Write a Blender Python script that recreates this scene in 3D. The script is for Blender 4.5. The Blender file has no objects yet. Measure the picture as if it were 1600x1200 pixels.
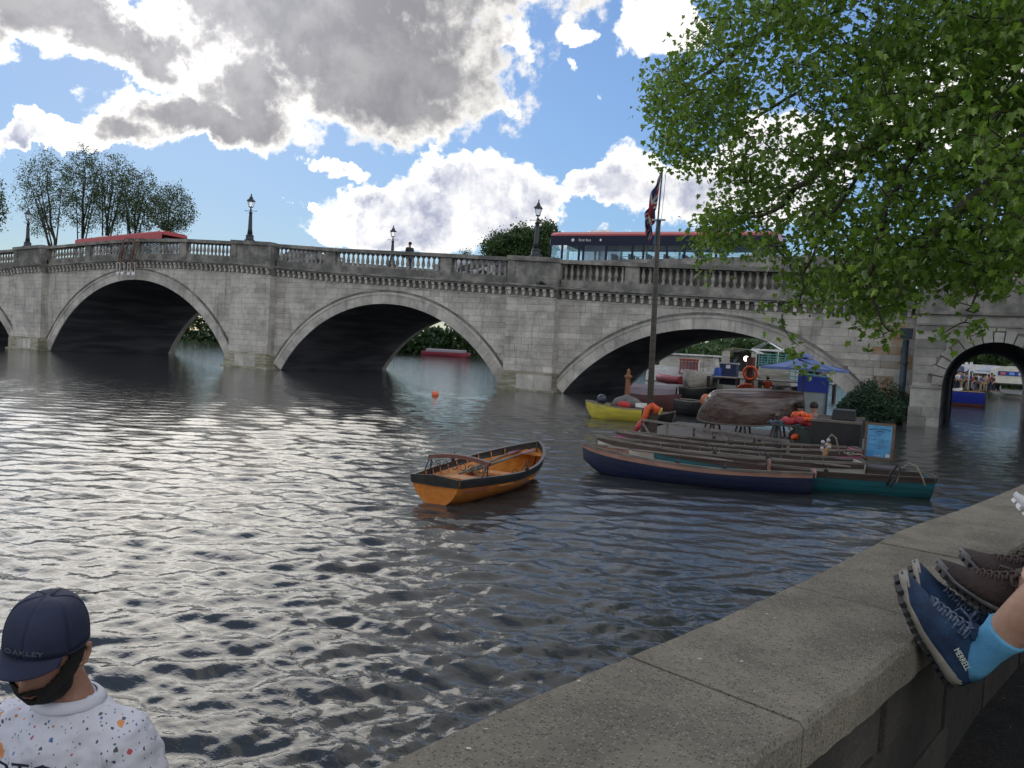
import bpy, bmesh, math, random
import numpy as np
from mathutils import Vector, Matrix, Euler
random.seed(7); NPR = np.random.RandomState(11)
sc = bpy.context.scene; C = sc.collection
R_ = math.radians
# ---------------------------------------------------------------- camera
FPX, YAW, PITCH, ROLL, EYE = 1208.0, 26.3, 2.65, 3.2, 2.15
def cam_basis():
    a, p, r = R_(YAW), R_(PITCH), R_(ROLL)
    f = Vector((-math.sin(a)*math.cos(p), math.cos(a)*math.cos(p), -math.sin(p)))
    rt = Vector((math.cos(a), math.sin(a), 0)); up = rt.cross(f)
    return rt*math.cos(r)+up*math.sin(r), up*math.cos(r)-rt*math.sin(r), f
CR, CU, CF = cam_basis(); EYEP = Vector((0, 0, EYE))
def ray(x, y): return CF+CR*((x-800)/FPX)-CU*((y-600)/FPX)
def at(x, y, Y):                      # point of the photograph on the vertical plane y = Y
    d = ray(x, y); return EYEP+d*(Y/d.y)
def onz(x, y, z=0.0):                 # point of the photograph on the level z
    d = ray(x, y); return EYEP+d*((z-EYE)/d.z)
def dep(x, y, Z): return EYEP+ray(x, y)*Z
cd = bpy.data.cameras.new('camera'); cam = bpy.data.objects.new('camera', cd); C.objects.link(cam)
cd.sensor_fit = 'HORIZONTAL'; cd.sensor_width = 36; cd.lens = 36*FPX/1600; cd.clip_end = 5000; cd.clip_start = 0.05
M = Matrix((CR, CU, -CF)).transposed().to_4x4(); M.translation = EYEP; cam.matrix_world = M
sc.camera = cam
# ---------------------------------------------------------------- light and exposure
SUN_AZ, SUN_EL = -51.0, 25.5          # degrees, azimuth measured from +Y towards +X
SKY = 0.1
sc.view_settings.view_transform = 'Standard'; sc.view_settings.look = 'None'
sc.view_settings.gamma = 1; sc.view_settings.use_curve_mapping = False
sc.view_settings.exposure = 0.14
sd = bpy.data.lights.new('sun', 'SUN'); sd.energy = .6; sd.angle = R_(32); sd.color = (1.0, .94, .84)
so = bpy.data.objects.new('sun', sd); C.objects.link(so)
sv = Vector((math.sin(R_(SUN_AZ))*math.cos(R_(SUN_EL)), math.cos(R_(SUN_AZ))*math.cos(R_(SUN_EL)), math.sin(R_(SUN_EL))))
so.rotation_euler = (-sv).to_track_quat('-Z', 'Y').to_euler()

class E_:                             # tiny expression builder for math nodes
    nt = None
    def __init__(s, k): s.k = k
    @staticmethod
    def m(op, *a, clamp=False):
        n = E_.nt.nodes.new('ShaderNodeMath'); n.operation = op; n.use_clamp = clamp
        for i, v in enumerate(a):
            if isinstance(v, E_): E_.nt.links.new(v.k, n.inputs[i])
            else: n.inputs[i].default_value = v
        return E_(n.outputs[0])
    def __add__(s, o): return E_.m('ADD', s, o)
    def __radd__(s, o): return E_.m('ADD', s, o)
    def __sub__(s, o): return E_.m('SUBTRACT', s, o)
    def __rsub__(s, o): return E_.m('SUBTRACT', o, s)
    def __mul__(s, o): return E_.m('MULTIPLY', s, o)
    def __rmul__(s, o): return E_.m('MULTIPLY', s, o)
    def __truediv__(s, o): return E_.m('DIVIDE', s, o)
    def clamp(s): return E_.m('ADD', s, 0.0, clamp=True)
def smooth(x, a, b):
    n = E_.nt.nodes.new('ShaderNodeMapRange'); n.interpolation_type = 'SMOOTHSTEP'
    E_.nt.links.new(x.k, n.inputs[0]); n.inputs[1].default_value = a; n.inputs[2].default_value = b
    return E_(n.outputs[0])
def smax(a, b, k=0.25):
    n = E_.nt.nodes.new('ShaderNodeMath'); n.operation = 'SMOOTH_MAX'; E_.nt.links.new(a.k, n.inputs[0]); E_.nt.links.new(b.k, n.inputs[1]); n.inputs[2].default_value = k
    return E_(n.outputs[0])
def fbm(vec, scale, detail=5, rough=.55, dist=0.0, off=(0, 0, 0)):
    mp = E_.nt.nodes.new('ShaderNodeMapping'); E_.nt.links.new(vec, mp.inputs[0]); mp.inputs['Location'].default_value = off
    mp.inputs['Scale'].default_value = scale if isinstance(scale, tuple) else (scale,)*3
    n = E_.nt.nodes.new('ShaderNodeTexNoise'); n.inputs['Scale'].default_value = 1; n.inputs['Detail'].default_value = detail
    n.inputs['Roughness'].default_value = rough; n.inputs['Distortion'].default_value = dist
    E_.nt.links.new(mp.outputs[0], n.inputs['Vector']); return E_(n.outputs[0])
def mixc(f, a, b):
    n = E_.nt.nodes.new('ShaderNodeMix'); n.data_type = 'RGBA'
    if isinstance(f, E_): E_.nt.links.new(f.k, n.inputs[0])
    else: n.inputs[0].default_value = f
    for i, v in ((6, a), (7, b)):
        if isinstance(v, (tuple, list)): n.inputs[i].default_value = (*v[:3], 1)
        else: E_.nt.links.new(v, n.inputs[i])
    return n.outputs[2]
def scalec(col, f):
    n = E_.nt.nodes.new('ShaderNodeVectorMath'); n.operation = 'SCALE'
    if isinstance(col, (tuple, list)): n.inputs[0].default_value = col[:3]
    else: E_.nt.links.new(col, n.inputs[0])
    if isinstance(f, E_): E_.nt.links.new(f.k, n.inputs['Scale'])
    else: n.inputs['Scale'].default_value = f
    return n.outputs[0]

w = bpy.data.worlds.new('World'); sc.world = w; w.use_nodes = True; nt = w.node_tree; nt.nodes.clear(); E_.nt = nt
out = nt.nodes.new('ShaderNodeOutputWorld'); bg = nt.nodes.new('ShaderNodeBackground'); nt.links.new(bg.outputs[0], out.inputs[0])
sk = nt.nodes.new('ShaderNodeTexSky'); sk.sky_type = 'NISHITA'; sk.sun_disc = False
sk.sun_elevation = R_(SUN_EL); sk.sun_rotation = R_(SUN_AZ); sk.air_density = 1.0; sk.dust_density = .15; sk.ozone_density = 3.0
tc = nt.nodes.new('ShaderNodeTexCoord'); D = tc.outputs['Generated']
sep = nt.nodes.new('ShaderNodeSeparateXYZ'); nt.links.new(D, sep.inputs[0])
dx, dy, dz = (E_(sep.outputs[i]) for i in range(3))
az = E_.m('ARCTAN2', dx, dy)*(180/math.pi); el = E_.m('ARCSINE', dz)*(180/math.pi)
def azel(x, y):
    d = ray(x, y).normalized(); return math.degrees(math.atan2(d.x, d.y)), math.degrees(math.asin(d.z))
def blobs(lst, az, el):
    r = None
    for (x, y, rx, ry, amp) in lst:
        a0, e0 = azel(x, y); k = 57.3/FPX*math.cos(math.atan((x-800)/FPX))**2; ra = rx*k/math.cos(R_(e0)); rb = ry*57.3/FPX*math.cos(math.atan((x-800)/FPX))
        t = amp-(((az-a0)/ra)*((az-a0)/ra)+((el-e0)/rb)*((el-e0)/rb))
        r = t if r is None else smax(r, t)
    return E_.m('MAXIMUM', r, -2.0)
# the big grey cloud, the white cumulus low over the bridge, and the scraps round them
DARK = [(520, 30, 300, 110, 1), (610, 120, 210, 95, 1), (340, 190, 170, 42, 1), (210, 205, 90, 30, .9), (90, 20, 170, 62, 1), (250, 70, 70, 60, .7), (430, -120, 520, 130, 1), (400, 130, 130, 60, 1), (-60, 30, 90, 60, .8)]
WHITE = [(660, 330, 170, 60, 1), (730, 285, 85, 38, 1), (800, 300, 70, 50, 1), (560, 300, 60, 30, .9), (515, 254, 48, 16, .8), (472, 322, 20, 9, .7),
         (600, 365, 120, 30, .9), (950, 300, 85, 26, .9), (1080, 290, 130, 62, 1), (1200, 260, 120, 80, 1), (1040, 30, 70, 42, .9), (905, 50, 38, 18, .7), (900, 95, 20, 16, .4),
         (795, 70, 45, 34, .7), (785, 165, 36, 16, .6), (60, 205, 130, 24, .9), (1500, 150, 200, 120, .8), (970, 150, 16, 12, .35), (-120, 215, 120, 50, .9), (800, 365, 230, 22, .5)]
wa = fbm(D, 8.0, 7, .62, .2, (11, 4, 2)); wb = fbm(D, 8.0, 7, .62, .2, (2, 17, 5)); azw = az+(wa-.5)*11.0; elw = el+(wb-.5)*7.0
n1 = fbm(D, 9.0, 8, .6, .3); n2 = fbm(D, 26.0, 6, .62, .2, (3, 1, 7)); n3 = fbm(D, 70.0, 4, .6, 0, (9, 3, 1))
rag = (n1-.5)*2.0+(n2-.5)*1.5+(n3-.5)*.7
dd = blobs(DARK, azw, elw)+rag*.8; wd = blobs(WHITE, azw, elw)+rag*.85
mD = smooth(dd, -.16, .24); mW = smooth(wd, -.16, .26)
# light comes from the sun's side: compare with the density a little towards it
sD = fbm(D, 9.0, 8, .6, .3, (-.030*9, .02*9, .026*9)); s2 = fbm(D, 26.0, 6, .62, .2, (3-.012*26, 1+.01*26, 7+.012*26))
lit = ((n1-sD)*4.0+(n2-s2)*1.6+.5).clamp()
sdot = (dx*sv.x+dy*sv.y+dz*sv.z)
glow = E_.m('POWER', E_.m('MAXIMUM', sdot, 0.0), 60.0); wide = E_.m('POWER', E_.m('MAXIMUM', sdot, 0.0), 8.0)
thick = smooth(dd-rag*.35+(n2-.5)*.8, .02, .72)
greyc = mixc(lit, (.27, .27, .295), (.38, .375, .39))
rimc = scalec((1.0, .97, .92), 1.0+glow*1.6)
dcol = mixc(thick, rimc, scalec(greyc, 1.0+glow*.8))
body = smooth(wd+rag*.2-(el-10.5)*.06, .12, .85)
wcol = mixc((body*(1.05-lit*.8)).clamp(), scalec((1.0, .985, .95), .98+wide*.5), (.42, .45, .58))
# general broken cloud away from the part of the sky above
pz = dz*1.0+.18
cx = nt.nodes.new('ShaderNodeCombineXYZ'); nt.links.new((dx/pz).k, cx.inputs[0]); nt.links.new((dy/pz).k, cx.inputs[1])
g1 = fbm(cx.outputs[0], 1.1, 6, .58, .2, (5, 2, 0)); gm = smooth(g1, .46, .56)
front = smooth(E_.m('ABSOLUTE', az+27.0), 46.0, 58.0); high = smooth(el, 24.0, 34.0)
gm = gm*E_.m('MAXIMUM', front, high)
back = (1.0-(sdot+1.0)*.5)
gcol = scalec((1.0, .98, .95), .75+back*1.3)
gcol = mixc(smooth(g1, .58, .75), gcol, scalec((.55, .56, .60), .8+back*.9))
skyv = nt.nodes.new('ShaderNodeHueSaturation'); nt.links.new(sk.outputs[0], skyv.inputs['Color']); skyv.inputs['Saturation'].default_value = 1.0; skyv.inputs['Value'].default_value = 1.0
skb = scalec(skyv.outputs[0], SKY)
lm = nt.nodes.new('ShaderNodeRGBToBW'); nt.links.new(skb, lm.inputs[0])
skc = scalec(skb, E_.m('DIVIDE', .95/SKY, E_(lm.outputs[0])*1.0+.55))
tint = nt.nodes.new('ShaderNodeVectorMath'); tint.operation = 'MULTIPLY'; nt.links.new(skc, tint.inputs[0]); tint.inputs[1].default_value = (.90, .98, 1.08)
scal = 1.0/SKY
col = mixc(gm, tint.outputs[0], scalec(gcol, scal))
col = mixc(mW, col, scalec(wcol, scal))
col = mixc(mD, col, scalec(dcol, scal))
nt.links.new(col, bg.inputs[0]); bg.inputs[1].default_value = SKY

# ---------------------------------------------------------------- materials
MATS = {}
def mat(name, base, rough=.7, var=0.0, vscale=3.0, base2=None, bump=0.0, bscale=20.0, metal=0.0, obj_rand=0.0, trans=0.0, alpha=1.0, emit=None, coat=0.0, spec=None, vdetail=4, vstretch=None, thr=(.35, .65), ior=None, coord='Object'):
    if name in MATS: return MATS[name]
    m = bpy.data.materials.new(name); m.use_nodes = True; t = m.node_tree; E_.nt = t
    b = t.nodes['Principled BSDF']; b.inputs['Roughness'].default_value = rough; b.inputs['Metallic'].default_value = metal
    b.inputs['Base Color'].default_value = (*base, 1)
    co = t.nodes.new('ShaderNodeTexCoord')
    if coord == 'World':
        g = t.nodes.new('ShaderNodeNewGeometry'); vec = g.outputs['Position']
    else: vec = co.outputs['Object']
    c = None
    if base2 is not None or var > 0:
        n = fbm(vec, vstretch or vscale, vdetail, .6)
        b2 = base2 if base2 is not None else tuple(max(0, x*(1-var)) for x in base)
        c = mixc(smooth(n, thr[0], thr[1]), base, b2)
        n2_ = fbm(vec, (vstretch[0]*4, vstretch[1]*4, vstretch[2]*4) if vstretch else vscale*5, 5, .65)
        c = scalec(c, n2_*.5+.75)
    if obj_rand > 0:
        oi = t.nodes.new('ShaderNodeObjectInfo'); c = scalec(c if c is not None else tuple(base), E_(oi.outputs['Random'])*(obj_rand*2)+(1-obj_rand))
    if c is not None: t.links.new(c, b.inputs['Base Color'])
    if bump > 0:
        bn = t.nodes.new('ShaderNodeBump'); bn.inputs['Strength'].default_value = bump; bn.inputs['Distance'].default_value = .02
        t.links.new(fbm(vec, bscale, 6, .65).k, bn.inputs['Height']); t.links.new(bn.outputs[0], b.inputs['Normal'])
    if trans: b.inputs['Transmission Weight'].default_value = trans
    if ior: b.inputs['IOR'].default_value = ior
    if alpha < 1: b.inputs['Alpha'].default_value = alpha
    if coat: b.inputs['Coat Weight'].default_value = coat; b.inputs['Coat Roughness'].default_value = .1
    if spec is not None: b.inputs['Specular IOR Level'].default_value = spec
    if emit: b.inputs['Emission Color'].default_value = (*emit[:3], 1); b.inputs['Emission Strength'].default_value = emit[3]
    MATS[name] = m; return m

# ---------------------------------------------------------------- builders
class MB:
    def __init__(s): s.v = []; s.f = []
    def add(s, vs, fs):
        o = len(s.v); s.v += [tuple(v) for v in vs]; s.f += [tuple(i+o for i in f) for f in fs]; return s
    def box(s, c, d, rz=0.0, taper=1.0, rx=0.0, ry=0.0):
        c = Vector(c); M3 = Euler((rx, ry, rz)).to_matrix(); vs = []
        for z in (-1, 1):
            k = taper if z > 0 else 1
            for x, y in ((-1, -1), (1, -1), (1, 1), (-1, 1)): vs.append(c+M3 @ Vector((x*d[0]/2*k, y*d[1]/2*k, z*d[2]/2)))
        return s.add(vs, [(0, 3, 2, 1), (4, 5, 6, 7), (0, 1, 5, 4), (1, 2, 6, 5), (2, 3, 7, 6), (3, 0, 4, 7)])
    def bar(s, a, b, wd, ht):         # rectangular bar from a to b
        a, b = Vector(a), Vector(b); d = (b-a).normalized(); up = Vector((0, 0, 1)) if abs(d.z) < .95 else Vector((0, 1, 0))
        sd_ = d.cross(up).normalized(); u2 = sd_.cross(d); vs = []
        for p in (a, b):
            for x, y in ((-1, -1), (1, -1), (1, 1), (-1, 1)): vs.append(p+sd_*x*wd/2+u2*y*ht/2)
        return s.add(vs, [(0, 3, 2, 1), (4, 5, 6, 7), (0, 1, 5, 4), (1, 2, 6, 5), (2, 3, 7, 6), (3, 0, 4, 7)])
    def tube(s, pts, rad, seg=8, cap=True, sx=1.0):
        pts = [Vector(p) for p in pts]; n = len(pts); rad = rad if isinstance(rad, (list, tuple)) else [rad]*n
        vs = []; ref = None
        for i, p in enumerate(pts):
            d = (pts[min(i+1, n-1)]-pts[max(i-1, 0)]).normalized()
            if ref is None: ref = Vector((0, 0, 1)) if abs(d.z) < .9 else Vector((1, 0, 0))
            a = d.cross(ref).normalized(); b = a.cross(d); ref = b
            for k in range(seg):
                t = 2*math.pi*k/seg; vs.append(p+(a*math.cos(t)*sx+b*math.sin(t))*rad[i])
        fs = [(i*seg+k, i*seg+(k+1) % seg, (i+1)*seg+(k+1) % seg, (i+1)*seg+k) for i in range(n-1) for k in range(seg)]
        if cap: fs += [tuple(range(seg))[::-1], tuple(range((n-1)*seg, n*seg))]
        return s.add(vs, fs)
    def lathe(s, prof, c=(0, 0, 0), seg=12, sq=False):
        c = Vector(c); vs = []; n = len(prof)
        for r, z in prof:
            for k in range(seg):
                t = 2*math.pi*(k+(.5 if sq else 0))/seg; vs.append(c+Vector((math.cos(t)*r, math.sin(t)*r, z)))
        fs = [(i*seg+k, i*seg+(k+1) % seg, (i+1)*seg+(k+1) % seg, (i+1)*seg+k) for i in range(n-1) for k in range(seg)]
        fs += [tuple(range(seg))[::-1], tuple(range((n-1)*seg, n*seg))]
        return s.add(vs, fs)
    def ball(s, c, r, seg=10, rings=6, rz=0.0, jit=0.0, rnd=None):
        c = Vector(c); r = (r,)*3 if not isinstance(r, (tuple, list)) else r; Mz = Matrix.Rotation(rz, 3, 'Z'); vs = []
        for i in range(1, rings):
            p = math.pi*i/rings
            for k in range(seg):
                t = 2*math.pi*k/seg; j = 1+(rnd.uniform(-jit, jit) if rnd else 0)
                vs.append(c+Mz @ Vector((math.sin(p)*math.cos(t)*r[0]*j, math.sin(p)*math.sin(t)*r[1]*j, math.cos(p)*r[2]*j)))
        vs += [c+Vector((0, 0, r[2])), c-Vector((0, 0, r[2]))]; T_, B_ = len(vs)-2, len(vs)-1
        fs = [(i*seg+k, (i+1)*seg+k, (i+1)*seg+(k+1) % seg, i*seg+(k+1) % seg) for i in range(rings-2) for k in range(seg)]
        fs += [(T_, k, (k+1) % seg) for k in range(seg)]+[(B_, (rings-2)*seg+(k+1) % seg, (rings-2)*seg+k) for k in range(seg)]
        return s.add(vs, fs)
    def prism(s, poly, y0, y1):       # polygon in x,z extruded along y
        n = len(poly); vs = [(x, y0, z) for x, z in poly]+[(x, y1, z) for x, z in poly]
        fs = [tuple(range(n)), tuple(range(n, 2*n))[::-1]]+[(i, i+n, (i+1) % n+n, (i+1) % n) for i in range(n)]
        return s.add(vs, fs)
    def loft(s, secs, closed=False, cap=False):
        n = len(secs[0]); vs = [p for q in secs for p in q]; m = n if closed else n-1
        fs = [(i*n+k, i*n+(k+1) % n, (i+1)*n+(k+1) % n, (i+1)*n+k) for i in range(len(secs)-1) for k in range(m)]
        if cap: fs += [tuple(range(n))[::-1], tuple(range((len(secs)-1)*n, len(secs)*n))]
        return s.add(vs, fs)
    def build(s, name, m, parent=None, smooth=False, mesh_only=False, loc=None):
        me = bpy.data.meshes.new(name); me.from_pydata(s.v, [], s.f); me.update()
        bm_ = bmesh.new(); bm_.from_mesh(me); bmesh.ops.recalc_face_normals(bm_, faces=bm_.faces); bm_.to_mesh(me); bm_.free()
        if smooth: me.polygons.foreach_set('use_smooth', [True]*len(me.polygons))
        ms = m if isinstance(m, (list, tuple)) else [m]
        for x in ms:
            if x: me.materials.append(x)
        if mesh_only: return me
        o = bpy.data.objects.new(name, me); C.objects.link(o)
        if parent is not None: o.parent = parent
        if loc is not None: o.location = loc
        return o
def inst(name, me, parent, loc=(0, 0, 0), rot=(0, 0, 0), scale=(1, 1, 1)):
    o = bpy.data.objects.new(name, me); C.objects.link(o); o.parent = parent; o.location = loc; o.rotation_euler = rot; o.scale = scale; return o
def tag(o, label=None, cat=None, group=None, kind=None):
    if label: o['label'] = label
    if cat: o['category'] = cat
    if group: o['group'] = group
    if kind: o['kind'] = kind
    return o
def thing(name, label, cat, loc=(0, 0, 0), rz=0.0, group=None):
    o = bpy.data.objects.new(name, None); C.objects.link(o); o.location = loc; o.rotation_euler = (0, 0, rz); o.empty_display_size = .1
    return tag(o, label, cat, group)
def children(o): return [c for c in C.objects if c.parent is o]
def copy_tree(o, parent=None):
    c = o.copy(); C.objects.link(c); c.parent = parent
    for ch in list(o.children): copy_tree(ch, c)
    return c
def text_mesh(name, s, size, m, parent, loc, rot, depth=.002, shear=0):
    cu = bpy.data.curves.new(name, 'FONT'); cu.body = s; cu.size = size; cu.extrude = depth; cu.align_x = 'CENTER'; cu.align_y = 'CENTER'; cu.shear = shear; cu.resolution_u = 2
    o = bpy.data.objects.new(name, cu); C.objects.link(o); dg = bpy.context.evaluated_depsgraph_get(); dg.update()
    me = bpy.data.meshes.new_from_object(o.evaluated_get(dg)); bpy.data.objects.remove(o); bpy.data.curves.remove(cu)
    me.materials.clear(); me.materials.append(m); o = bpy.data.objects.new(name, me); C.objects.link(o); o.parent = parent; o.location = loc; o.rotation_euler = rot
    return o
# ================================================================ water
def wmat():
    m = bpy.data.materials.new('river_water'); m.use_nodes = True; t = m.node_tree; E_.nt = t; b = t.nodes['Principled BSDF']
    b.inputs['Base Color'].default_value = (.040, .043, .044, 1); b.inputs['Roughness'].default_value = .04; b.inputs['IOR'].default_value = 1.333
    g = t.nodes.new('ShaderNodeNewGeometry')
    bn = t.nodes.new('ShaderNodeBump'); bn.inputs['Distance'].default_value = .013; bn.inputs['Strength'].default_value = .5
    h = fbm(g.outputs['Position'], (6.0, 9.0, 5.0), 4, .6)*1.3+fbm(g.outputs['Position'], (17.0, 20.0, 9.0), 3, .5)*.35
    h = h+fbm(g.outputs['Position'], (1.7, 2.6, 2.0), 3, .6, 0, (4, 9, 1))*2.6
    t.links.new(h.k, bn.inputs['Height']); t.links.new(bn.outputs[0], b.inputs['Normal']); return m
def build_water():
    th = np.concatenate([np.linspace(-180, -92, 30)[:-1], np.linspace(-92, 22, 820), np.linspace(22, 180, 50)[1:]]); th = np.radians(th)
    r = [.4]
    while r[-1] < 3000: r.append(r[-1]*(1.006 if r[-1] < 100 else 1.03)+.001)
    r = np.array(r); Rr, T = np.meshgrid(r, th, indexing='ij')
    X = Rr*np.sin(T); Y = Rr*np.cos(T); H = np.zeros_like(X); cell = Rr*.006+.003
    rs = NPR
    slow = .75+.3*np.sin(X*.21+Y*.13+1)*np.sin(X*.09-Y*.17)+.2*np.sin(X*.5+1.3*Y*.4)
    NW = 90
    for i in range(NW):
        lam = .06*(.85/.06)**(rs.rand()); k = 2*np.pi/lam; a = rs.normal(0, .42 if lam > .4 else .7)+R_(-30)
        amp = .0062*lam**.72; ph = rs.rand()*6.28
        kx, ky = k*np.sin(a), k*np.cos(a)
        p = kx*X+ky*Y+ph+.7*np.sin(.37*k*(X*np.cos(a+.6)-Y*np.sin(a+.6))*.5+ph*2)
        fade = np.clip((lam/cell-2.5)/3, 0, 1)
        s_ = np.sin(p); H += amp*fade*(s_+.28*np.cos(2*p))
    H *= slow; H[Rr > 400] = 0
    nr, nth = X.shape; V = np.stack([X, Y, H], -1).reshape(-1, 3)
    ii = np.arange(nr-1)[:, None]*nth+np.arange(nth-1)[None, :]; F = np.stack([ii, ii+1, ii+nth+1, ii+nth], -1).reshape(-1, 4)
    me = bpy.data.meshes.new('river_water'); me.vertices.add(len(V)); me.vertices.foreach_set('co', V.ravel())
    me.loops.add(F.size); me.loops.foreach_set('vertex_index', F.ravel().astype(np.int32)); me.polygons.add(len(F))
    me.polygons.foreach_set('loop_start', np.arange(0, F.size, 4, dtype=np.int32)); me.polygons.foreach_set('use_smooth', np.ones(len(F), bool))
    me.update(calc_edges=True); me.materials.append(wmat()); o = bpy.data.objects.new('river_water', me); C.objects.link(o); tag(o, kind='structure')
    me.validate()
    if me.polygons[100].normal.z < 0: me.flip_normals()
    bed = MB().box((0, 0, -1.6), (6000, 6000, .1)); tag(bed.build('river_bed', mat('mud', (.05, .045, .035))), kind='structure')
build_water()
# ================================================================ the stone bridge
FY, BY = 36.7, 47.7                   # the two faces
TX = [-95, -76, -63.6, -57, -52, -47.5, -43, -38.6, -35, -30.5, -22.5, -15.7, -11.5, -5.5, .4]
TZ = [6.1, 6.9, 7.55, 7.85, 8.12, 8.27, 8.2, 8.0, 7.8, 7.5, 7.14, 6.8, 6.65, 6.45, 6.35]
def topz(x): return float(np.interp(x, TX, TZ))
def corz(x): return topz(x)-1.60      # underside of the cornice moulding
ARC = [(-92.1, 7.1, 3.3), (-69.1, 7.7, 4.2), (-47.8, 9.2, 5.45), (-26.5, 7.7, 4.29), (-8.1, 7.1, 3.55)]
def arc_par(a, add=0.0):
    c, h, k = a; Rr = (h*h+k*k)/(2*k); return c, k-Rr, Rr+add
def arch_z(x, add=0.0):               # top of any arch opening over x, or None
    for a in ARC:
        c, zc, r = arc_par(a, add)
        if abs(x-c) < r:
            z = zc+math.sqrt(r*r-(x-c)**2)
            if z > -.6: return z
    return None
PIERS = [(-38.6, -34.2, -38.15, -34.85), (-18.8, -15.2, -18.45, -15.65), (-61.4, -57.0, -60.8, -57.4), (-84.9, -76.8, -82.5, -79.0)]
stone = mat('portland_stone', (.50, .47, .42), .85, base2=(.345, .325, .295), vscale=.9, bump=.5, bscale=14, obj_rand=.15, coord='World')
def streaks(m, k=.42):
    t = m.node_tree; E_.nt = t; b = t.nodes['Principled BSDF']; l = b.inputs['Base Color'].links[0].from_socket; g = t.nodes.new('ShaderNodeNewGeometry')
    s1 = smooth(fbm(g.outputs['Position'], (2.6, 2.6, .22), 5, .65), .50, .72); s2_ = smooth(fbm(g.outputs['Position'], (.5, .5, 1.6), 4, .6, 0, (3, 3, 3)), .52, .68)
    t.links.new(mixc((s1*k+s2_*.22).clamp(), l, (.10, .095, .085)), b.inputs['Base Color'])
streaks(stone)
stone_w = mat('weathered_stone', (.28, .265, .235), .9, base2=(.12, .117, .108), vscale=1.3, bump=.6, bscale=16, obj_rand=.1, coord='World', thr=(.3, .62))
stone_b = mat('baluster_stone', (.34, .32, .285), .85, base2=(.17, .16, .145), vscale=3.0, bump=.4, bscale=22, obj_rand=.25, coord='World')
stone_k = mat('shade_dark_soffit_stone', (.12, .12, .13), .9, base2=(.05, .05, .058), vstretch=(.5, .25, 2.6), bump=.6, bscale=7, coord='World')  # dark blue-grey brick; the shade under the arches is also put into its colour
stone_j = mat('mortar', (.19, .18, .16), .9, var=.4, vscale=2, coord='World')
stone_t = mat('rust_stained_stone', (.36, .22, .11), .85, base2=(.42, .38, .31), vscale=1.5, bump=.4, bscale=14, obj_rand=.2, coord='World')
stone_g = mat('tide_stained_stone', (.17, .17, .11), .8, base2=(.36, .33, .26), vstretch=(1.2, 1.2, 6.0), bump=.5, bscale=14, obj_rand=.15, coord='World')
asph = mat('asphalt', (.05, .05, .052), .9, var=.3, vscale=8)
bridge = thing('stone_bridge', 'long pale stone arch bridge with dark balustrade crossing the river', 'bridge', (-26, FY, 0))
IB = Matrix.Translation((26, -FY, 0))
def pb(mb, name, m, **k):             # a part of the bridge given in world coordinates
    mb.v = [(x+26, y-FY, z) for x, y, z in mb.v]; return mb.build(name, m, bridge, **k)
# backing walls and barrels
X0, X1 = -98.0, .6
for (yf, yb) in ((FY+.02, FY+.5), (BY-.5, BY)):
    mb = MB(); xs = sorted(set([X0, X1]+[X0+i*.25 for i in range(int((X1-X0)/.25)+1)]+[a[0]+s*a[1] for a in ARC for s in (-1, 1)]))
    for xa, xb in zip(xs[:-1], xs[1:]):
        za, zb = arch_z(xa+1e-4), arch_z(xb-1e-4); za = -1.5 if za is None else za; zb = -1.5 if zb is None else zb
        mb.add([(xa, yf, za), (xb, yf, zb), (xb, yf, topz(xb)-1.0), (xa, yf, topz(xa)-1.0), (xa, yb, za), (xb, yb, zb), (xb, yb, topz(xb)-1.0), (xa, yb, topz(xa)-1.0)],
               [(0, 1, 2, 3), (5, 4, 7, 6), (0, 4, 5, 1)])
    pb(mb, 'spandrel_wall', stone_j if yf < 40 else stone)
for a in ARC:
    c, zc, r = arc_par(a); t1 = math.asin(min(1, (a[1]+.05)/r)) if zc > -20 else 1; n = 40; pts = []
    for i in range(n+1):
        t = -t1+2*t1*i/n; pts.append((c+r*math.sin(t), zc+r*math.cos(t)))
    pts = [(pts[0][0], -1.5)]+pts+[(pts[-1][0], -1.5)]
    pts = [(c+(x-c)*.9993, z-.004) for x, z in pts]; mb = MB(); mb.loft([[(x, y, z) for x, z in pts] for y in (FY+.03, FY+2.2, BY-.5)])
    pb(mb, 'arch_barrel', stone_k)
# piers: pilaster with plinth, both faces
def pilaster(xa, xb, y0, y1, name='pilaster'):
    mb = MB(); mb.box(((xa+xb)/2, (y0+y1)/2, 2.5), (xb-xa, abs(y1-y0), 0.1)); mb.v = []; mb.f = []
    zt_ = corz((xa+xb)/2)
    mb.add([(xa, y0, -1.5), (xb, y0, -1.5), (xb, y1, -1.5), (xa, y1, -1.5), (xa, y0, corz(xa)), (xb, y0, corz(xb)), (xb, y1, corz(xb)), (xa, y1, corz(xa))],
           [(0, 1, 5, 4), (1, 2, 6, 5), (3, 0, 4, 7), (2, 3, 7, 6), (4, 5, 6, 7)]); return pb(mb, name, stone_j)
PR = .55
for (sa, sb, xa, xb) in PIERS:
    pilaster(xa+.012, xb-.012, FY-PR+.02, FY+.1); pilaster(xa, xb, BY-.1, BY+PR, 'rear_pilaster')
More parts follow.
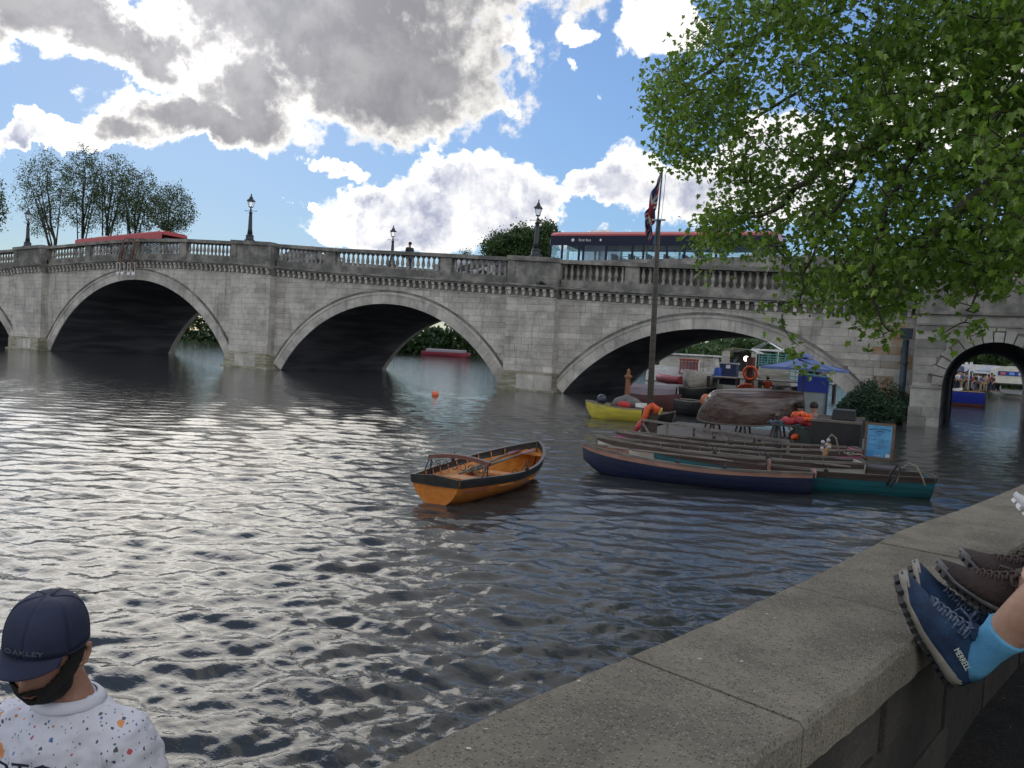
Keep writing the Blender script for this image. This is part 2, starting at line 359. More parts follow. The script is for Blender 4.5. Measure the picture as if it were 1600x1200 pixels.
# facing blocks
BLK = []                              # (distance, polygon, y front, material)
def block_poly(xa, xb, z0, z1, arch=True, cap=corz, capd=.44, add=.74):
    g = .006; xa += g; xb -= g; z0 += g; z1 -= g
    n = 1 if (not arch) else 6; bot, top = [], []
    xs_ = [xa+(xb-xa)*i/n for i in range(n+1)]
    if arch:
        need = any((arch_z(x, add) or -9) > z0 for x in xs_)
        if not need: xs_ = [xa, xb]
    for x in xs_:
        zb_ = z0
        if arch:
            az_ = arch_z(x, add)
            if az_ is not None: zb_ = max(zb_, az_+g)
        zt_ = min(z1, cap(x)-capd) if cap else z1
        if zt_-zb_ > .03: bot.append((x, zb_)); top.append((x, zt_))
    if len(bot) < 2 or bot[-1][0]-bot[0][0] < .06: return None
    return bot+top[::-1]
def course(xa, xb, z0, z1, y, arch=True, rnd=random, lmin=.55, lmax=1.25, m=None):
    x = xa
    while x < xb-.02:
        L = rnd.uniform(lmin, lmax); x2 = x+L
        if xb-x2 < .35: x2 = xb
        p = block_poly(x, x2, z0, z1, arch)
        if p:
            cx_ = (x+x2)/2; mm = m or stone
            if z0 < .35 and m is None: mm = stone_g
            if m is None and cx_ > -1.2 and z0 > .8 and rnd.random() < .45: mm = stone_t
            BLK.append((math.hypot(cx_, y)*(3 if p[0][1] > 90 else 1), p, y, mm))
        x = x2
rb = random.Random(5)
edges = [(-98, -82.5), (-79.0, -60.8), (-57.4, -38.15), (-34.85, -18.45), (-15.65, .6)]
for xa, xb in edges:
    z = -.12; 
    while z < 7.2:
        h = rb.choice((.30, .34, .38, .30)); course(xa, xb, z, z+h, FY, True, rb); z += h
for (sa, sb, xa, xb) in PIERS:
    z = -.25; i = 0
    while z < 7.2:
        h = rb.choice((.32, .36, .30)); course(xa, xb, z, z+h, FY-PR, False, rb, .6, 1.3); z += h
BLK.sort(key=lambda b: b[0])
rest = {}
for i, (d_, p, y, mm) in enumerate(BLK):
    pr = rb.uniform(.0, .014)
    if i < 290: mb = MB().prism(p, y-pr, y+.05); pb(mb, 'stone_block', mm)
    else: rest.setdefault(mm.name, (mm, MB()))[1].prism(p, y-pr, y+.05)
for k, (mm, mb) in rest.items(): tag(pb(mb, 'stone_block', mm), kind='stuff')
# side returns of the pilasters (quoins) and the projecting plinths
for (sa, sb, xa, xb) in PIERS:
    for s, xq in ((1, xb), (-1, xa)):
        z = -.2
        mbq = MB()
        while z < corz(xq)-.46:
            h = rb.uniform(.3, .42); h = min(h, corz(xq)-.44-z); mbq.box((xq+s*.004, FY-PR/2+.03, z+h/2), (.03, PR-.07, h-.012)); z += h
        pb(mbq, 'quoin', stone)
    mb = MB(); mb.box(((xa+xb)/2, FY-.14, .38), (xb-xa+.24, PR*2+.16, 1.0)); mb.box(((xa+xb)/2, FY-.14, .92), (xb-xa+.16, PR*2+.08, .10)); mb.box(((xa+xb)/2, FY-.14, .02), (xb-xa+.6, PR*2+.4, .16))
    pb(mb, 'plinth', stone_g)
    nb = max(3, int((xb-xa)/.8))
    for k in range(nb):
        w_ = (xb-xa+.24)/nb; cxp = xa-.12+w_*(k+.5); pb(MB().box((cxp, FY-.14-PR-.08-.004, .47), (w_-.014, .03, .74)), 'plinth_block', stone if k % 3 else stone_g)
# voussoirs: ring stones as parts with a raised outer moulding
for a in ARC[1:]:
    c, zc, r = arc_par(a); t1 = math.asin(min(1, (a[1]+.25)/(r+.3))); n = int(2*t1*r/.62)
    for i in range(n):
        ta, tb = -t1+2*t1*i/n+.0006, -t1+2*t1*(i+1)/n-.0006
        tm = [ta, (ta+tb)/2, tb]
        poly = [(c+r*math.sin(t), zc+r*math.cos(t)) for t in tm]+[(c+(r+.52)*math.sin(t), zc+(r+.52)*math.cos(t)) for t in tm[::-1]]
        pb(MB().prism(poly, FY-.05-rb.uniform(0, .006), FY+.52), 'voussoir', stone)
    mo = MB(); m2 = MB(); N = 60
    for i in range(N):
        ta, tb = -t1+2*t1*i/N, -t1+2*t1*(i+1)/N
        mo.prism([(c+(r+q)*math.sin(t), zc+(r+q)*math.cos(t)) for t, q in ((ta, .525), (tb, .525), (tb, .74), (ta, .74))], FY-.085, FY+.3)
        m2.prism([(c+(r+q)*math.sin(t), zc+(r+q)*math.cos(t)) for t, q in ((ta, .70), (tb, .70), (tb, .79), (ta, .79))], FY-.13, FY+.2)
    pb(mo, 'arch_moulding', stone); pb(m2, 'arch_hood', stone_w)
# cornice, corbels, parapet
def path_y(x):                        # the parapet steps forward over each pier
    for (sa, sb, xa, xb) in PIERS:
        if xa-.02 <= x <= xb+.02: return FY-PR
    return FY
def runs():                           # (xa, xb, y) runs of the parapet
    ps = sorted([(p[2], p[3]) for p in PIERS]); r = []; x = X0
    for a, b in ps: r.append((x, a, FY, False)); r.append((a, b, FY-PR, True)); x = b
    r.append((x, .55, FY, False)); return r
def strip(xa, xb, y0, y1, f0, f1, n=None):
    mb = MB(); n = n or max(1, int((xb-xa)/1.5)); secs = []
    for i in range(n+1):
        x = xa+(xb-xa)*i/n; secs.append([(x, y0, f0(x)), (x, y1, f0(x)), (x, y1, f1(x)), (x, y0, f1(x))])
    return mb.loft(secs, closed=True, cap=True)
cm = MB().prism([(-.07, 0), (-.07, -.34), (0, -.40), (.07, -.34), (.07, 0)], -.13, .02)
cm.add([(-.09, -.19, 0), (.09, -.19, 0), (.09, .02, 0), (-.09, .02, 0), (-.09, -.19, -.12), (.09, -.19, -.12), (.06, -.05, -.24), (-.06, -.05, -.24)], [(0, 1, 2, 3), (0, 1, 5, 4), (4, 5, 6, 7), (0, 4, 7, 3), (1, 5, 6, 2)])
corbel_me = cm.build('corbel', stone, mesh_only=True)
bal = MB(); bal.box((0, 0, .035), (.19, .19, .07)); bal.lathe([(.07, .07), (.085, .10), (.065, .14), (.055, .19), (.09, .27), (.105, .35), (.085, .47), (.06, .60), (.048, .68), (.07, .70), (.07, .73)], seg=10); bal.box((0, 0, .765), (.17, .17, .07))
bal_me = bal.build('baluster', stone_b, mesh_only=True, smooth=False)
for p in bal_me.polygons: p.use_smooth = len(p.vertices) == 4 and abs(p.normal.z) < .9
ped = {x for x in ()}
PEDS = [(-88, .7), (-71, .7), (-66, .7), (-53.0, .55), (-47.8, .6), (-43.2, .6), (-30.7, .72), (-22.6, .72), (-11.9, .72), (-3.4, .72)]
for xa, xb, y, pier in runs():
    pb(strip(xa, xb, y-.22, y+.45, lambda x: corz(x), lambda x: corz(x)+.10), 'cornice', stone_w)
    pb(strip(xa, xb, y-.30, y+.45, lambda x: corz(x)+.102, lambda x: corz(x)+.20), 'cornice_lip', stone_w)
    pb(strip(xa, xb, y-.035, y+.06, lambda x: corz(x)-.47, lambda x: corz(x)-.40), 'string_band', stone)
    n = max(1, round((xb-xa)/.42))
    for i in range(n):
        x = xa+(xb-xa)*(i+.5)/n
        if x < -75: continue
        inst('corbel', corbel_me, bridge, (x+26, y-FY, corz(x)+.001))
    pb(strip(xa, xb, y-.06, y+.36, lambda x: corz(x)+.202, lambda x: topz(x)-1.02), 'parapet_plinth', stone_w)
    pb(strip(xa-(.05 if pier else 0), xb+(.05 if pier else 0), y-.14, y+.42, lambda x: topz(x)-.20, lambda x: topz(x)+(.03 if pier else 0)), 'coping', stone_w)
    if pier:
        pb(strip(xa, xb, y-.02, y+.7, lambda x: topz(x)-1.018, lambda x: topz(x)-.202), 'solid_panel', stone_w)
        for xe in (xa+.2, xb-.2): pb(MB().box((xe, y-.04, topz(xe)-.61), (.4, .08, .82)), 'panel_quoin', stone_w)
        continue
    pl = sorted([(p, w_) for p, w_ in PEDS if xa < p < xb]); x = xa
    segs = []
    for p, w_ in pl: segs.append((x, p-w_/2)); x = p+w_/2; pb(strip(p-w_/2, p+w_/2, y-.03, y+.33, lambda q: topz(q)-1.018, lambda q: topz(q)-.202), 'pedestal', stone_w)
    segs.append((x, xb))
    for sa_, sb_ in segs:
        n = max(1, round((sb_-sa_)/.345))
        for i in range(n):
            x = sa_+(sb_-sa_)*(i+.5)/n
            if x < -82: continue
            inst('baluster', bal_me, bridge, (x+26, y-FY+.15, topz(x)-1.019), (0, 0, 0), (1, 1, 1.0))
# far parapet (simple balusters show through the near ones only in part)
pb(strip(X0, .55, BY-.3, BY+.12, lambda x: topz(x)-.2, lambda x: topz(x)), 'rear_coping', stone_w)
pb(strip(X0, .55, BY-.3, BY+.06, lambda x: topz(x)-1.5, lambda x: topz(x)-1.02), 'rear_plinth', stone_w)
x = -66.0; rb_m = MB()
while x < 0:
    rb_m.lathe([(.08, .0), (.06, .12), (.10, .34), (.055, .62), (.08, .80)], (x, BY-.1, topz(x)-1.01), 6); x += .40
tag(pb(rb_m, 'rear_baluster', stone_b), kind='stuff')
# blocking course rising behind the coping towards the land section
pb(strip(-16.6, .5, FY+.46, FY+.85, lambda x: topz(x)-1.0, lambda x: 6.80+(x+15.6)*.022), 'blocking_course', stone_w)
# road and footways on the bridge
pb(strip(X0, 30, FY+.5, BY-.5, lambda x: topz(x)-1.5, lambda x: topz(x)-1.18), 'road_deck', asph)
pb(strip(X0, 30, FY+.46, FY+2.2, lambda x: topz(x)-1.178, lambda x: topz(x)-1.05), 'footway', stone_w)
pb(strip(X0, 30, BY-2.2, BY-.46, lambda x: topz(x)-1.178, lambda x: topz(x)-1.05), 'footway', stone_w)
# land section with its small round arch, standing forward of the river spans
LY = 33.9; LX0, LX1 = .6, 26.0; LC, LR, LS = 3.35, 1.74, 1.64
LCB, LRB = 4.34, 1.60                 # the barrel runs slightly askew and narrows
def larch(x, add=0.0, C_=LC, Rr=LR): return LS+math.sqrt(max(0, (Rr+add)**2-(x-C_)**2)) if abs(x-C_) < Rr+add else None
LT = 7.04
for yf, yb, C_, Q_ in ((LY+.02, LY+.5, LC, LR), (BY-1, BY, LCB, LRB)):
    mb = MB(); xs = [LX0+.01]+[C_-Q_+2*Q_*i/24 for i in range(25)]+[LX1]
    for xa, xb in zip(xs[:-1], xs[1:]):
        inside = xa >= C_-Q_-1e-6 and xb <= C_+Q_+1e-6
        za, zb = ((larch(xa, 0, C_, Q_) or LS), (larch(xb, 0, C_, Q_) or LS)) if inside else (-1.5, -1.5)
        mb.add([(xa, yf, za), (xb, yf, zb), (xb, yf, 5.0), (xa, yf, 5.0), (xa, yb, za), (xb, yb, zb)], [(0, 1, 2, 3), (0, 4, 5, 1)])
    pb(mb, 'land_wall', stone_j)
def lprof(C_, Q_): return [(C_-Q_, -1.5)]+[(C_-Q_*math.cos(math.pi*i/20), LS+Q_*math.sin(math.pi*i/20)) for i in range(21)]+[(C_+Q_, -1.5)]
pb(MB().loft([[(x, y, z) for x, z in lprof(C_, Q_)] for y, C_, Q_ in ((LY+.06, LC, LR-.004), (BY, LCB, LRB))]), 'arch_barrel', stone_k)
pb(MB().box((LX0+.03, (LY+FY)/2+.3, 1.7), (.06, FY-LY+.5, 6.5)), 'return_wall', stone)
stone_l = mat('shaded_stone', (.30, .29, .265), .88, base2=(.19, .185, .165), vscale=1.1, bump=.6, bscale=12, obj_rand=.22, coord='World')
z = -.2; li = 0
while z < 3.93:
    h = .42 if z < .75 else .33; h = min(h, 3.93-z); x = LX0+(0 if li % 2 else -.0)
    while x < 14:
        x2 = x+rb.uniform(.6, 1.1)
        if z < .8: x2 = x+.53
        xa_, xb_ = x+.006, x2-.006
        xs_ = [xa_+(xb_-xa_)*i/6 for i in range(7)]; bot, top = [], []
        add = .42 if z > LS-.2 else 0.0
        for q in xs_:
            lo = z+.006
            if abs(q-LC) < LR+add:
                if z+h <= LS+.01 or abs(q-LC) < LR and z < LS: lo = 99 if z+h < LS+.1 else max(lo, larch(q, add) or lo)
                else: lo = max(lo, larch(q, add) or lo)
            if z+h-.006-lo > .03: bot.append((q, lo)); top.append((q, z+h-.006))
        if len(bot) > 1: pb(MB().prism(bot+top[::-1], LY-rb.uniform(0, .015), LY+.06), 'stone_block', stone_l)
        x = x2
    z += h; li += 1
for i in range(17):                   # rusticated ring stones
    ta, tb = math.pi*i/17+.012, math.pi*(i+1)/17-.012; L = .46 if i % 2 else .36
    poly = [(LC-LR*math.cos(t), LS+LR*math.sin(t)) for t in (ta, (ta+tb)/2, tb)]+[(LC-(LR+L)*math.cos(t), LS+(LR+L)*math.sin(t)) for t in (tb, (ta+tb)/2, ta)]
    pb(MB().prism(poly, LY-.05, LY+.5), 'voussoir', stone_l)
for nm, z0, z1, pr in (('land_string', 3.93, 4.0, .05), ('land_frieze', 4.002, 4.36, .0), ('land_cornice', 4.362, 4.50, .14), ('land_parapet', 4.502, 6.85, .02), ('land_coping', 6.852, 7.06, .10)):
    pb(MB().box(((LX0+LX1)/2, LY+.25-pr/2, (z0+z1)/2), (LX1-LX0+pr, .5+pr, z1-z0)), nm, stone_w if 'cor' in nm or 'par' in nm or 'cop' in nm else stone_l)
for xa, xb, z0, z1, pr in ((LX0-.08, LC-LR+.0, -.4, .78, .10), (LX0-.04, LC-LR, .78, 1.50, .05), (LX0-.06, LC-LR+.0, 1.50, 1.60, .10)):
    if z1 > 1.55 or pr == .05: pb(MB().box(((xa+xb)/2, LY-pr/2+.02, (z0+z1)/2), (xb-xa, pr+.04, z1-z0)), 'pier_band', stone_l)
    else:
        for r_, (za, zb) in enumerate(((-.4, .02), (.02, .40), (.40, .78))):
            for k in range(2):
                w_ = (xb-xa)/2; o_ = .08 if r_ % 2 else -.08
                a_ = xa if k == 0 else xa+w_+o_; b_ = xa+w_+o_ if k == 0 else xb
                pb(MB().box(((a_+b_)/2, LY-pr/2+.02, (za+zb)/2), (b_-a_-.014, pr+.04, zb-za-.012)), 'plinth_block', stone_l)
pb(MB().box(((LX0+LX1)/2, (FY+BY)/2+4, 0), (0.1, 0.1, 0.1)), 'tie_plate', stone_w)
# ================================================================ lamps, pipe, lights and traffic on the bridge
iron = mat('cast_iron_paint', (.018, .024, .03), .45, obj_rand=.1)
glass = mat('lantern_glass', (.75, .78, .8), .15, trans=.6, alpha=.6)
white_m = mat('white_paint', (.75, .75, .73), .45, var=.25, vscale=4)
dark_m = mat('dark_rubber', (.02, .02, .022), .6)
def lamp(x, y, z, label, tilt=0.0):
    t = thing('street_lamp', label, 'street lamp', (x, y, z), .3, 'black lantern posts on the bridge')
    MB().lathe([(.34, 0), (.34, .10), (.26, .14), (.24, .34), (.28, .37), (.20, .42), (.17, .46)], seg=8).build('base', iron, t)
    MB().lathe([(.17, .46), (.13, .8), (.11, 1.5), (.085, 1.75), (.12, 1.78), (.12, 1.84), (.06, 1.88), (.05, 1.98), (.08, 2.0), (.04, 2.04), (.04, 2.16)], seg=10).build('post', iron, t, smooth=True)
    b = MB().tube([(-.36, 0, 1.93), (.36, 0, 1.93)], .016, 6); b.ball((-.37, 0, 1.93), .035, 6, 4); b.ball((.37, 0, 1.93), .035, 6, 4); b.build('ladder_bar', iron, t)
    l = MB()
    for i in range(4):
        a = math.pi/4+i*math.pi/2; l.bar((.13*math.cos(a), .13*math.sin(a), 2.18), (.235*math.cos(a), .235*math.sin(a), 2.54), .018, .018)
    l.lathe([(.15, 2.15), (.15, 2.19)], seg=4, sq=True); l.lathe([(.30, 2.54), (.27, 2.58), (.16, 2.66), (.12, 2.72), (.10, 2.80), (.05, 2.84), (.035, 2.92), (.05, 2.94), (.008, 3.02)], seg=4, sq=True)
    lo = l.build('lantern', iron, t)
    MB().lathe([(.125, 2.19), (.225, 2.54)], seg=4, sq=True).build('glass', glass, lo)
for (px, py, Y, lab) in ((390, 377, FY-.1, 'black lantern lamp post on the pier between the two left arches'), (837, 402, FY-.1, 'nearest black lantern lamp post, on the pier just left of the single-decker bus'),
                         (43, 385, FY-.1, 'black lamp post at the far left end, in front of the bare tall trees'), (613, 396, BY-.1, 'small lamp post on the far parapet, in front of the white cloud')):
    p = at(px, py, Y); lamp(p.x, Y, topz(p.x)+(.03 if Y < 40 else -.0), lab)
# drainpipe on the recessed stone beside the land section
pipe_m = mat('blue_grey_pipe_paint', (.045, .075, .095), .5, var=.4, vscale=6)
t = thing('drainpipe', 'blue-grey iron drainpipe with box head beside the small round arch', 'drainpipe', (.28, 35.6, .3))
MB().tube([(0, 0, -.6), (0, 0, 3.1)], .13, 10).build('pipe', pipe_m, t, smooth=True)
MB().box((0, 0, 3.35), (.46, .36, .42), taper=1.1).build('hopper', pipe_m, t)
for z in (.7, 2.1): MB().lathe([(.16, 0), (.16, .09)], (0, 0, z), 10).build('collar', pipe_m, t)
# navigation light rigs hanging over the parapet of the tallest arch
wood_r = mat('rusty_hanging_frame', (.13, .075, .055), .8, var=.5, vscale=9)
for (px, lab) in ((200, 'left rusty frame of hanging navigation lights over the tallest arch'), (217, 'right rusty frame of hanging navigation lights over the tallest arch')):
    p = at(px, 372, FY-.3); t = thing('navigation_light', lab, 'navigation lights', (p.x, FY-.3, p.z), 0, 'navigation light frames on the tallest arch')
    for s in (-.28, .22): MB().tube([(s+.12, .3, -.05), (s+.10, -.1, -.02), (s, -.22, -.6), (s-.15, -.3, -1.3), (s-.22, -.32, -1.9), (s-.2, -.34, -2.3)], .035, 6).build('hanger', wood_r, t)
    for k in range(5): MB().tube([(-.3+.02*k, -.28, -.3-.42*k), (.0, -.42, -.45-.42*k), (.25-.08*k, -.28, -.25-.42*k)], .028, 5).build('rung', wood_r, t)
    MB().tube([(-.05, -.3, -.2), (.05, -.45, -.9), (-.1, -.4, -1.5), (.15, -.45, -2.2)], [.05, .10, .07, .10], 7).build('rope_bundle', wood_r, t)
    for s in (-.35, .1):
        f = MB()
        for q in (-.12, .12): f.bar((s+q, -.42, -2.5), (s+q, -.42, -1.75), .03, .03)
        f.box((s, -.42, -1.75), (.28, .03, .03)); f.build('lamp_bracket', white_m, t)
        MB().lathe([(.11, 0), (.13, .12), (.09, .22)], (s, -.42, -2.62), 8).build('lamp_housing', white_m, t)
# ---------------------------------------------------------------- buses
red_p = mat('red_bus_paint', (.42, .028, .032), .35, coat=.4, var=.15, vscale=1)
navy = mat('dark_bus_band', (.014, .018, .04), .6, spec=.25)
tint = mat('bus_window_glass', (.30, .60, .68), .06, trans=.85, alpha=.22)
tint2 = mat('darker_bus_glass', (.10, .13, .17), .08, trans=.3, alpha=.45)
seat_m = mat('bus_seat_fabric', (.04, .05, .09), .8)
skin = mat('skin', (.42, .24, .17), .55, var=.15, vscale=10, spec=.35)
hair = mat('dark_hair', (.02, .014, .01), .7, var=.4, vscale=40)
def bus(loc, rz, ry, label, near, L=10.8, Hh=2.95):
    t = thing('bus', label, 'bus', loc, rz); t.rotation_euler = (0, ry, rz)
    W = 2.5
    MB().box((L/2, W/2, .62), (L, W, .75)).build('lower_body', red_p, t)
    # front posts, roof
    MB().loft([[(0.0, y, 2.62), (.35, y, Hh), (L-.3, y, Hh), (L, y, 2.62)] for y in (0, .12, W-.12, W)] if 0 else
              [[(.0, 0, 2.58), (.0, .05, 2.80), (.0, .3, Hh-.02), (.0, W-.3, Hh-.02), (.0, W-.05, 2.80), (.0, W, 2.58)], [(.3, -.005, 2.60), (.3, .05, 2.86), (.3, .3, Hh), (.3, W-.3, Hh), (.3, W-.05, 2.86), (.3, W+.005, 2.60)],
               [(L-.3, -.005, 2.60), (L-.3, .05, 2.86), (L-.3, .3, Hh), (L-.3, W-.3, Hh), (L-.3, W-.05, 2.86), (L-.3, W+.005, 2.60)], [(L, 0, 2.58), (L, .05, 2.80), (L, .3, Hh-.02), (L, W-.3, Hh-.02), (L, W-.05, 2.80), (L, W, 2.58)]], cap=True).build('roof', red_p, t)
    for s, y in ((0, -.012), (1, W-.02)):
        MB().box((L/2, y+.016, 2.50), (L-.04, .036, .52)).build('sign_band', navy if near else red_p, t)
        xs = [0.06, .75, 1.75, 2.0, 3.3, 4.75, 5.35, 6.6, 7.5, 8.3, 9.1, L-.1]
        for x in xs: MB().box((x, y+.016, 1.62), (.12, .034, 1.25)).build('window_pillar', navy, t)
        for i, (xa, xb) in enumerate(zip(xs[:-1], xs[1:])):
            MB().box(((xa+xb)/2, y+.016, 1.62), (xb-xa-.12, .012, 1.23)).build('window', tint2 if i in (3,) else tint, t)
            if i > 3: MB().box(((xa+xb)/2, y+.01, 1.98), (xb-xa-.12, .03, .04)).build('window_bar', navy, t)
    MB().box((-.01, W/2, 1.7), (.03, W-.2, 1.6)).build('windscreen', tint, t)
    MB().box((L+.01, W/2, 1.8), (.03, W-.5, 1.1)).build('rear_window', tint2, t)
    MB().box((-.015, W/2, .45), (.08, W-.04, .5)).build('bumper', white_m, t)
    for y in (.05, W-.05): MB().box((.03, y, 1.7), (.07, .08, 1.75)).build('front_post', white_m, t)
    for x in (2.3, L-2.8):
        for y in (.14, W-.14):
            w_ = MB(); v0 = len(w_.v); w_.lathe([(.2, -.12), (.48, -.12), (.48, .12), (.2, .12)], seg=16); w_.v = [(a+x, c_+y, b+.48) for a, b, c_ in w_.v]; w_.build('wheel', dark_m, t)
    for k in range(7):
        for y in (.55, 1.95): MB().box((3.6+k*.95, y, 1.35), (.14, .8, .95)).build('seat', seat_m, t)
    MB().box((2.7, W/2, Hh+.07), (1.3, 1.7, .16), taper=.8).build('roof_pod', white_m, t)
    return t
b1 = bus((-17.55, 39.2, topz(-13)-1.02), 0.0, .012, 'single-decker bus with red roof and dark window band crossing behind the balustrade', True, 12.0, 3.0)
text_mesh('lettering', 'first bus', .22, white_m, b1, (2.05, -.028, 2.52), (math.pi/2, 0, 0))
em = MB(); em.lathe([(.085, 0), (.085, .004)], seg=16); eo = em.build('emblem', white_m, b1, loc=(1.35, -.022, 2.52)); eo.rotation_euler = (math.pi/2, 0, 0)
em = MB(); em.add([(0, .08, 0), (.07, 0, 0), (0, -.08, 0), (-.07, 0, 0)], [(0, 1, 2, 3)]); eo = em.build('emblem', white_m, b1, loc=(2.95, -.026, 2.52)); eo.rotation_euler = (math.pi/2, 0, 0)
b2 = bus((-64.0, 43.2, topz(-61)-1.2+.1), 0.0, -.052, 'red bus of which only the roof shows over the balustrade at the crest', False, 10.8, 2.9)
# riders and walkers: simple grown figures
def skin_mesh(name, J, Ed, m, parent=None, sub=1, root=0, loc=None, keep=True):
    me = bpy.data.meshes.new(name); me.from_pydata([j[0] for j in J], Ed, []); o = bpy.data.objects.new(name, me); C.objects.link(o)
    md = o.modifiers.new('s', 'SKIN'); md.use_smooth_shade = True
    sv_ = me.skin_vertices[0].data
    for i, j in enumerate(J):
        r = j[1]; sv_[i].radius = (r, r) if not isinstance(r, tuple) else r; sv_[i].use_root = (i == root)
    s2_ = o.modifiers.new('u', 'SUBSURF'); s2_.levels = sub; s2_.render_levels = sub
    dg = bpy.context.evaluated_depsgraph_get(); dg.update(); m2 = bpy.data.meshes.new_from_object(o.evaluated_get(dg)); bpy.data.objects.remove(o)
    m2.name = name; m2.materials.clear(); m2.materials.append(m); m2.polygons.foreach_set('use_smooth', [True]*len(m2.polygons))
    if not keep: return m2
    o = bpy.data.objects.new(name, m2); C.objects.link(o); o.parent = parent
    if loc is not None: o.location = loc
    return o
def standing(arm=0.15):
    J = [((0, 0, .95), .13), ((0, 0, 1.15), .12), ((0, 0, 1.36), .145), ((0, 0, 1.5), .055), ((0, 0.01, 1.56), .07), ((0, .01, 1.66), .098), ((0, .01, 1.74), .07)]
    Ed = [(0, 1), (1, 2), (2, 3), (3, 4), (4, 5), (5, 6)]
    for s in (-1, 1):
        n = len(J); J += [((s*.19, 0, 1.40), .06), ((s*.25, .0, 1.12), .045), ((s*.26, .12*arm*6, .88), .035), ((s*.26, .16*arm*6, .80), .03)]; Ed += [(2, n), (n, n+1), (n+1, n+2), (n+2, n+3)]
        n = len(J); J += [((s*.10, 0, .88), .095), ((s*.10, .03*s, .48), .065), ((s*.10, -.05*s, .09), .045), ((s*.10, -.05*s+.14, .04), .035)]; Ed += [(0, n), (n, n+1), (n+1, n+2), (n+2, n+3)]
    return J, Ed
stand_me = {}
def cloth(name, c): return mat(name, c, .85, var=.2, vscale=6)
def walker(loc, rz, top, legs, label, hat=None, group=None, bag=False, sc_=1.0):
    t = thing('person', label, 'person', loc, rz, group); t.scale = (sc_,)*3
    if 'm' not in stand_me:
        J, Ed = standing(); stand_me['m'] = skin_mesh('body', J, Ed, skin, sub=1, keep=False)
        J2 = [((0, 0, .90), .16), ((0, 0, 1.15), .15), ((0, 0, 1.36), .17), ((-.2, 0, 1.40), .085), ((.2, 0, 1.40), .085), ((-.25, .0, 1.16), .068), ((.25, .0, 1.16), .068), ((0, 0, 1.45), .09)]
        stand_me['t'] = skin_mesh('shirt', J2, [(0, 1), (1, 2), (2, 3), (2, 4), (3, 5), (4, 6), (2, 7)], None, sub=1, keep=False)
        J3 = [((0, 0, .95), .16)]; E3 = []
        for s in (-1, 1):
            n = len(J3); J3 += [((s*.10, 0, .86), .115), ((s*.10, .03*s, .48), .085), ((s*.10, -.05*s, .12), .062)]; E3 += [(0, n), (n, n+1), (n+1, n+2)]
        stand_me['l'] = skin_mesh('trousers', J3, E3, None, sub=1, keep=False)
        stand_me['h'] = MB().ball((0, -.015, 1.70), (.105, .115, .10), 10, 6).build('hair', hair, mesh_only=True, smooth=True)
    inst('body', stand_me['m'], t)
    for nm, k, m in (('shirt', 't', top), ('trousers', 'l', legs)):
        o = inst(nm, stand_me[k], t)
        if not stand_me[k].materials: stand_me[k].materials.append(m)
        o.material_slots[0].link = 'OBJECT'; o.material_slots[0].material = m
    inst('hair', stand_me['h'], t)
    if hat: MB().lathe([(.17, 1.73), (.17, 1.745), (.10, 1.75), (.09, 1.84), (.03, 1.86)], seg=12).build('hat', hat, t)
    return t
c_black = cloth('black_cloth', (.02, .02, .022)); c_white = cloth('white_cloth', (.62, .62, .6)); c_red = cloth('red_cloth', (.45, .04, .04)); c_blue = cloth('blue_cloth', (.05, .09, .25)); c_denim = cloth('denim', (.05, .07, .13)); c_tan = cloth('tan_cloth', (.35, .26, .17)); c_grey = cloth('grey_cloth', (.2, .2, .21))
zf = lambda x: topz(x)-1.05
for (px, top, hat, lab) in ((1160, c_black, None, 'pedestrian in black walking on the bridge, half hidden by leaves'), (1172, c_black, c_white, 'pedestrian in black with a white hat on the bridge behind the leaves'), (1183, c_white, c_white, 'pedestrian in white with a pale hat beside the red jacket'), (1191, c_red, None, 'pedestrian in a red jacket on the bridge at the bus tail'), (640, c_black, None, 'dark figure walking behind the balusters of the middle arch')):
    p = at(px, 395, FY+1.4); walker((p.x, FY+1.4, zf(p.x)), 1.2, top, c_denim, lab, hat)
for k, x in enumerate((3.9, 5.2, 5.9, 7.1, 8.0)):
    pass
def car(loc, rz, paint, label):
    t = thing('parked_car', label, 'car', loc, rz)
    prof = [(-2.1, .35), (-2.12, .75), (-1.95, .92), (-1.45, .98), (-.85, 1.42), (.6, 1.46), (1.35, 1.0), (2.0, .86), (2.12, .6), (2.1, .35)]
    secs = []
    for y, k in ((-.86, .0), (-.80, .05), (.80, .05), (.86, .0)):
        secs.append([(x*(1 if k else .985), y*(1.0 if z < 1.0 else .86), z+k*.3) for x, z in prof])
    MB().loft(secs, closed=True, cap=True).build('body', paint, t)
    MB().prism([(-1.3, 1.0), (-.8, 1.40), (.55, 1.43), (1.2, 1.0)], -.845*.9, .845*.9).build('window', tint2, t)
    for x in (-1.35, 1.35):
        for y in (-.80, .80):
            q = MB().lathe([(.18, -.1), (.32, -.1), (.32, .1), (.18, .1)], seg=14); q.v = [(a+x, c_+y, b+.32) for a, b, c_ in q.v]; q.build('wheel', dark_m, t)
    for y in (-.6, .6): MB().box((2.09, y, .68), (.06, .3, .14)).build('headlight', white_m, t)
for (px, m, lab) in ((486, mat('grey_car_paint', (.12, .13, .15), .3, coat=.5), 'dark grey car seen through the balusters right of the left lamp pier'), (735, mat('silver_car_paint', (.35, .37, .4), .3, coat=.5), 'silver car seen through the balusters left of the nearest lamp pier'), (775, mat('black_car_paint', (.03, .03, .035), .3, coat=.5), 'black car seen through the balusters beside the nearest lamp pier')):
    p = at(px, 410, 40.5); car((p.x, 40.5, topz(p.x)-1.18), 0, m, lab)
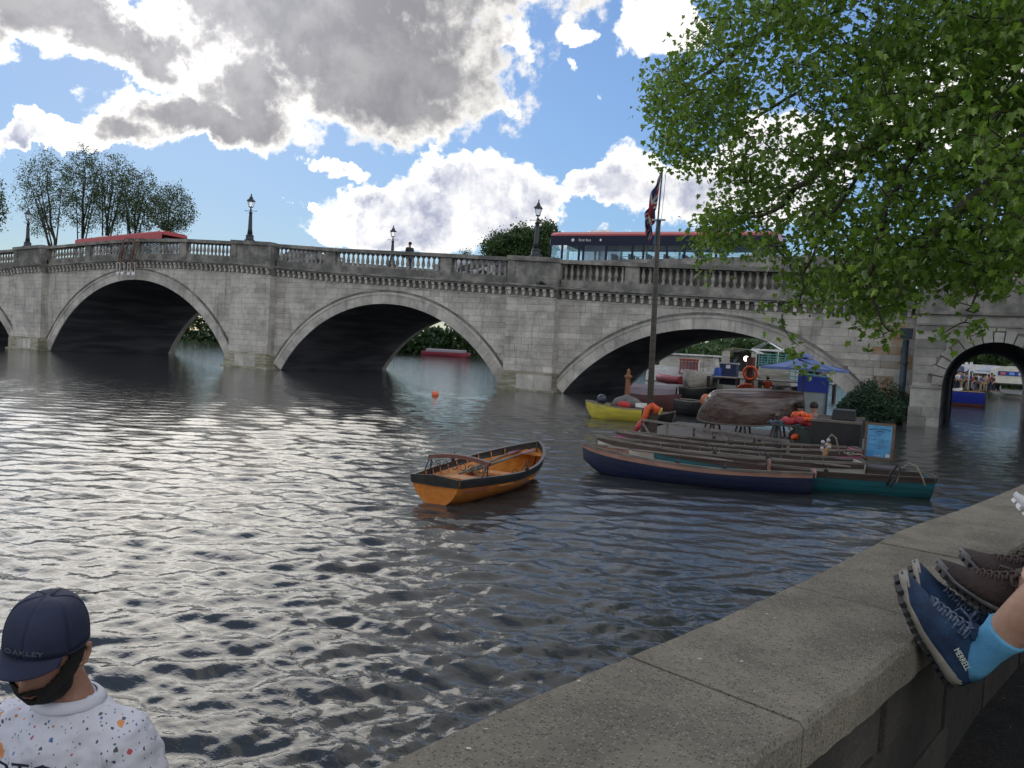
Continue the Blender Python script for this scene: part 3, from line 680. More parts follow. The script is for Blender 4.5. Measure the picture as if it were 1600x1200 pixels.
# small weed growing on the cornice of the pier
leaf_d = mat('dark_weed_leaf', (.035, .07, .02), .7)
wm = MB(); rw = random.Random(3); wp = at(845, 447, FY-PR-.2)
for k in range(90):
    a, r0 = rw.uniform(0, 6.28), rw.uniform(0, .22); c0 = Vector((wp.x+r0*math.cos(a)*1.3, FY-PR-.2+r0*.3*math.sin(a), corz(wp.x)+.21+rw.uniform(0, .2)*(1-r0/.25))); d = Vector((rw.uniform(-1, 1), rw.uniform(-1, 1), rw.uniform(-.2, 1))).normalized()*.05; e = d.cross(Vector((rw.uniform(-1, 1), rw.uniform(-1, 1), 1))).normalized()*.03
    wm.add([c0, c0+d+e, c0+d*2, c0+d-e], [(0, 1, 2, 3)])
tag(wm.build('weed', leaf_d), 'small dark green weed growing on the ledge below the nearest lamp', 'weed')
# ================================================================ boats
def wood(name, c, c2=None, rough=.45, coat=.0): return mat(name, c, rough, base2=c2 or tuple(x*.6 for x in c), vstretch=(2.0, 14.0, 14.0), bump=.25, bscale=18, obj_rand=.08, coat=coat)
varn = wood('varnished_orange_wood', (.60, .21, .035), (.52, .165, .028), .35, .3)
varn_i = wood('bright_varnished_planking', (.66, .28, .05), (.52, .18, .03), .4, .2)
trim_d = wood('dark_green_black_strake', (.035, .032, .03), (.02, .02, .018), .4)
red_fl = wood('red_brown_floor', (.32, .085, .05), (.22, .06, .035), .5)
pinkw = wood('faded_pink_brown_wood', (.38, .20, .15), (.27, .14, .10), .6)
greyw = wood('weathered_grey_wood', (.24, .21, .18), (.14, .12, .10), .8)
darkw = wood('dark_brown_wood', (.075, .048, .038), (.045, .03, .025), .6)
navyp = mat('navy_hull_paint', (.014, .021, .065), .4, base2=(.024, .03, .06), vstretch=(1, 6, 9), bump=.15, bscale=20)
tealp = mat('teal_hull_paint', (.015, .14, .17), .4, base2=(.02, .10, .115), vstretch=(1, 6, 9), bump=.15, bscale=20)
whitp = mat('dirty_white_hull_paint', (.55, .53, .47), .5, base2=(.36, .34, .29), vstretch=(1, 6, 9), bump=.1, bscale=20)
pinkp = mat('pink_hull_paint', (.48, .10, .25), .5, base2=(.35, .08, .18), vstretch=(1, 6, 9))
yellp = mat('yellow_hull_paint', (.62, .52, .06), .45, base2=(.45, .38, .06), vstretch=(1, 6, 9), bump=.15, bscale=20)
metal = mat('dull_metal', (.25, .25, .25), .4, metal=.8)
rope_m = mat('pale_rope', (.36, .31, .24), .9, var=.4, vscale=30)
def hull(t, L, B, fb, dr, sheer=.12, bowz=.16, tr=.62, n=5, cols=None, inner=None, gun=None, ns=22, full=.62, part=True, flare=1.0, doub=False, names='strake'):
    cols = cols or [varn]*n; inner = inner or cols[-1]; gun = gun or cols[0]
    def bw(u):
        a = tr+(1-tr)*math.sin(min(1, u/.5)*math.pi/2) if not doub else math.sin(max(.0, min(1, u/.5))*math.pi/2)**.8
        b = math.cos(max(0, (u-.45)/.55)*math.pi/2)**.72 if u > .45 else 1
        return max(.012, B/2*a*b)
    def sz(u): return fb+bowz*max(0, u-.35)**1.6*2.2+sheer*.5*max(0, .35-u)
    def kz(u): return -dr+(fb*.75+dr)*max(0, (u-.82)/.18)**2.4*.9+.10*max(0, .12-u)*3
    def P(u, tt, s, off=0.0):
        ph = tt*math.pi/2; e = full; y = bw(u)*math.cos(ph)**e if tt < 1 else 0.0
        z = sz(u)-(sz(u)-kz(u))*(math.sin(ph)**1.25)
        rake = .0 if u < .95 else 0
        x = L*u+(.10*(1-tt))*(1 if u > .97 else u)*.6 - (.10*(1-tt))*(max(0, .05-u)*20)*.5
        y = max(0.0, y+off)
        return (x, s*y, z)
    us = [i/ns for i in range(ns+1)]
    for k in range(n):
        for s in (-1, 1):
            t0, t1 = k/n, min(1, (k+1)/n+.02); secs = []
            for u in us:
                o1, o0 = .016, .004
                secs.append([P(u, t0, s, o0), P(u, (t0+t1)/2, s, (o0+o1)/2), P(u, t1, s, o1 if k < n-1 else 0), P(u, t1, s, -.012), P(u, (t0+t1)/2, s, -.014), P(u, t0, s, -.014)])
            MB().loft(secs, closed=True, cap=True).build(names, cols[min(k, len(cols)-1)], t, smooth=False)
    # lining (inner skin), transom, gunwales, keel, stem
    for s in (-1, 1):
        MB().loft([[P(u, q/6, s, -.02) for q in range(1, 6)] for u in us[:-1]]).build('inner_planking', inner, t, smooth=True)
        MB().loft([[(P(u, 0, s, .022)[0], P(u, 0, s, .022)[1], sz(u)+.018), (P(u, 0, s, .022)[0], P(u, 0, s, .022)[1], sz(u)-.02), (P(u, 0, s, -.03)[0], P(u, 0, s, -.03)[1], sz(u)-.02), (P(u, 0, s, -.03)[0], P(u, 0, s, -.03)[1], sz(u)+.018)] for u in us], closed=True, cap=True).build('gunwale', gun, t)
    if not doub:
        prof = [P(0, q/8, -1, .006) for q in range(9)]+[P(0, q/8, 1, .006) for q in range(7, -1, -1)]
        n_ = len(prof); MB().add([(x-.03, y, z) for x, y, z in prof]+[(x+.012, y, z) for x, y, z in prof], [tuple(range(n_)), tuple(range(n_, 2*n_))[::-1]]+[(i, (i+1) % n_, (i+1) % n_+n_, i+n_) for i in range(n_)]).build('transom', cols[min(1, len(cols)-1)], t)
        q0, q1 = P(0, 0, 1, .008), P(0, 1/n, 1, .012); y0, y1, za, zb = q0[1], q1[1], q0[2]+.02, q1[2]
        if cols[0] is not cols[min(1, len(cols)-1)]:
            MB().add([(x+o_, s*y, z) for o_ in (-.052, -.031) for (s, y, z, x) in ((-1, y0, za, q0[0]), (0, 0, za+.035, q0[0]-.01), (1, y0, za, q0[0]), (1, y1, zb, q1[0]), (0, 0, zb-.012, q1[0]), (-1, y1, zb, q1[0]))], [(0, 1, 2, 3, 4, 5), (11, 10, 9, 8, 7, 6), (0, 6, 7, 1), (1, 7, 8, 2), (2, 8, 9, 3), (3, 9, 10, 4), (4, 10, 11, 5), (5, 11, 6, 0)]).build('transom_board', cols[0], t)
    MB().tube([P(u, 1, 1) for u in us[:-2]], .02, 6).build('keel', gun, t)
    MB().tube([P(1, q/6, 1) for q in range(7)]+[P(.93, 1, 1)], .026, 6).build('stem', gun, t)
    return P, bw, sz, kz
def fill(t, P, bw, u0, u1, z, m, name, ns=8, inset=.03, th=.02):
    secs = []
    for i in range(ns+1):
        u = u0+(u1-u0)*i/ns; b = max(.02, bw(u)-inset); x = P(u, .5, 1)[0]; secs.append([(x, -b, z), (x, b, z), (x, b, z-th), (x, -b, z-th)])
    return MB().loft(secs, closed=True, cap=True).build(name, m, t)
def place(t, stern, bow):
    d = bow-stern; t.location = (stern.x, stern.y, 0); t.rotation_euler = (0, 0, math.atan2(d.y, d.x)); return math.hypot(d.x, d.y)
def rowlock(t, x, y, z, m=None):
    o = MB().box((0, 0, .02), (.07, .03, .04)); o.tube([(-.045, 0, .14), (-.03, 0, .07), (0, 0, .045), (.03, 0, .07), (.045, 0, .14)], .008, 5); o.build('rowlock', m or metal, t, loc=(x, y, z))
# --- orange rowing boat
s0 = (onz(648, 742, .34)+onz(722, 754, .34))/2; b0 = onz(838, 700, .46)
t = thing('rowing_boat', 'varnished orange rowing boat with a dark top strake, afloat alone in mid river', 'rowing boat')
Lb = place(t, s0, b0); Bm = 1.28
P, bw, sz, kz = hull(t, Lb, Bm, .33, .07, n=5, cols=[trim_d, varn, varn, varn, varn], inner=varn_i, gun=trim_d, tr=.58, full=.95, bowz=.20)
fill(t, P, bw, .02, .80, .085, red_fl, 'floor', 12, .36)
for u, w_, z in ((.30, .05, .22), (.55, .04, .21)): fill(t, P, bw, u-w_, u+w_, z, varn_i, 'thwart', 2, .02, .025)
fill(t, P, bw, .02, .17, .21, red_fl, 'stern_seat', 3, .02, .03); fill(t, P, bw, .88, .965, .40, varn_i, 'fore_deck', 3, .03, .02)
for k in range(9):
    u = .12+k*.088
    for s in (-1, 1): MB().tube([P(u, q/8, s, -.03) for q in range(0, 9)], .010, 4).build('rib', varn, t)
for s in (-1, 1):
    for k in range(5): MB().box((Lb*.5, s*(.04+k*.055), .095), (Lb*.5, .045, .015)).build('floor_slat', red_fl, t)
# iron-framed back rest across the stern
br = MB(); W2 = bw(.16)*.98; secs = []
for i in range(9):
    y = -W2+2*W2*i/8; z = .50+.055*(1-(y/W2)**2); secs.append([(Lb*.16+.06, y, z), (Lb*.16+.0, y, z), (Lb*.16-.0, y, z+.055), (Lb*.16+.07, y, z+.055)])
br.loft(secs, closed=True, cap=True).build('back_rest', wood('mahogany_back_board', (.17, .065, .045), (.11, .04, .03), .35), t)
for s in (-1, 1):
    for dx_ in (-.14, .03): MB().tube([(Lb*.16+dx_, s*(W2-.03), .33), (Lb*.16+dx_*.3+.03, s*(W2-.03), .5)], .011, 5).build('back_stay', iron, t)
    for k in range(3):
        a0 = k*2.1; MB().tube([(Lb*.16+.03+.04*math.cos(a0+q*.8)*(1-q*.08), s*(W2-.04-.12*k), .43+.05*math.sin(a0+q*.8)*(1-q*.08)) for q in range(9)], .006, 4, sx=1).build('iron_scroll', iron, t)
for k in range(6):
    y = -W2*.7+k*W2*.28; MB().tube([(Lb*.16+.03, y+.05*math.cos(q*.8), .44+.05*math.sin(q*.8)) for q in range(8)], .006, 4).build('iron_scroll', iron, t)
for s in (-1, 1): rowlock(t, Lb*.46, s*(bw(.46)+.0), sz(.46)+.01, iron)
for u in (.40, .50): MB().tube([(Lb*u+.1*math.cos(q), -bw(u)+.10, sz(u)-.04+.09*math.sin(q)) for q in [i*.4 for i in range(9)]], .007, 4).build('iron_bracket', iron, t)
MB().tube([(-.05, .02, .30), (-.09, .03, .33), (-.06, .05, .36), (-.02, .0, .38)], .014, 5).build('rudder_ring', metal, t)
def oar(loc, rz, ry, L, label, m, group=None):
    o = thing('oar', label, 'oar', loc, rz, group); o.rotation_euler = (0, ry, rz)
    MB().tube([(0, 0, 0), (.3, 0, 0), (L*.72, 0, 0), (L*.8, 0, 0)], [.014, .024, .02, .016], 7).build('shaft', greyw, o, smooth=True)
    MB().loft([[(x, -w_, .006), (x, w_, .006), (x, w_, -.006), (x, -w_, -.006)] for x, w_ in ((L*.78, .016), (L*.85, .05), (L*.99, .065), (L, .05))], closed=True, cap=True).build('blade', m, o)
th_ = t.rotation_euler.z
for k, (a, y) in enumerate(((.05, .10), (-.02, -.02))):
    q = Matrix.Rotation(th_, 3, 'Z') @ Vector((.75, y, 0)); oar((s0.x+q.x, s0.y+q.y, .30+.03*k), th_+a, -.06, 2.2, ('pale oar with purple-brown blade lying in the orange boat, nearer the middle', 'second pale oar lying along the orange boat')[k], mat('oar_blade_purple', (.16, .05, .07), .5))
# --- the long skiffs moored side by side
def skiff(stern, bow, B, cols, inner, gun, label, back=True, floor=None, fb=.34, tr=.42):
    t = thing('rowing_skiff', label, 'rowing boat', group=None); L = place(t, stern, bow)
    P, bw, sz, kz = hull(t, L, B, fb, .06, n=6, cols=cols+[cols[-1]]*2, inner=inner, gun=gun, tr=tr, full=.42, bowz=.14, ns=24)
    fill(t, P, bw, .03, .85, .06, floor or inner, 'floor', 10, .12)
    for u in (.30, .52, .70): fill(t, P, bw, u-.025, u+.025, .25, inner, 'thwart', 2, .02, .02)
    fill(t, P, bw, .86, .97, fb+.03, inner, 'fore_deck', 3, .03, .02)
    for u in (.36, .56):
        for s in (-1, 1): rowlock(t, L*u, s*bw(u), sz(u)+.015, iron)
    for k in range(10):
        u = .1+k*.08
        for s in (-1, 1): MB().tube([P(u, q/6, s, -.03) for q in range(0, 7)], .010, 4).build('rib', gun, t)
    if back:
        n_ = 12; pts = [(0, -bw(.17)*.8, fb-.02)]+[(0, -bw(.17)*.8*math.cos(math.pi*i/n_), fb+.17*math.sin(math.pi*i/n_)) for i in range(n_+1)]
        m_ = len(pts); MB().add([(L*.17+x-.015-.1*(z-fb), y, z) for x, y, z in pts]+[(L*.17+.015-.1*(z-fb), y, z) for x, y, z in pts], [tuple(range(m_)), tuple(range(m_, 2*m_))[::-1]]+[(i, (i+1) % m_, (i+1) % m_+m_, i+m_) for i in range(m_)]).build('back_rest', wood('brown_back_rest', (.22, .10, .06), (.15, .07, .045), .5), t)
    return t, L, P, bw, sz
blue = skiff(onz(1262, 742, .33)+Vector((-.02, .28, 0)), onz(914, 698, .44), 1.32, [pinkw, navyp, navyp, navyp], pinkw, greyw, 'navy blue skiff with pink-brown inside and round back rest, nearest of the moored row')
teal = skiff(onz(1446, 748, .33)+Vector((0, .12, 0)), onz(1012, 700, .46), 1.0, [darkw, tealp, tealp, tealp], greyw, darkw, 'teal skiff with dark rail moored just behind the navy one', False, tr=.62)
whit = skiff(onz(1337, 724, .42)+Vector((0, .1, 0)), onz(937, 684, .56), 1.1, [darkw, whitp, whitp, whitp], greyw, greyw, 'white hulled skiff moored behind the teal one', False, tr=.55, fb=.43)
pink = skiff(onz(1330, 705, .43)+Vector((0, .1, 0)), onz(966, 675, .58), 1.05, [darkw, pinkp, pinkp, pinkp], darkw, greyw, 'pink bowed skiff with brown inside, farthest of the moored row', False, tr=.55, fb=.45)
for (sk_, u_, y_, L_, lab) in ((whit, .28, .16, 2.3, 'long pale oar lying along the white skiff'), (teal, .25, -.12, 2.4, 'long pale oar lying along the teal skiff'), (pink, .30, .05, 2.2, 'long pale oar lying along the pink bowed skiff'), (blue, .32, -.1, 2.2, 'long pale oar lying along the navy skiff')):
    tt_ = sk_[0]; q = Matrix.Rotation(tt_.rotation_euler.z, 3, 'Z') @ Vector((sk_[1]*u_, y_, 0)); oar((tt_.location.x+q.x, tt_.location.y+q.y, .40), tt_.rotation_euler.z+.02, -.03, L_, lab, greyw)
# ropes and hoops on the sterns
def coil(name, pts, r, label, cat='rope', m=None): return tag(MB().tube(pts, r, 6).build(name, m or rope_m, smooth=True), label, cat)
a = onz(1412, 752, .42); coil('mooring_rope', [a+Vector(v) for v in ((-.10, .0, -.04), (-.05, .1, .18), (.06, .1, .28), (.16, .05, .25), (.24, 0, .12), (.30, -.05, -.03))], .012, 'pale rope looped in a hoop over the stern of the teal skiff')
a = onz(1395, 755, .40); coil('mooring_rope', [a+Vector(v) for v in ((-.08, .05, -.06), (-.04, .1, .14), (.05, .1, .27), (.10, .1, .22), (.02, .06, .05), (-.03, .0, -.05))], .022, 'dark rope bundle on the stern of the teal skiff', m=dark_m)
a = onz(1290, 712, .42)
t = thing('rope_bundle', 'knotted bundle of white rope and cork floats on the white skiff', 'rope', (a.x, a.y, a.z))
rr = random.Random(9)
for k in range(7): MB().ball((rr.uniform(-.07, .07), rr.uniform(-.04, .04), .05+k*.042), .038, 8, 5).build('float', mat('off_white_float', (.55, .5, .5), .5), t, smooth=True)
MB().tube([(-.02, 0, -.06), (.0, 0, .08), (.07, 0, .24)], [.06, .045, .03], 7).build('leather_grip', mat('tan_leather', (.42, .22, .09), .6), t, smooth=True)
MB().tube([(.0, 0, .30), (.08, 0, .42), (.16, 0, .36), (.24, 0, .05)], .016, 6).build('rope', rope_m, t, smooth=True)
for p_, lab in (((1325, 712, .40), 'tangle of pale rope on the stern of the pink bowed skiff'),):
    a = onz(*p_); coil('mooring_rope', [a+Vector((.12*math.cos(q*.9)+.01*q, .1*math.sin(q*.9), .04+.02*math.sin(q*2.1))) for q in range(16)], .014, lab)
# --- yellow dinghy
yb = onz(918, 627, .52); ys = onz(1022, 640, .42)+Vector((.1, .3, 0))
t = thing('dinghy', 'yellow clinker dinghy with cluttered inside, moored beyond the flagpole', 'dinghy'); Ly = place(t, ys, yb)
P, bw, sz, kz = hull(t, Ly, 1.35, .42, .1, n=5, cols=[yellp]*5, inner=mat('ochre_inside', (.5, .33, .05), .6), gun=greyw, tr=.7, full=.5, bowz=.12)
fill(t, P, bw, .03, .85, .10, greyw, 'floor', 8, .14)
for u in (.25, .55): fill(t, P, bw, u-.05, u+.05, .33, greyw, 'thwart', 2, .02, .03)
def rel(t, v): return Matrix.Rotation(t.rotation_euler.z, 3, 'Z') @ Vector(v)+Vector(t.location)
tag(MB().ball(rel(t, (Ly*.80, .05, .62)), (.17, .17, .18), 14, 9).build('fender_ball', mat('dark_blue_fender', (.02, .028, .05), .4), smooth=True), 'round dark blue fender in the bow of the yellow dinghy', 'fender')
tag(MB().tube([rel(t, v) for v in ((Ly*.66, 0, .36), (Ly*.58, 0, .52), (Ly*.46, 0, .60), (Ly*.34, 0, .54), (Ly*.2, .0, .46))], [.10, .2, .25, .2, .06], 10).build('tarpaulin', mat('grey_tarpaulin', (.13, .125, .12), .7, var=.3, vscale=5, bump=.5, bscale=6), smooth=True), 'grey tarpaulin heaped over gear in the yellow dinghy', 'tarpaulin')
tag(MB().ball(rel(t, (Ly*.48, .25, .50)), (.24, .15, .12), 12, 7, jit=.12, rnd=rr).build('red_bag', c_red, smooth=True), 'red bag lying under the tarpaulin of the yellow dinghy', 'bag')
tag(MB().box(rel(t, (Ly*.22, .1, .52)), (.45, .3, .13)).build('cool_box', white_m), 'white box on the stern seat of the yellow dinghy', 'box')
p = at(979, 632, 26.2); t = thing('mooring_post', 'rust brown mooring post with capped tip behind the yellow dinghy', 'mooring post', (p.x, 26.2, 0)); m_ = mat('rust_brown_post', (.26, .10, .05), .7, var=.4, vscale=7)
MB().tube([(0, 0, -.5), (0, 0, 1.35)], [.11, .085], 9).build('post', m_, t); MB().lathe([(.14, 1.35), (.14, 1.42), (.07, 1.44), (.06, 1.60), (.015, 1.66)], seg=8).build('cap', m_, t)
# --- buoy
p = onz(680, 618); t = thing('mooring_buoy', 'small round orange buoy floating before the middle arch', 'buoy', (p.x, p.y, .0)); ob = mat('orange_buoy', (.75, .13, .05), .4)
MB().ball((0, 0, .05), .14, 14, 9).build('float', ob, t, smooth=True); MB().tube([(0, 0, .18), (0, 0, .22), (.03, 0, .25), (0, 0, .28), (-.03, 0, .25), (0, 0, .22)], .008, 5).build('ring', metal, t)
# --- pontoon with flagpole, upturned hull, umbrella, table and sign
deckw = wood('wet_deck_planks', (.12, .10, .085), (.06, .05, .045), .5)
pa, pc = at(1000, 690, 19.0), at(1345, 690, 19.0)
t = thing('pontoon', 'low dark planked pontoon carrying the flagpole and the upturned boat', 'pontoon', (-6.0, 18.9, 0))
for k in range(26): MB().box((.10+k*.212, 2.6, .13), (.20, 5.0, .04)).build('plank', deckw, t)
for y in (.15, 5.05): MB().box((2.8, y, .02), (5.5, .12, .20)).build('side_beam', darkw, t)
for x, y in ((.3, .3), (2.8, .3), (5.2, .3), (.3, 4.9), (5.2, 4.9)): MB().box((x, y, -.25), (.3, .3, .5)).build('float', dark_m, t)
ra, rb_ = onz(1004, 656, .62), onz(1232, 690, .62)
t = thing('handrail', 'weathered grey timber handrail along the front of the pontoon', 'handrail', (ra.x, ra.y, 0)); dv = rb_-ra; dv.z = 0
MB().bar((0, 0, .62), tuple(dv+Vector((0, 0, .62))), .05, .05).build('rail', greyw, t)
for k in range(6):
    q = dv*(k/5); MB().bar((q.x, q.y, -.1), (q.x, q.y, .60), .05, .05).build('post', greyw if k % 2 else darkw, t)
for k in (0, 2, 3): q = dv*(k/5); q2 = dv*((k+.6)/5); MB().bar((q.x, q.y, .55), (q2.x, q2.y, .1), .035, .035).build('brace', greyw, t)
FP = at(1013, 690, 18.95); poleb = Vector((FP.x, 18.95, 0)); z_thick = at(1029, 345, 18.95).z; z_top = at(1036, 262, 18.95).z
t = thing('flagpole', 'tall weathered timber mast with a thin flagstaff on the pontoon', 'flagpole', poleb)
lx = at(1029, 345, 18.95).x-poleb.x
MB().tube([(0, 0, -.3), (lx*.5, 0, z_thick/2), (lx, 0, z_thick)], [.085, .07, .055], 10).build('mast', wood('dark_mast_wood', (.11, .09, .07), (.06, .05, .04), .8), t, smooth=True)
MB().tube([(lx-.05, -.09, z_thick-.6), (lx, -.06, z_thick), (at(1036, 262, 18.95).x-poleb.x, -.04, z_top)], .022, 6).build('flagstaff', mat('blue_flagstaff', (.05, .13, .22), .4), t)
MB().box((lx, 0, z_thick+.02), (.34, .12, .03)).build('cap_board', white_m, t)
MB().tube([(lx+.07, -.04, z_thick-.1), (lx+.11, -.04, z_thick+.7), (lx+.12, -.04, z_top-.1)], .006, 4).build('halyard', rope_m, t)
MB().box((0, -.02, .35), (.34, .3, .9)).build('foot_block', darkw, t)
# flag hanging in folds
def flag_mat():
    m = bpy.data.materials.new('union_flag_cloth'); m.use_nodes = True; tt = m.node_tree; E_.nt = tt; b = tt.nodes['Principled BSDF']; b.inputs['Roughness'].default_value = .8
    uv = tt.nodes.new('ShaderNodeUVMap'); uv.uv_map = 'UVMap'; s_ = tt.nodes.new('ShaderNodeSeparateXYZ'); tt.links.new(uv.outputs[0], s_.inputs[0]); u, v = E_(s_.outputs[0])*2-1.0, E_(s_.outputs[1])-.5   # u -1..1, v -.5...5
    ab = lambda x: E_.m('ABSOLUTE', x)
    le = lambda x, k: E_.m('LESS_THAN', x, k)
    d1 = E_.m('MINIMUM', ab(u*.5-v), ab(u*.5+v)); c = mixc(le(d1, .10), (.012, .022, .09), (.45, .43, .42)); c = mixc(le(d1, .035), c, (.28, .02, .03))
    cr = E_.m('MINIMUM', ab(u), ab(v)); c = mixc(le(cr, .17), c, (.45, .43, .42)); c = mixc(le(cr, .10), c, (.28, .02, .03))
    tt.links.new(c, b.inputs['Base Color']); return m
fx0 = at(1034, 285, 18.95).x; fz0 = at(1034, 268, 18.95).z
nu, nv = 40, 24; vs, uvs = [], []
for i in range(nu+1):
    for j in range(nv+1):
        u, v = i/nu, j/nv                   # u along the fly, v up the hoist
        hz = fz0+.02-(1-v)*.85              # hoist height
        fall = u*1.30; xo = -(.17*math.sin(min(1, u*1.6)*1.3)*(.45+.55*v))-.10*u*v
        fold = .045*math.sin(u*17+v*3.0)*min(1, u*3); fold2 = .06*math.cos(u*13+v*5)*min(1, u*3)
        x = fx0+xo+fold; y = 18.9+fold2-.02; z = hz-fall*(.70+.30*v)*(1.0)+.05*math.sin(v*9)*u
        x += (1-v)*-.02+ (z-fz0)*.055
        vs.append((x, y, z)); uvs.append((u, v))
fs = [(i*(nv+1)+j, i*(nv+1)+j+1, (i+1)*(nv+1)+j+1, (i+1)*(nv+1)+j) for i in range(nu) for j in range(nv)]
me = bpy.data.meshes.new('flag'); me.from_pydata(vs, [], fs); me.update(); ul = me.uv_layers.new(name='UVMap')
for lp_ in me.loops: ul.data[lp_.index].uv = uvs[lp_.vertex_index]
me.polygons.foreach_set('use_smooth', [True]*len(me.polygons)); me.materials.append(flag_mat()); o = bpy.data.objects.new('flag', me); C.objects.link(o); sm = o.modifiers.new('t', 'SOLIDIFY'); sm.thickness = .004
tag(o, 'limp red, white and blue union flag hanging from the staff', 'flag')
# life jackets hung at the foot of the mast
orange = mat('orange_lifejacket_cloth', (.80, .13, .03), .6, base2=(.6, .08, .02), vscale=8, bump=.4, bscale=9)
red_j = mat('red_lifejacket_cloth', (.50, .05, .06), .6, base2=(.34, .03, .04), vscale=8, bump=.4, bscale=9)
yel_j = mat('yellow_lifejacket_cloth', (.62, .55, .10), .6, base2=(.4, .36, .07), vscale=8, bump=.4, bscale=9)
def P3(px, py, Y): q = at(px, py, Y); return Vector((q.x, Y, q.z))
tag(MB().tube([P3(1004, 662, 18.7), P3(1009, 648, 18.72), P3(1012, 638, 18.74), P3(1019, 634, 18.76), P3(1027, 640, 18.8), P3(1024, 647, 18.8)], [.06, .08, .09, .09, .10, .05], 8).build('life_jacket', orange, smooth=True), 'bright orange life jacket draped over the foot of the mast', 'life jacket')
tag(MB().tube([P3(993, 674, 18.6), P3(999, 664, 18.62), P3(1005, 656, 18.66)], [.05, .075, .05], 8).build('life_jacket', red_j, smooth=True), 'faded red rolled life jacket hanging low left of the mast', 'life jacket')
# upturned hull on trestles
ua, ub = P3(1096, 655, 21.5), P3(1243, 640, 22.6)
t = thing('upturned_boat', 'large upturned dark brown wooden hull resting on trestles', 'rowing boat'); t.location = (ub.x+.1, ub.y, 1.02)
dvu = ua-ub; Lu = math.hypot(dvu.x, dvu.y)+.15; hm = wood('worn_maroon_hull', (.055, .028, .026), (.12, .085, .07), .35, .2)
P, bw, sz, kz = hull(t, Lu, 1.5, .30, .42, n=5, cols=[hm]*5, inner=darkw, gun=greyw, tr=.35, full=.75, bowz=.12)
t.rotation_euler = (math.pi+.32, -.06, math.atan2(dvu.y, dvu.x))
t.rotation_euler = (Matrix.Rotation(math.atan2(dvu.y, dvu.x), 3, 'Z') @ Matrix.Rotation(.05, 3, 'Y') @ Matrix.Rotation(math.pi-.30, 3, 'X')).to_euler()
for k, px in enumerate((1112, 1160, 1215)):
    q = P3(px, 680, 21.9); tt = thing('trestle', ('left timber trestle under the upturned hull', 'middle timber trestle under the upturned hull', 'right timber trestle under the upturned hull')[k], 'trestle', (q.x, 21.9, .15))
    for s in (-.35, .35):
        for d_ in (-.14, .14): MB().bar((d_, s*1.1, 0), (d_*.2, s, .62), .05, .05).build('leg', darkw, tt)
    MB().bar((0, -.5, .64), (0, .5, .64), .07, .07).build('beam', greyw, tt)
# umbrella
ucan = mat('blue_canvas', (.10, .155, .36), .7, var=.15, vscale=5); uy = 22.8; q = P3(1257, 575, uy); q0 = P3(1255, 690, uy)
t = thing('parasol', 'open slate blue garden parasol over the boat hire table', 'parasol', (q.x, uy, .15))
zr = q.z-.15; MB().tube([(0, 0, 0), (0, 0, zr+.30)], .024, 8).build('pole', iron, t)
Rr_ = 1.16; rz0 = .22
for k in range(6):
    a, b = rz0+k*math.pi/3, rz0+(k+1)*math.pi/3; A = Vector((Rr_*math.cos(a), Rr_*math.sin(a), zr)); B_ = Vector((Rr_*math.cos(b), Rr_*math.sin(b), zr)); T_ = Vector((0, 0, zr+.34))
    g = MB(); rows = []
    for i in range(5):
        f = .16+.84*i/4; l_, r_ = T_.lerp(A, f), T_.lerp(B_, f); mdl = (l_+r_)/2; l_.z -= .05*math.sin(f*math.pi); r_.z -= .05*math.sin(f*math.pi); mdl.z -= .05*math.sin(f*math.pi)+.035*f; rows.append([tuple(l_), tuple(mdl), tuple(r_)])
    g.loft(rows); g.build('canopy_panel', ucan, t)
    e = Vector((0, 0, -.07)); g = MB(); g.add([A, B_, B_+e, A+e], [(0, 1, 2, 3)]); g.build('valance', ucan, t)
    MB().tube([T_+Vector((0, 0, -.05)), T_.lerp(A, .5)+Vector((0, 0, -.06)), A], .008, 4).build('rib', iron, t)
MB().lathe([(.24, zr+.29), (.20, zr+.345), (.02, zr+.40)], seg=6).build('vent_cap', ucan, t)
# table with life jackets, chairs, people sitting behind it
grn = mat('green_grey_paint', (.05, .075, .07), .6, var=.3, vscale=5)
ty = 20.6; q = P3(1243, 690, ty); tz = P3(1243, 665, ty).z
t = thing('work_table', 'green-grey table on trestle legs heaped with life jackets', 'table', (q.x, ty, .15)); th0 = tz-.15
MB().box((0, 0, th0), (1.1, .7, .04)).build('tabletop', grn, t)
for x in (-.48, .48):
    for y in (-.3, .3): MB().bar((x*1.05, y, 0), (x, y, th0-.02), .05, .05).build('leg', grn, t)
MB().box((.25, -.3, .22), (.5, .03, .4)).build('side_panel', grn, t)
def heap(c, d, m, label, n=3, name='life_jacket', seed=1):
    r_ = random.Random(seed); pts = []; k_ = 9; c = Vector(c)
    for i in range(k_): f = i/(k_-1)-.5; pts.append(c+Vector((d[0]*f, d[1]*.3*math.sin(i*2.2), d[2]*(.5-abs(f))*.8+r_.uniform(-.02, .02))))
    return tag(MB().tube(pts, [.03]+[d[2]*r_.uniform(.45, .75) for _ in range(k_-2)]+[.03], 10).build(name, m, smooth=True), label, 'life jacket')
tp = Vector((q.x, ty, .15+th0+.02))
heap(tp+Vector((.02, -.1, .06)), (.80, .3, .17), red_j, 'faded red life jacket lying at the bottom of the pile on the table', seed=2)
heap(tp+Vector((.10, .05, .20)), (.5, .3, .15), orange, 'bright orange life jacket on top of the pile', seed=5)
heap(tp+Vector((.28, -.12, .13)), (.35, .3, .11), orange, 'small orange life jacket slipping off the right of the pile', seed=6)
heap(tp+Vector((-.42, -.1, .0)), (.55, .3, .10), mat('grey_blue_cloth', (.07, .085, .12), .8, bump=.4, bscale=9), 'dark blue-grey life jacket hanging off the left table edge', seed=8)
heap(tp+Vector((.02, -.34, -.30)), (.12, .2, .12), orange, 'little orange pouch hanging under the table', seed=9)
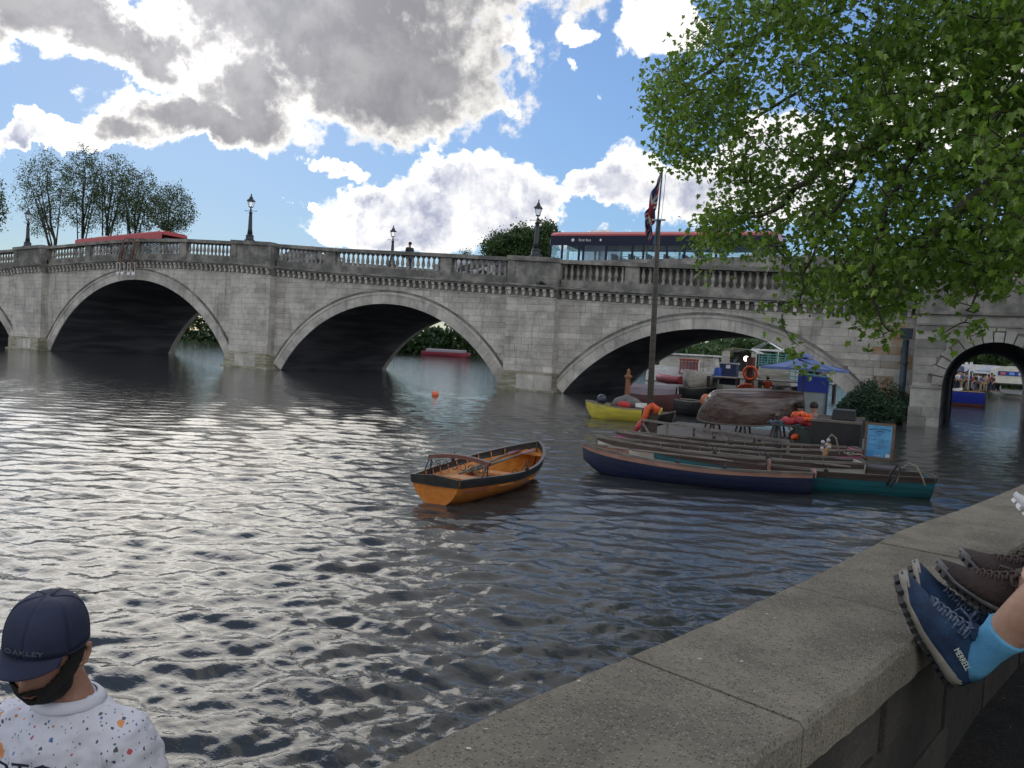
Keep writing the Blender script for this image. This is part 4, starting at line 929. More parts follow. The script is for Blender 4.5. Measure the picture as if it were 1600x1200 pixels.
tag(MB().tube([tp+Vector((.58, 0, .05)), tp+Vector((.68, -.05, .07)), tp+Vector((.76, -.1, -.05)), tp+Vector((.80, -.12, -.25))], [.05, .08, .08, .05], 8).build('life_jacket', yel_j, smooth=True), 'yellow life jacket hanging over the right end of the table', 'life jacket')
def sitter(loc, rz, top, label, hat=None, sc_=1.0, legs=None):
    t = thing('person', label, 'person', loc, rz); t.scale = (sc_,)*3
    J = [((0, 0, .50), .13), ((0, 0, .72), .12), ((0, .02, .93), .145), ((0, .03, 1.06), .055), ((0, .04, 1.12), .07), ((0, .05, 1.22), .098), ((0, .05, 1.30), .07)]; Ed = [(0, 1), (1, 2), (2, 3), (3, 4), (4, 5), (5, 6)]
    for s in (-1, 1):
        n = len(J); J += [((s*.19, .02, .97), .06), ((s*.26, .06, .72), .045), ((s*.2, .28, .62), .035), ((s*.17, .36, .62), .03)]; Ed += [(2, n), (n, n+1), (n+1, n+2), (n+2, n+3)]
        n = len(J); J += [((s*.10, .04, .48), .095), ((s*.13, .42, .50), .07), ((s*.13, .45, .08), .045), ((s*.13, .58, .05), .035)]; Ed += [(0, n), (n, n+1), (n+1, n+2), (n+2, n+3)]
    skin_mesh('body', J, Ed, skin, t)
    J2 = [((0, 0, .48), .16), ((0, 0, .72), .15), ((0, .02, .93), .17), ((-.2, .02, .97), .085), ((.2, .02, .97), .085), ((-.26, .06, .76), .068), ((.26, .06, .76), .068), ((0, .02, 1.02), .09)]
    skin_mesh('shirt', J2, [(0, 1), (1, 2), (2, 3), (2, 4), (3, 5), (4, 6), (2, 7)], top, t)
    J3 = [((0, 0, .5), .15), ((-.12, .2, .5), .11), ((-.13, .42, .5), .09), ((-.13, .45, .2), .07), ((.12, .2, .5), .11), ((.13, .42, .5), .09), ((.13, .45, .2), .07)]
    skin_mesh('trousers', J3, [(0, 1), (1, 2), (2, 3), (0, 4), (4, 5), (5, 6)], legs or c_denim, t)
    MB().ball((0, .03, 1.26), (.112, .125, .11), 12, 8, jit=.05, rnd=rr).build('hair', hair, t, smooth=True)
    if hat: MB().lathe([(.18, 1.28), (.18, 1.295), (.115, 1.30), (.10, 1.40), (.03, 1.42)], (0, .04, 0), 14).build('hat', hat, t)
    return t
def stool(x, y, h, label):
    t = thing('stool', label, 'stool', (x, y, .15)); MB().lathe([(.19, h-.04), (.19, h)], seg=12).build('seat', darkw, t)
    for a in range(4): MB().bar((.2*math.cos(a*1.57+.7), .2*math.sin(a*1.57+.7), 0), (.13*math.cos(a*1.57+.7), .13*math.sin(a*1.57+.7), h-.04), .03, .03).build('leg', darkw, t)
for px, Y, lab, tp_ in ((1251, 22.2, 'dark haired person in black seated left of the parasol pole', c_black), (1272, 21.9, 'dark haired person in a grey top seated right of the parasol pole', c_grey)):
    q_ = P3(px, 634, Y); zb = q_.z-1.26
    sitter((q_.x, Y, zb), math.pi, tp_, lab, legs=c_black); stool(q_.x, Y+.02, max(.3, zb+.34-.15), 'dark round stool under the person '+('left' if px < 1260 else 'right')+' of the parasol pole')
# kiosk board
kb = P3(1262, 640, 24.4); t = thing('kiosk', 'tall blue and pale grey notice kiosk behind the parasol pole', 'kiosk', (kb.x+.55, 24.4, .15)); zt = P3(1262, 588, 24.4).z-.15; zm = P3(1262, 612, 24.4).z-.15
xa, xb = P3(1247, 600, 24.4).x-kb.x-.55, P3(1295, 600, 24.4).x-kb.x-.55
MB().box(((xa+xb)/2, 0, (zt+zm)/2), (xb-xa, .25, zt-zm)).build('blue_hood', mat('royal_blue_paint', (.012, .03, .26), .5), t)
MB().box(((xa+xb)/2, 0, zm/2+.05), (xb-xa-.06, .2, zm-.1)).build('grey_board', mat('pale_grey_board', (.34, .38, .38), .6, var=.15, vscale=3), t)
for x in (xa+.02, xb-.02): MB().bar((x, -.13, 0), (x, -.13, zm), .05, .05).build('post', mat('blue_post', (.03, .06, .12), .5), t)
MB().loft([[(xa+.55, -.35, zt+.02), (xa+.60, -.42, zt+.10)], [(xa+.9, -.32, zt+.13), (xa+.85, -.40, zt+.20)], [(xa+1.05, -.30, zt+.10), (xa+1.0, -.38, zt+.16)]]).build('white_sign_flap', white_m, t)
MB().bar((xa+.98, -.2, zt-.2), (xa+.98, -.2, zt+.1), .02, .02).build('flap_bracket', white_m, t)
# black barge side right of the table
bx0, bx1 = P3(1268, 660, 18.9).x, P3(1345, 664, 18.9).x
t = thing('black_barge', 'low black flat-sided barge between the table and the notice board', 'barge', ((bx0+bx1)/2, 20.3, 0)); W_ = bx1-bx0; bh = P3(1300, 660, 18.9).z
blk = mat('black_hull_tar', (.012, .013, .014), .4, var=.3, vscale=4, bump=.2, bscale=8)
MB().box((0, -.45, bh/2-.15), (W_, 1.9, bh+.3)).build('hull', blk, t); MB().box((0, -1.38, bh+.025), (W_+.05, .09, .05)).build('rubbing_strip', greyw, t); MB().box((0, .48, bh+.025), (W_+.05, .09, .05)).build('rubbing_strip', greyw, t); MB().box((0, -.45, bh+.006), (W_-.1, 1.75, .02)).build('deck', darkw, t)
MB().box((.1, -.2, bh+.14), (W_*.5, .8, .22), taper=.9).build('hatch', blk, t)
# notice board
sy = 18.2; q = P3(1371, 718, sy); wS = (P3(1395, 700, sy)-P3(1348, 700, sy)).x; hS = P3(1374, 661, sy).z-P3(1370, 718, sy).z
t = thing('notice_board', 'wood framed A-board with a bright blue price sheet at the water edge', 'notice board', (q.x, sy, max(.05, q.z)), -.12); t.rotation_euler = (-.12, 0, -.10)
fr = wood('brown_sign_frame', (.20, .12, .08), (.13, .08, .05), .6); f_ = .05
for c_, d_ in (((0, 0, f_/2), (wS, .04, f_)), ((0, 0, hS-f_/2), (wS, .04, f_)), ((-wS/2+f_/2, 0, hS/2), (f_, .04, hS-2*f_-.004)), ((wS/2-f_/2, 0, hS/2), (f_, .04, hS-2*f_-.004))): MB().box(c_, d_).build('frame', fr, t)
sb = mat('blue_sheet', (.05, .27, .60), .35, base2=(.11, .42, .68), vscale=1.2); MB().box((0, 0, hS/2), (wS-2*f_+.01, .02, hS-2*f_+.01)).build('sheet', sb, t)
inkm = mat('dark_ink', (.01, .03, .06), .6)
rs_ = random.Random(4); yf = -.0125
def inkrow(x0, x1, z, h=.012, slope=0.0):
    x = x0; m = MB()
    while x < x1-.005:
        w_ = rs_.uniform(.006, .016); m.box((x+w_/2, yf, z+slope*(x-(x0+x1)/2)**2), (w_, .002, h*rs_.uniform(.6, 1))); x += w_+rs_.choice((.003, .004, .012))
    tag(m.build('print_line', inkm, t), kind='stuff')
hw_ = wS/2-f_
inkrow(-hw_+.02, hw_-.02, hS-.13, .026, -.55); inkrow(-.06, .08, hS-.175, .03); inkrow(-.10, .10, hS-.20, .012); inkrow(-.04, .04, hS-.25, .022); inkrow(-hw_+.04, .0, hS-.29, .012)
for r_ in range(3): inkrow(-.02, hw_-.03-.03*r_, hS-.36-.035*r_, .014)
inkrow(-hw_+.02, -.06, hS-.36, .012); inkrow(-hw_+.02, -.06, hS-.47, .012)
for r_ in range(3): inkrow(-.02, hw_-.05-.02*r_, hS-.48-.033*r_, .014)
inkrow(-hw_+.03, -.08, hS-.63, .010)
MB().box((hw_-.05, yf, f_+.05), (.08, .003, .07)).build('sticker', white_m, t)
for k in range(4): MB().lathe([(.012, 0), (.012, .002)], seg=8).build('sticker', white_m, t, loc=(-.06+k*.045, yf, f_+.03)).rotation_euler = (math.pi/2, 0, 0)
for x in (-wS/2+.03, wS/2-.03): MB().bar((x, .02, hS-.04), (x, .34, -.04), .04, .03).build('rear_leg', fr, t)
MB().box((0, .18, hS/2), (wS-.08, .015, hS*.9), rx=-.36).build('rear_board', darkw, t)
tag(MB().box((q.x+.02, sy+.16, .01), (wS+.2, .62, .10)).build('sign_raft', deckw), 'small wet timber raft under the blue notice board', 'raft')
# ================================================================ beyond the bridge
grass_m = mat('far_bank_grass', (.05, .09, .025), .95, base2=(.035, .06, .02), vscale=.2, coord='World')
bark = mat('dark_bark', (.05, .042, .035), .9, var=.4, vscale=6, bump=.5, bscale=8)
def leafmat(name, c, c2, tr=.35):
    if name in MATS: return MATS[name]
    m = bpy.data.materials.new(name); m.use_nodes = True; t = m.node_tree; E_.nt = t; b = t.nodes['Principled BSDF']; b.inputs['Roughness'].default_value = .5
    g = t.nodes.new('ShaderNodeNewGeometry'); r = E_(g.outputs['Random Per Island']); col = mixc(r, c, c2)
    col = mixc(smooth(fbm(g.outputs['Position'], .55, 2), .35, .65), col, scalec(col, .72))
    t.links.new(col, b.inputs['Base Color']); tl = t.nodes.new('ShaderNodeBsdfTranslucent'); t.links.new(scalec(col, 1.5), tl.inputs[0])
    mx = t.nodes.new('ShaderNodeMixShader'); mx.inputs[0].default_value = tr; t.links.new(b.outputs[0], mx.inputs[1]); t.links.new(tl.outputs[0], mx.inputs[2]); t.links.new(mx.outputs[0], t.nodes['Material Output'].inputs[0]); MATS[name] = m; return m
lf_spring = leafmat('spring_leaf', (.10, .14, .045), (.06, .09, .035)); lf_far = leafmat('far_leaf', (.08, .14, .04), (.045, .09, .03)); lf_hedge = leafmat('hedge_leaf', (.035, .075, .018), (.02, .045, .014))
def leaves_mesh(name, P, S, m, rs, aspect=.7):
    n = len(P); P = np.asarray(P, float); S = np.asarray(S, float)
    a = rs.normal(size=(n, 3)); a /= np.linalg.norm(a, axis=1)[:, None]; b = rs.normal(size=(n, 3)); b -= a*(a*b).sum(1)[:, None]; b /= np.linalg.norm(b, axis=1)[:, None]
    a *= S[:, None]; b *= (S*aspect)[:, None]; V = np.stack([P-a, P+b, P+a, P-b], 1).reshape(-1, 3); F = np.arange(4*n).reshape(-1, 4)
    me = bpy.data.meshes.new(name); me.vertices.add(4*n); me.vertices.foreach_set('co', V.ravel()); me.loops.add(4*n); me.loops.foreach_set('vertex_index', F.ravel().astype(np.int32)); me.polygons.add(n); me.polygons.foreach_set('loop_start', np.arange(0, 4*n, 4, dtype=np.int32)); me.update(calc_edges=True); me.materials.append(m); return me
def grow_tree(H, spread, rs, levels=5, lean=0.0, trunk=.32, fork=.32):
    mb = MB(); tips = []
    def br(p, d, L, r, lv):
        pts = [p]; q = p.copy(); dd = d.copy(); n = 4
        for i in range(n):
            dd = (dd+Vector((rs.uniform(-.22, .22), rs.uniform(-.22, .22), rs.uniform(-.02, .16)))).normalized(); q = q+dd*(L/n); pts.append(q.copy())
        mb.tube(pts, [r*(1-.45*i/n) for i in range(n+1)], 6 if lv < 2 else 4, cap=False)
        if lv >= levels: tips.append(q.copy()); tips.append((pts[2]+q)/2); return
        k = rs.choice((2, 3, 3)) if lv else rs.choice((3, 4))
        for i in range(k):
            a = rs.uniform(0, 6.28); sp = rs.uniform(.3, .75)*spread; nd = (dd+Vector((math.cos(a)*sp, math.sin(a)*sp, rs.uniform(-.05, .25)))).normalized()
            br(q if i < 2 else pts[3], nd, L*rs.uniform(.62, .85), r*.55*rs.uniform(.8, 1.1), lv+1)
        if lv >= 1: tips.append(pts[2])
    br(Vector((0, 0, -.5)), Vector((lean, 0, 1)).normalized(), H*fork, trunk, 0)
    z = max(t.z for t in tips); k = H/z
    mb.v = [(x*k, y*k, zz*k) for x, y, zz in mb.v]; tips = [t*k for t in tips]
    return mb, tips
def far_tree(x, y, z, H, label, spread, seed, m, nleaf, lsize, group='trees beyond the bridge', clump=1.1, levels=5, trunk=.35):
    rs = random.Random(seed); nr = np.random.RandomState(seed); mb, tips = grow_tree(H, spread, rs, levels, rs.uniform(-.08, .08), trunk)
    t = thing('tree', label, 'tree', (x, y, z), rs.uniform(0, 6), group); mb.build('trunk', bark, t, smooth=True)
    tp = np.array([tuple(q) for q in tips]); idx = nr.randint(0, len(tp), nleaf); P = tp[idx]+nr.normal(0, clump, (nleaf, 3)); S = lsize*nr.uniform(.5, 1.2, nleaf)
    o = bpy.data.objects.new('crown', leaves_mesh('crown', P, S, m, nr)); C.objects.link(o); o.parent = t; return t
# far bank: a low grassy shore with hedges
bank = [(-700, 60), (-260, 66), (-160, 80), (-112, 100), (-92, 116), (-80, 130), (-62, 160), (-40, 200), (0, 240), (60, 260), (400, 300)]
mb = MB(); mb.loft([[(x, y, -.4), (x*1.0-1.0, y+1.2, .35), (x-6, y+6, 1.0), (x-20, y+30, 1.6), (x-60, y+900, 3)] for x, y in bank]); tag(mb.build('far_bank', grass_m), kind='structure')
rs0 = np.random.RandomState(8)
def hedge(name, pts, h, dpt, n, s, m, label, cat='hedge', kind=None):
    P = []
    for _ in range(n):
        i = rs0.randint(0, len(pts)-1); f = rs0.rand(); a = np.array(pts[i]); b = np.array(pts[i+1]); p = a+(b-a)*f
        hh = h*(.75+.3*math.sin(p[0]*.31)+.15*math.sin(p[0]*.9+p[1]*.5)); u = rs0.rand(); P.append((p[0]+rs0.normal()*dpt*.4, p[1]+3+rs0.normal()*dpt*.4*(1-u*.4), .2+u*hh))
    me = leaves_mesh(name, P, s*rs0.uniform(.6, 1.3, n), m, rs0); o = bpy.data.objects.new(name, me); C.objects.link(o)
    tag(o, label, cat, kind=kind); return o
hedge('bank_thicket', [(-160, 80), (-112, 100), (-92, 116), (-80, 130), (-62, 160)], 7, 4, 26000, .42, lf_hedge, 'dense dark green thicket along the far bank seen under the arches', 'bushes', 'stuff')
hedge('distant_wood', [(-62, 165), (-40, 200), (0, 240), (60, 260), (120, 270)], 9, 8, 26000, .75, lf_far, 'distant line of green trees closing the river behind the bridge', 'wood', 'stuff')
hedge('distant_wood', [(-420, 62), (-260, 68), (-200, 72), (-165, 80)], 9, 8, 9000, .8, lf_far, 'distant low trees at the far left beyond the bridge', 'wood', 'stuff')
def crown_tree(tx, cx, rx, ytop, ybot, Y, label, m, ntips, nleaf, lsize, seed, clump=.45, group='trees beyond the bridge', tr=.45):
    """trunk pixel x, crown centre x and half width, crown top and bottom rows, distance"""
    rs = random.Random(seed); nr = np.random.RandomState(seed); B = at(tx, 400, Y); cp_ = at(cx, (ytop+ybot)/2, Y); R = abs((at(cx+rx, 400, Y)-at(cx-rx, 400, Y)).x)*.5; R *= 1.15*math.cos(math.atan(abs(B.x)/Y)); Rz = (at(cx, ytop, Y).z-at(cx, ybot, Y).z)/2
    t = thing('tree', label, 'tree', (B.x, Y, 1.0), 0, group); O_ = Vector((B.x, Y, 1.0)); Cc = Vector((cp_.x, Y, cp_.z))-O_
    top = Cc+Vector((0, 0, Rz*.55)); tn = [Vector((0, 0, -.5))]; n = 9
    for i in range(1, n+1): f = i/n; tn.append(Vector((top.x*f**1.5+rs.uniform(-.35, .35), rs.uniform(-.3, .3), top.z*f)))
    mb = MB(); mb.tube(tn, [tr*(1-.8*i/n) for i in range(n+1)], 8); nodes = [v for v in tn if v.z > Cc.z-Rz*.9]
    for k in range(6):
        a = rs.uniform(0, 6.28); st = tn[rs.randint(3, 6)]; e = Cc+Vector((math.cos(a)*R*.55, math.sin(a)*R*.55, rs.uniform(-.2, .6)*Rz)); m1 = st.lerp(e, .4)+Vector((0, 0, -.05*R)); m2 = st.lerp(e, .75)+Vector((0, 0, .1*R)); mb.tube([st, m1, m2, e], [tr*.42, tr*.3, tr*.2, tr*.1], 6); nodes += [m1, m2, e]
    tips = []
    while len(tips) < ntips:
        v = Vector((rs.uniform(-1, 1), rs.uniform(-1, 1), rs.uniform(-1, 1)))
        if v.length > 1 or v.length < .35*rs.random(): continue
        lob = 1+.13*math.sin(v.x*7+seed)*math.sin(v.z*6+v.y*5); w_ = 1.0 if v.z > -.2 else 1+(v.z+.2)*.35
        tips.append(Cc+Vector((v.x*R*lob*w_, v.y*R*lob*w_, v.z*Rz*lob)))
    NA_ = np.zeros((len(nodes)+3*ntips, 3)); NA_[:len(nodes)] = [tuple(v) for v in nodes]; nn_ = len(nodes); tp_ = []
    ctr = np.array([tuple(v) for v in nodes]); tips.sort(key=lambda v: float(np.min(((ctr-np.array(v))**2).sum(1))))
    for v in tips:
        d2 = ((NA_[:nn_]-np.array(v))**2).sum(1)+1.2*np.maximum(0, NA_[:nn_, 2]-v.z)**2; j = int(np.argmin(d2)); a = Vector(NA_[j]); L = (v-a).length; c1 = a.lerp(v, .5)+Vector((rs.uniform(-.1, .1)*L, rs.uniform(-.1, .1)*L, .04*L)); mb.tube([a, c1, v], [.022+.012*L, .016+.006*L, .012], 4, cap=False); NA_[nn_] = c1; NA_[nn_+1] = v; nn_ += 2; tp_ += [tuple(v), tuple(c1.lerp(v, .5))]
    mb.build('trunk', bark, t, smooth=True); tp_ = np.array(tp_); idx = nr.randint(0, len(tp_), nleaf); P = tp_[idx]+nr.normal(0, clump, (nleaf, 3))
    o = bpy.data.objects.new('crown', leaves_mesh('crown', P, lsize*nr.uniform(.5, 1.25, nleaf), m, nr)); C.objects.link(o); o.parent = t; return t
for k, (tx_, cx_, rx_, yt, yb, lab) in enumerate(((95, 70, 42, 236, 372, 'tall thin-leaved tree, leftmost of the group of five'), (126, 132, 32, 226, 366, 'tallest tree of the group of five, second from left'), (160, 176, 34, 241, 368, 'third from left of the five thin-leaved trees, with a leaning trunk'), (205, 216, 32, 260, 372, 'fourth from left of the five thin-leaved trees'), (252, 268, 33, 288, 374, 'shortest and rightmost of the five thin-leaved trees'))):
    crown_tree(tx_, cx_, rx_, yt, yb, 96+2*k, lab, lf_spring, 460, 7000, .16, 11+k)
crown_tree(-25, -22, 30, 268, 375, 92, 'tree at the extreme left edge, only its twigs in view', lf_spring, 250, 4500, .2, 31)
for k, (tx_, cx_, rx_, yt, yb, lab) in enumerate(((790, 786, 27, 362, 420, 'low bushy tree left of the nearest lamp'), (812, 818, 22, 351, 418, 'bushy green tree just left of the nearest lamp post'), (853, 852, 17, 346, 418, 'narrow bushy green tree between the nearest lamp and the bus'))):
    crown_tree(tx_, cx_, rx_, yt, yb, 175, lab, lf_far, 260, 6500, .34, 41+k, .7)
crown_tree(727, 727, 9, 388, 415, 175, 'tip of a bare tree peeping over the middle balustrade', lf_spring, 80, 500, .2, 47)
# hillside foot right of the bridge and quay behind the land arch
quay_m = mat('wet_quay_paving', (.22, .21, .19), .35, base2=(.14, .14, .13), vscale=.3, coord='World')
mb = MB(); mb.loft([[(x0_, y, z) for x0_, z in ((7.5+dxq, -.3), (8.2+dxq, .35), (60, .7), (300, 2))] for y, dxq in ((86, 6.0), (92, 2.0), (130, 4), (235, 18))]); mb.add([(13.5, 86, -.3), (14.2, 86, .35), (300, 86, 2), (300, 86, -.3)], [(0, 1, 2, 3)]); tag(mb.build('quay', quay_m), kind='structure')
hedge('distant_wood', [(0, 128), (20, 124), (40, 122), (60, 120)], 13, 6, 18000, .6, lf_far, 'green trees rising behind the white tents beyond the small arch', 'wood', 'stuff')
# white van
Yv = 90.; p = at(1579, 607, Yv); van_m = mat('cream_van_paint', (.62, .60, .50), .4, var=.15, vscale=2)
t = thing('van', 'cream high-roofed van with blue and red windows seen through the small arch', 'van', (p.x, Yv, p.z)); W_, H_ = 2.9, (at(1579, 572, Yv).z-p.z)
MB().loft([[(-W_/2*a, y, .35), (-W_/2*a, y, H_*.55), (-W_/2*a*.94, y, H_*.86), (-W_*.3, y, H_*.97), (0, y, H_), (W_*.3, y, H_*.97), (W_/2*a*.94, y, H_*.86), (W_/2*a, y, H_*.55), (W_/2*a, y, .35)] for y, a in ((0, .98), (.2, 1), (4.9, 1), (5.1, .97))], closed=True, cap=True).build('body', van_m, t)
MB().box((0, -.02, H_*.66), (W_*.80, .06, H_*.20)).build('rear_window', mat('blue_window', (.03, .06, .22), .2), t)
for k, c_ in enumerate(((.5, .12, .12), (.12, .3, .7), (.45, .4, .6))): MB().box((-.75+k*.75, -.06, H_*.66), (.42, .03, H_*.12)).build('window_sticker', mat('sticker_'+('red', 'blue', 'lilac')[k], c_, .4), t)  # coloured panels set on the rear window
MB().box((0, -.03, .42), (W_*.96, .12, .14)).build('bumper', dark_m, t)
for x in (-1.05, 1.05):
    for y in (.8, 4.1):
        q = MB().lathe([(.2, -.12), (.38, -.12), (.38, .12), (.2, .12)], seg=12); q.v = [(c_+x, a+y, b+.38) for a, b, c_ in q.v]; q.build('wheel', dark_m, t)
# tents, white terrace and people on the quay
for k, (px, Y, w_, c_, lab) in enumerate(((1553, 96, 3.4, 'grey', 'grey-blue parasol left of the cream van'), (1500, 97, 2.6, 'dark', 'dark parasol at the left of the quay terrace'))):
    p = at(px, 577, Y); q = thing('parasol', lab, 'parasol', (p.x, Y, .6)); MB().tube([(0, 0, 0), (0, 0, p.z-.4)], .04, 6).build('pole', greyw, q); MB().lathe([(w_/2, p.z-.9), (w_/2, p.z-.8), (w_*.25, p.z-.45), (.05, p.z-.2)], seg=8).build('canopy', mat('pale_grey_canvas', (.33, .36, .42), .7) if k == 0 else navyp, q)
p = at(1530, 600, 100); t = thing('white_marquee', 'long white marquee roof behind the crowd on the quay', 'marquee', (p.x, 100, .6)); hz = at(1530, 569, 100).z-.6
MB().box((0, 1.5, hz*.80), (4.2, 3, hz*.36)).build('canvas_wall', white_m, t)
MB().loft([[(-2.3, y, hz*.97), (0, y, hz*1.08), (2.3, y, hz*.97)] for y in (-.2, 3.2)]).build('roof', white_m, t)
for x in (-2.0, -.7, .7, 2.0): MB().bar((x, 0, 0), (x, 0, hz*.75), .08, .08).build('pole', white_m, t)
for k, (px, Y) in enumerate(((1506, 95), (1513, 93))): p = at(px, 600, Y); t = thing('banner_post', ('left', 'right')[k]+' white banner pole on the quay at the left side of the small arch', 'pole', (p.x, Y, .5)); MB().tube([(0, 0, 0), (0, 0, at(px, 566+6*k, Y).z-.5)], .07, 6).build('pole', white_m, t); MB().box((.12, 0, 2.4), (.25, .04, .9)).build('banner', white_m, t)
tops = [c_blue, c_white, c_black, c_blue, c_tan, c_grey, c_blue, c_red, c_black, c_white, c_blue, c_black, c_tan, c_grey, c_red, c_black, c_blue, c_grey]; rw2 = random.Random(12)
cnm = ['blue', 'white', 'black', 'blue', 'tan', 'grey', 'blue', 'red', 'black', 'white', 'blue', 'black', 'tan', 'grey', 'red', 'black', 'blue', 'grey']
odn = ['leftmost', 'second', 'third', 'fourth', 'fifth', 'sixth', 'seventh', 'eighth', 'ninth', 'tenth', 'eleventh', 'twelfth', 'thirteenth', 'fourteenth', 'fifteenth', 'sixteenth', 'seventeenth', 'rightmost']
lab18 = lambda k: 'distant figure in a %s top, %s in the quay crowd' % (cnm[k], odn[k]+('' if k in (0, 17) else ' from left'))
for k in range(18):
    px = 1490+k*4.2+rw2.uniform(-1.5, 1.5); Y = rw2.uniform(88, 95); p = at(px, 602, Y)
    walker((p.x, Y, .45), rw2.uniform(0, 6), tops[k], rw2.choice((c_denim, c_black, c_tan)), lab18(k), group='crowd on the quay seen through the small arch', sc_=rw2.uniform(.92, 1.1))
for k, (px, lab) in enumerate(((1515, 'small white pedal boat at the quay edge, left'), (1536, 'small white pedal boat at the quay edge, right'))):
    p = onz(px, 603.5, .1); t = thing('white_skiff', lab, 'rowing boat', (p.x, min(p.y, 86), 0), .2); hull(t, 3.6, 1.3, .35, .1, n=3, cols=[white_m]*3, inner=white_m, gun=white_m, ns=12)
# boats within the small arch
p0, p1 = onz(1478, 612, .85), onz(1535, 614, .85); Yb = 59.0; p0, p1 = at(1478, 615, Yb), at(1536, 613, Yb)
t = thing('launch', 'blue launch with tan top rail and red-brown bottom, moored beyond the small arch', 'boat', (p1.x, Yb, 0), math.pi); L = (p1-p0).length+1.5; zt = p1.z
rb_ = mat('red_brown_antifoul', (.16, .06, .05), .5); bl_ = mat('bright_blue_hull', (.02, .035, .30), .35)
hull(t, L, 1.7, zt, .15, n=4, cols=[bl_, bl_, rb_, rb_], inner=greyw, gun=wood('tan_rail', (.55, .36, .2), (.42, .27, .15)), tr=.9, bowz=.02, sheer=.02, full=.35)
MB().tube([(-.12, 0, -.4), (-.12, 0, zt+.05)], .12, 8).build('fender_post', dark_m, t)
p = onz(1590, 640, .7); t = thing('punt', 'black-green punt bow poking in at the right edge inside the small arch', 'punt', (LC+LR+.6, 33.2, 0), 1.75); hull(t, 4.5, 1.1, .85, .1, n=3, cols=[mat('black_green_hull', (.02, .035, .028), .4)]*3, inner=darkw, gun=white_m, ns=12, tr=.8)
t.location = (LC+LR+.75, 38.5, 0); t.rotation_euler = (0, 0, math.pi/2)
p = at(1492, 597, 60); t = thing('white_dinghy_stern', 'small white dinghy above the blue launch in the small arch', 'dinghy', (p.x-1.2, 60, 0), 0); hull(t, 1.6, 1.2, 1.0, .1, n=3, cols=[white_m]*3, inner=greyw, gun=white_m, ns=10)
# low red boat on the far side of the river
p0 = at(662, 548, 118); t = thing('moored_barge', 'long low dark red covered barge at the far bank seen through the middle arch', 'barge', (p0.x, 118, 0), .05); L = (at(733, 553, 118)-p0).length
hull(t, L, 2.2, .75, .2, n=3, cols=[mat('dark_red_hull', (.22, .03, .045), .5)]*3, inner=greyw, gun=greyw, tr=.7); MB().loft([[(x, -.9*k, .8), (x, -.7*k, 1.15), (x, 0, 1.3), (x, .7*k, 1.15), (x, .9*k, .8)] for x, k in ((L*.08, .8), (L*.3, 1), (L*.8, 1), (L*.93, .4))]).build('cover', mat('pale_cover', (.16, .14, .17), .7), t)
# ---- craft seen through the right river arch
def B_(px, py, Y): q = at(px, py, Y); return Vector((q.x, Y, q.z))
# white dinghy bow-on
a = B_(1062, 598, 56); t = thing('white_tender', 'white clinker tender with dark stem facing us under the right arch', 'dinghy'); t.location = (B_(1119, 590, 59).x, 59, 0); d_ = B_(1072, 590, 55)-B_(1119, 590, 59); t.rotation_euler = (0, 0, math.atan2(-4.5, d_.x)); zt = B_(1080, 578, 55).z
hull(t, math.hypot(4.5, d_.x), 2.0, zt*.8, .15, n=4, cols=[whitp]*4, inner=white_m, gun=white_m, tr=.75, bowz=.25, ns=16, full=.45)
t = thing('red_inflatable', 'dull red inflatable boat left of the white tender', 'dinghy', (B_(1052, 600, 57).x, 57, 0)); m_ = mat('dull_red_rubber', (.30, .07, .08), .5)
MB().tube([(1.0, .9, .45), (-.2, .9, .45), (-1.0, .4, .55), (-1.1, 0, .6), (-1.0, -.4, .55), (-.2, -.9, .45), (1.0, -.9, .45)], [.24, .3, .3, .3, .3, .3, .24], 10).build('tube', m_, t, smooth=True); MB().box((.2, 0, .35), (1.8, 1.3, .1)).build('floor', dark_m, t); MB().lathe([(.3, 0), (.3, .12), (.14, .14)], seg=12).build('ring_buoy', red_j, t, loc=(.9, -1.2, .5)).rotation_euler = (math.pi/2, 0, 0)
# cabin cruiser with a red wheelhouse
Yc = 66; c0 = B_(1065, 590, Yc); t = thing('cabin_cruiser', 'white cabin cruiser with a red framed window cabin under the right arch', 'boat', (c0.x-3.2, Yc, 0)); xe = B_(1128, 590, Yc).x-c0.x+3.2
MB().box((xe/2, 1.5, .7), (xe, 3.0, 1.3), taper=.97).build('hull', white_m, t)
ztop = B_(1090, 556, Yc).z; MB().box((xe*.52, 1.5, (1.35+ztop)/2), (xe*.72, 2.4, ztop-1.35), taper=.95).build('cabin', whitp, t); MB().box((xe*.50, 1.4, ztop+.06), (xe*.80, 2.7, .12)).build('roof', white_m, t)
x0_, x1_ = B_(1063, 570, Yc-1).x-c0.x+3.2, B_(1090, 570, Yc-1).x-c0.x+3.2; zb_, zt_ = B_(1075, 584, Yc-1).z, B_(1075, 562, Yc-1).z
rw_m = mat('red_window_frame', (.33, .05, .035), .5)
MB().box(((x0_+x1_)/2, -.5, (zb_+zt_)/2), (x1_-x0_, .9, zt_-zb_)).build('wheelhouse', white_m, t)
for k in range(6): x = x0_+(x1_-x0_)*k/5; MB().box((x, -.98, (zb_+zt_)/2), (.10, .06, zt_-zb_)).build('red_frame', rw_m, t)
for z in (zb_, zt_): MB().box(((x0_+x1_)/2, -1.0, z), (x1_-x0_+.2, .08, .12)).build('red_frame', rw_m, t)
for k in range(5): x = x0_+(x1_-x0_)*(k+.5)/5; MB().box((x, -.962, (zb_+zt_)/2+.1), ((x1_-x0_)/5-.12, .02, (zt_-zb_)*.55)).build('window', tint2, t)
for k in range(9): x = x1_+.3+k*.45; MB().bar((x, -.1, 1.0), (x, -.1, 2.2), .03, .03).build('rail_post', metal, t)
for z in (1.6, 2.2): MB().bar((x1_+.2, -.1, z), (x1_+4, -.1, z), .03, .03).build('rail', metal, t)
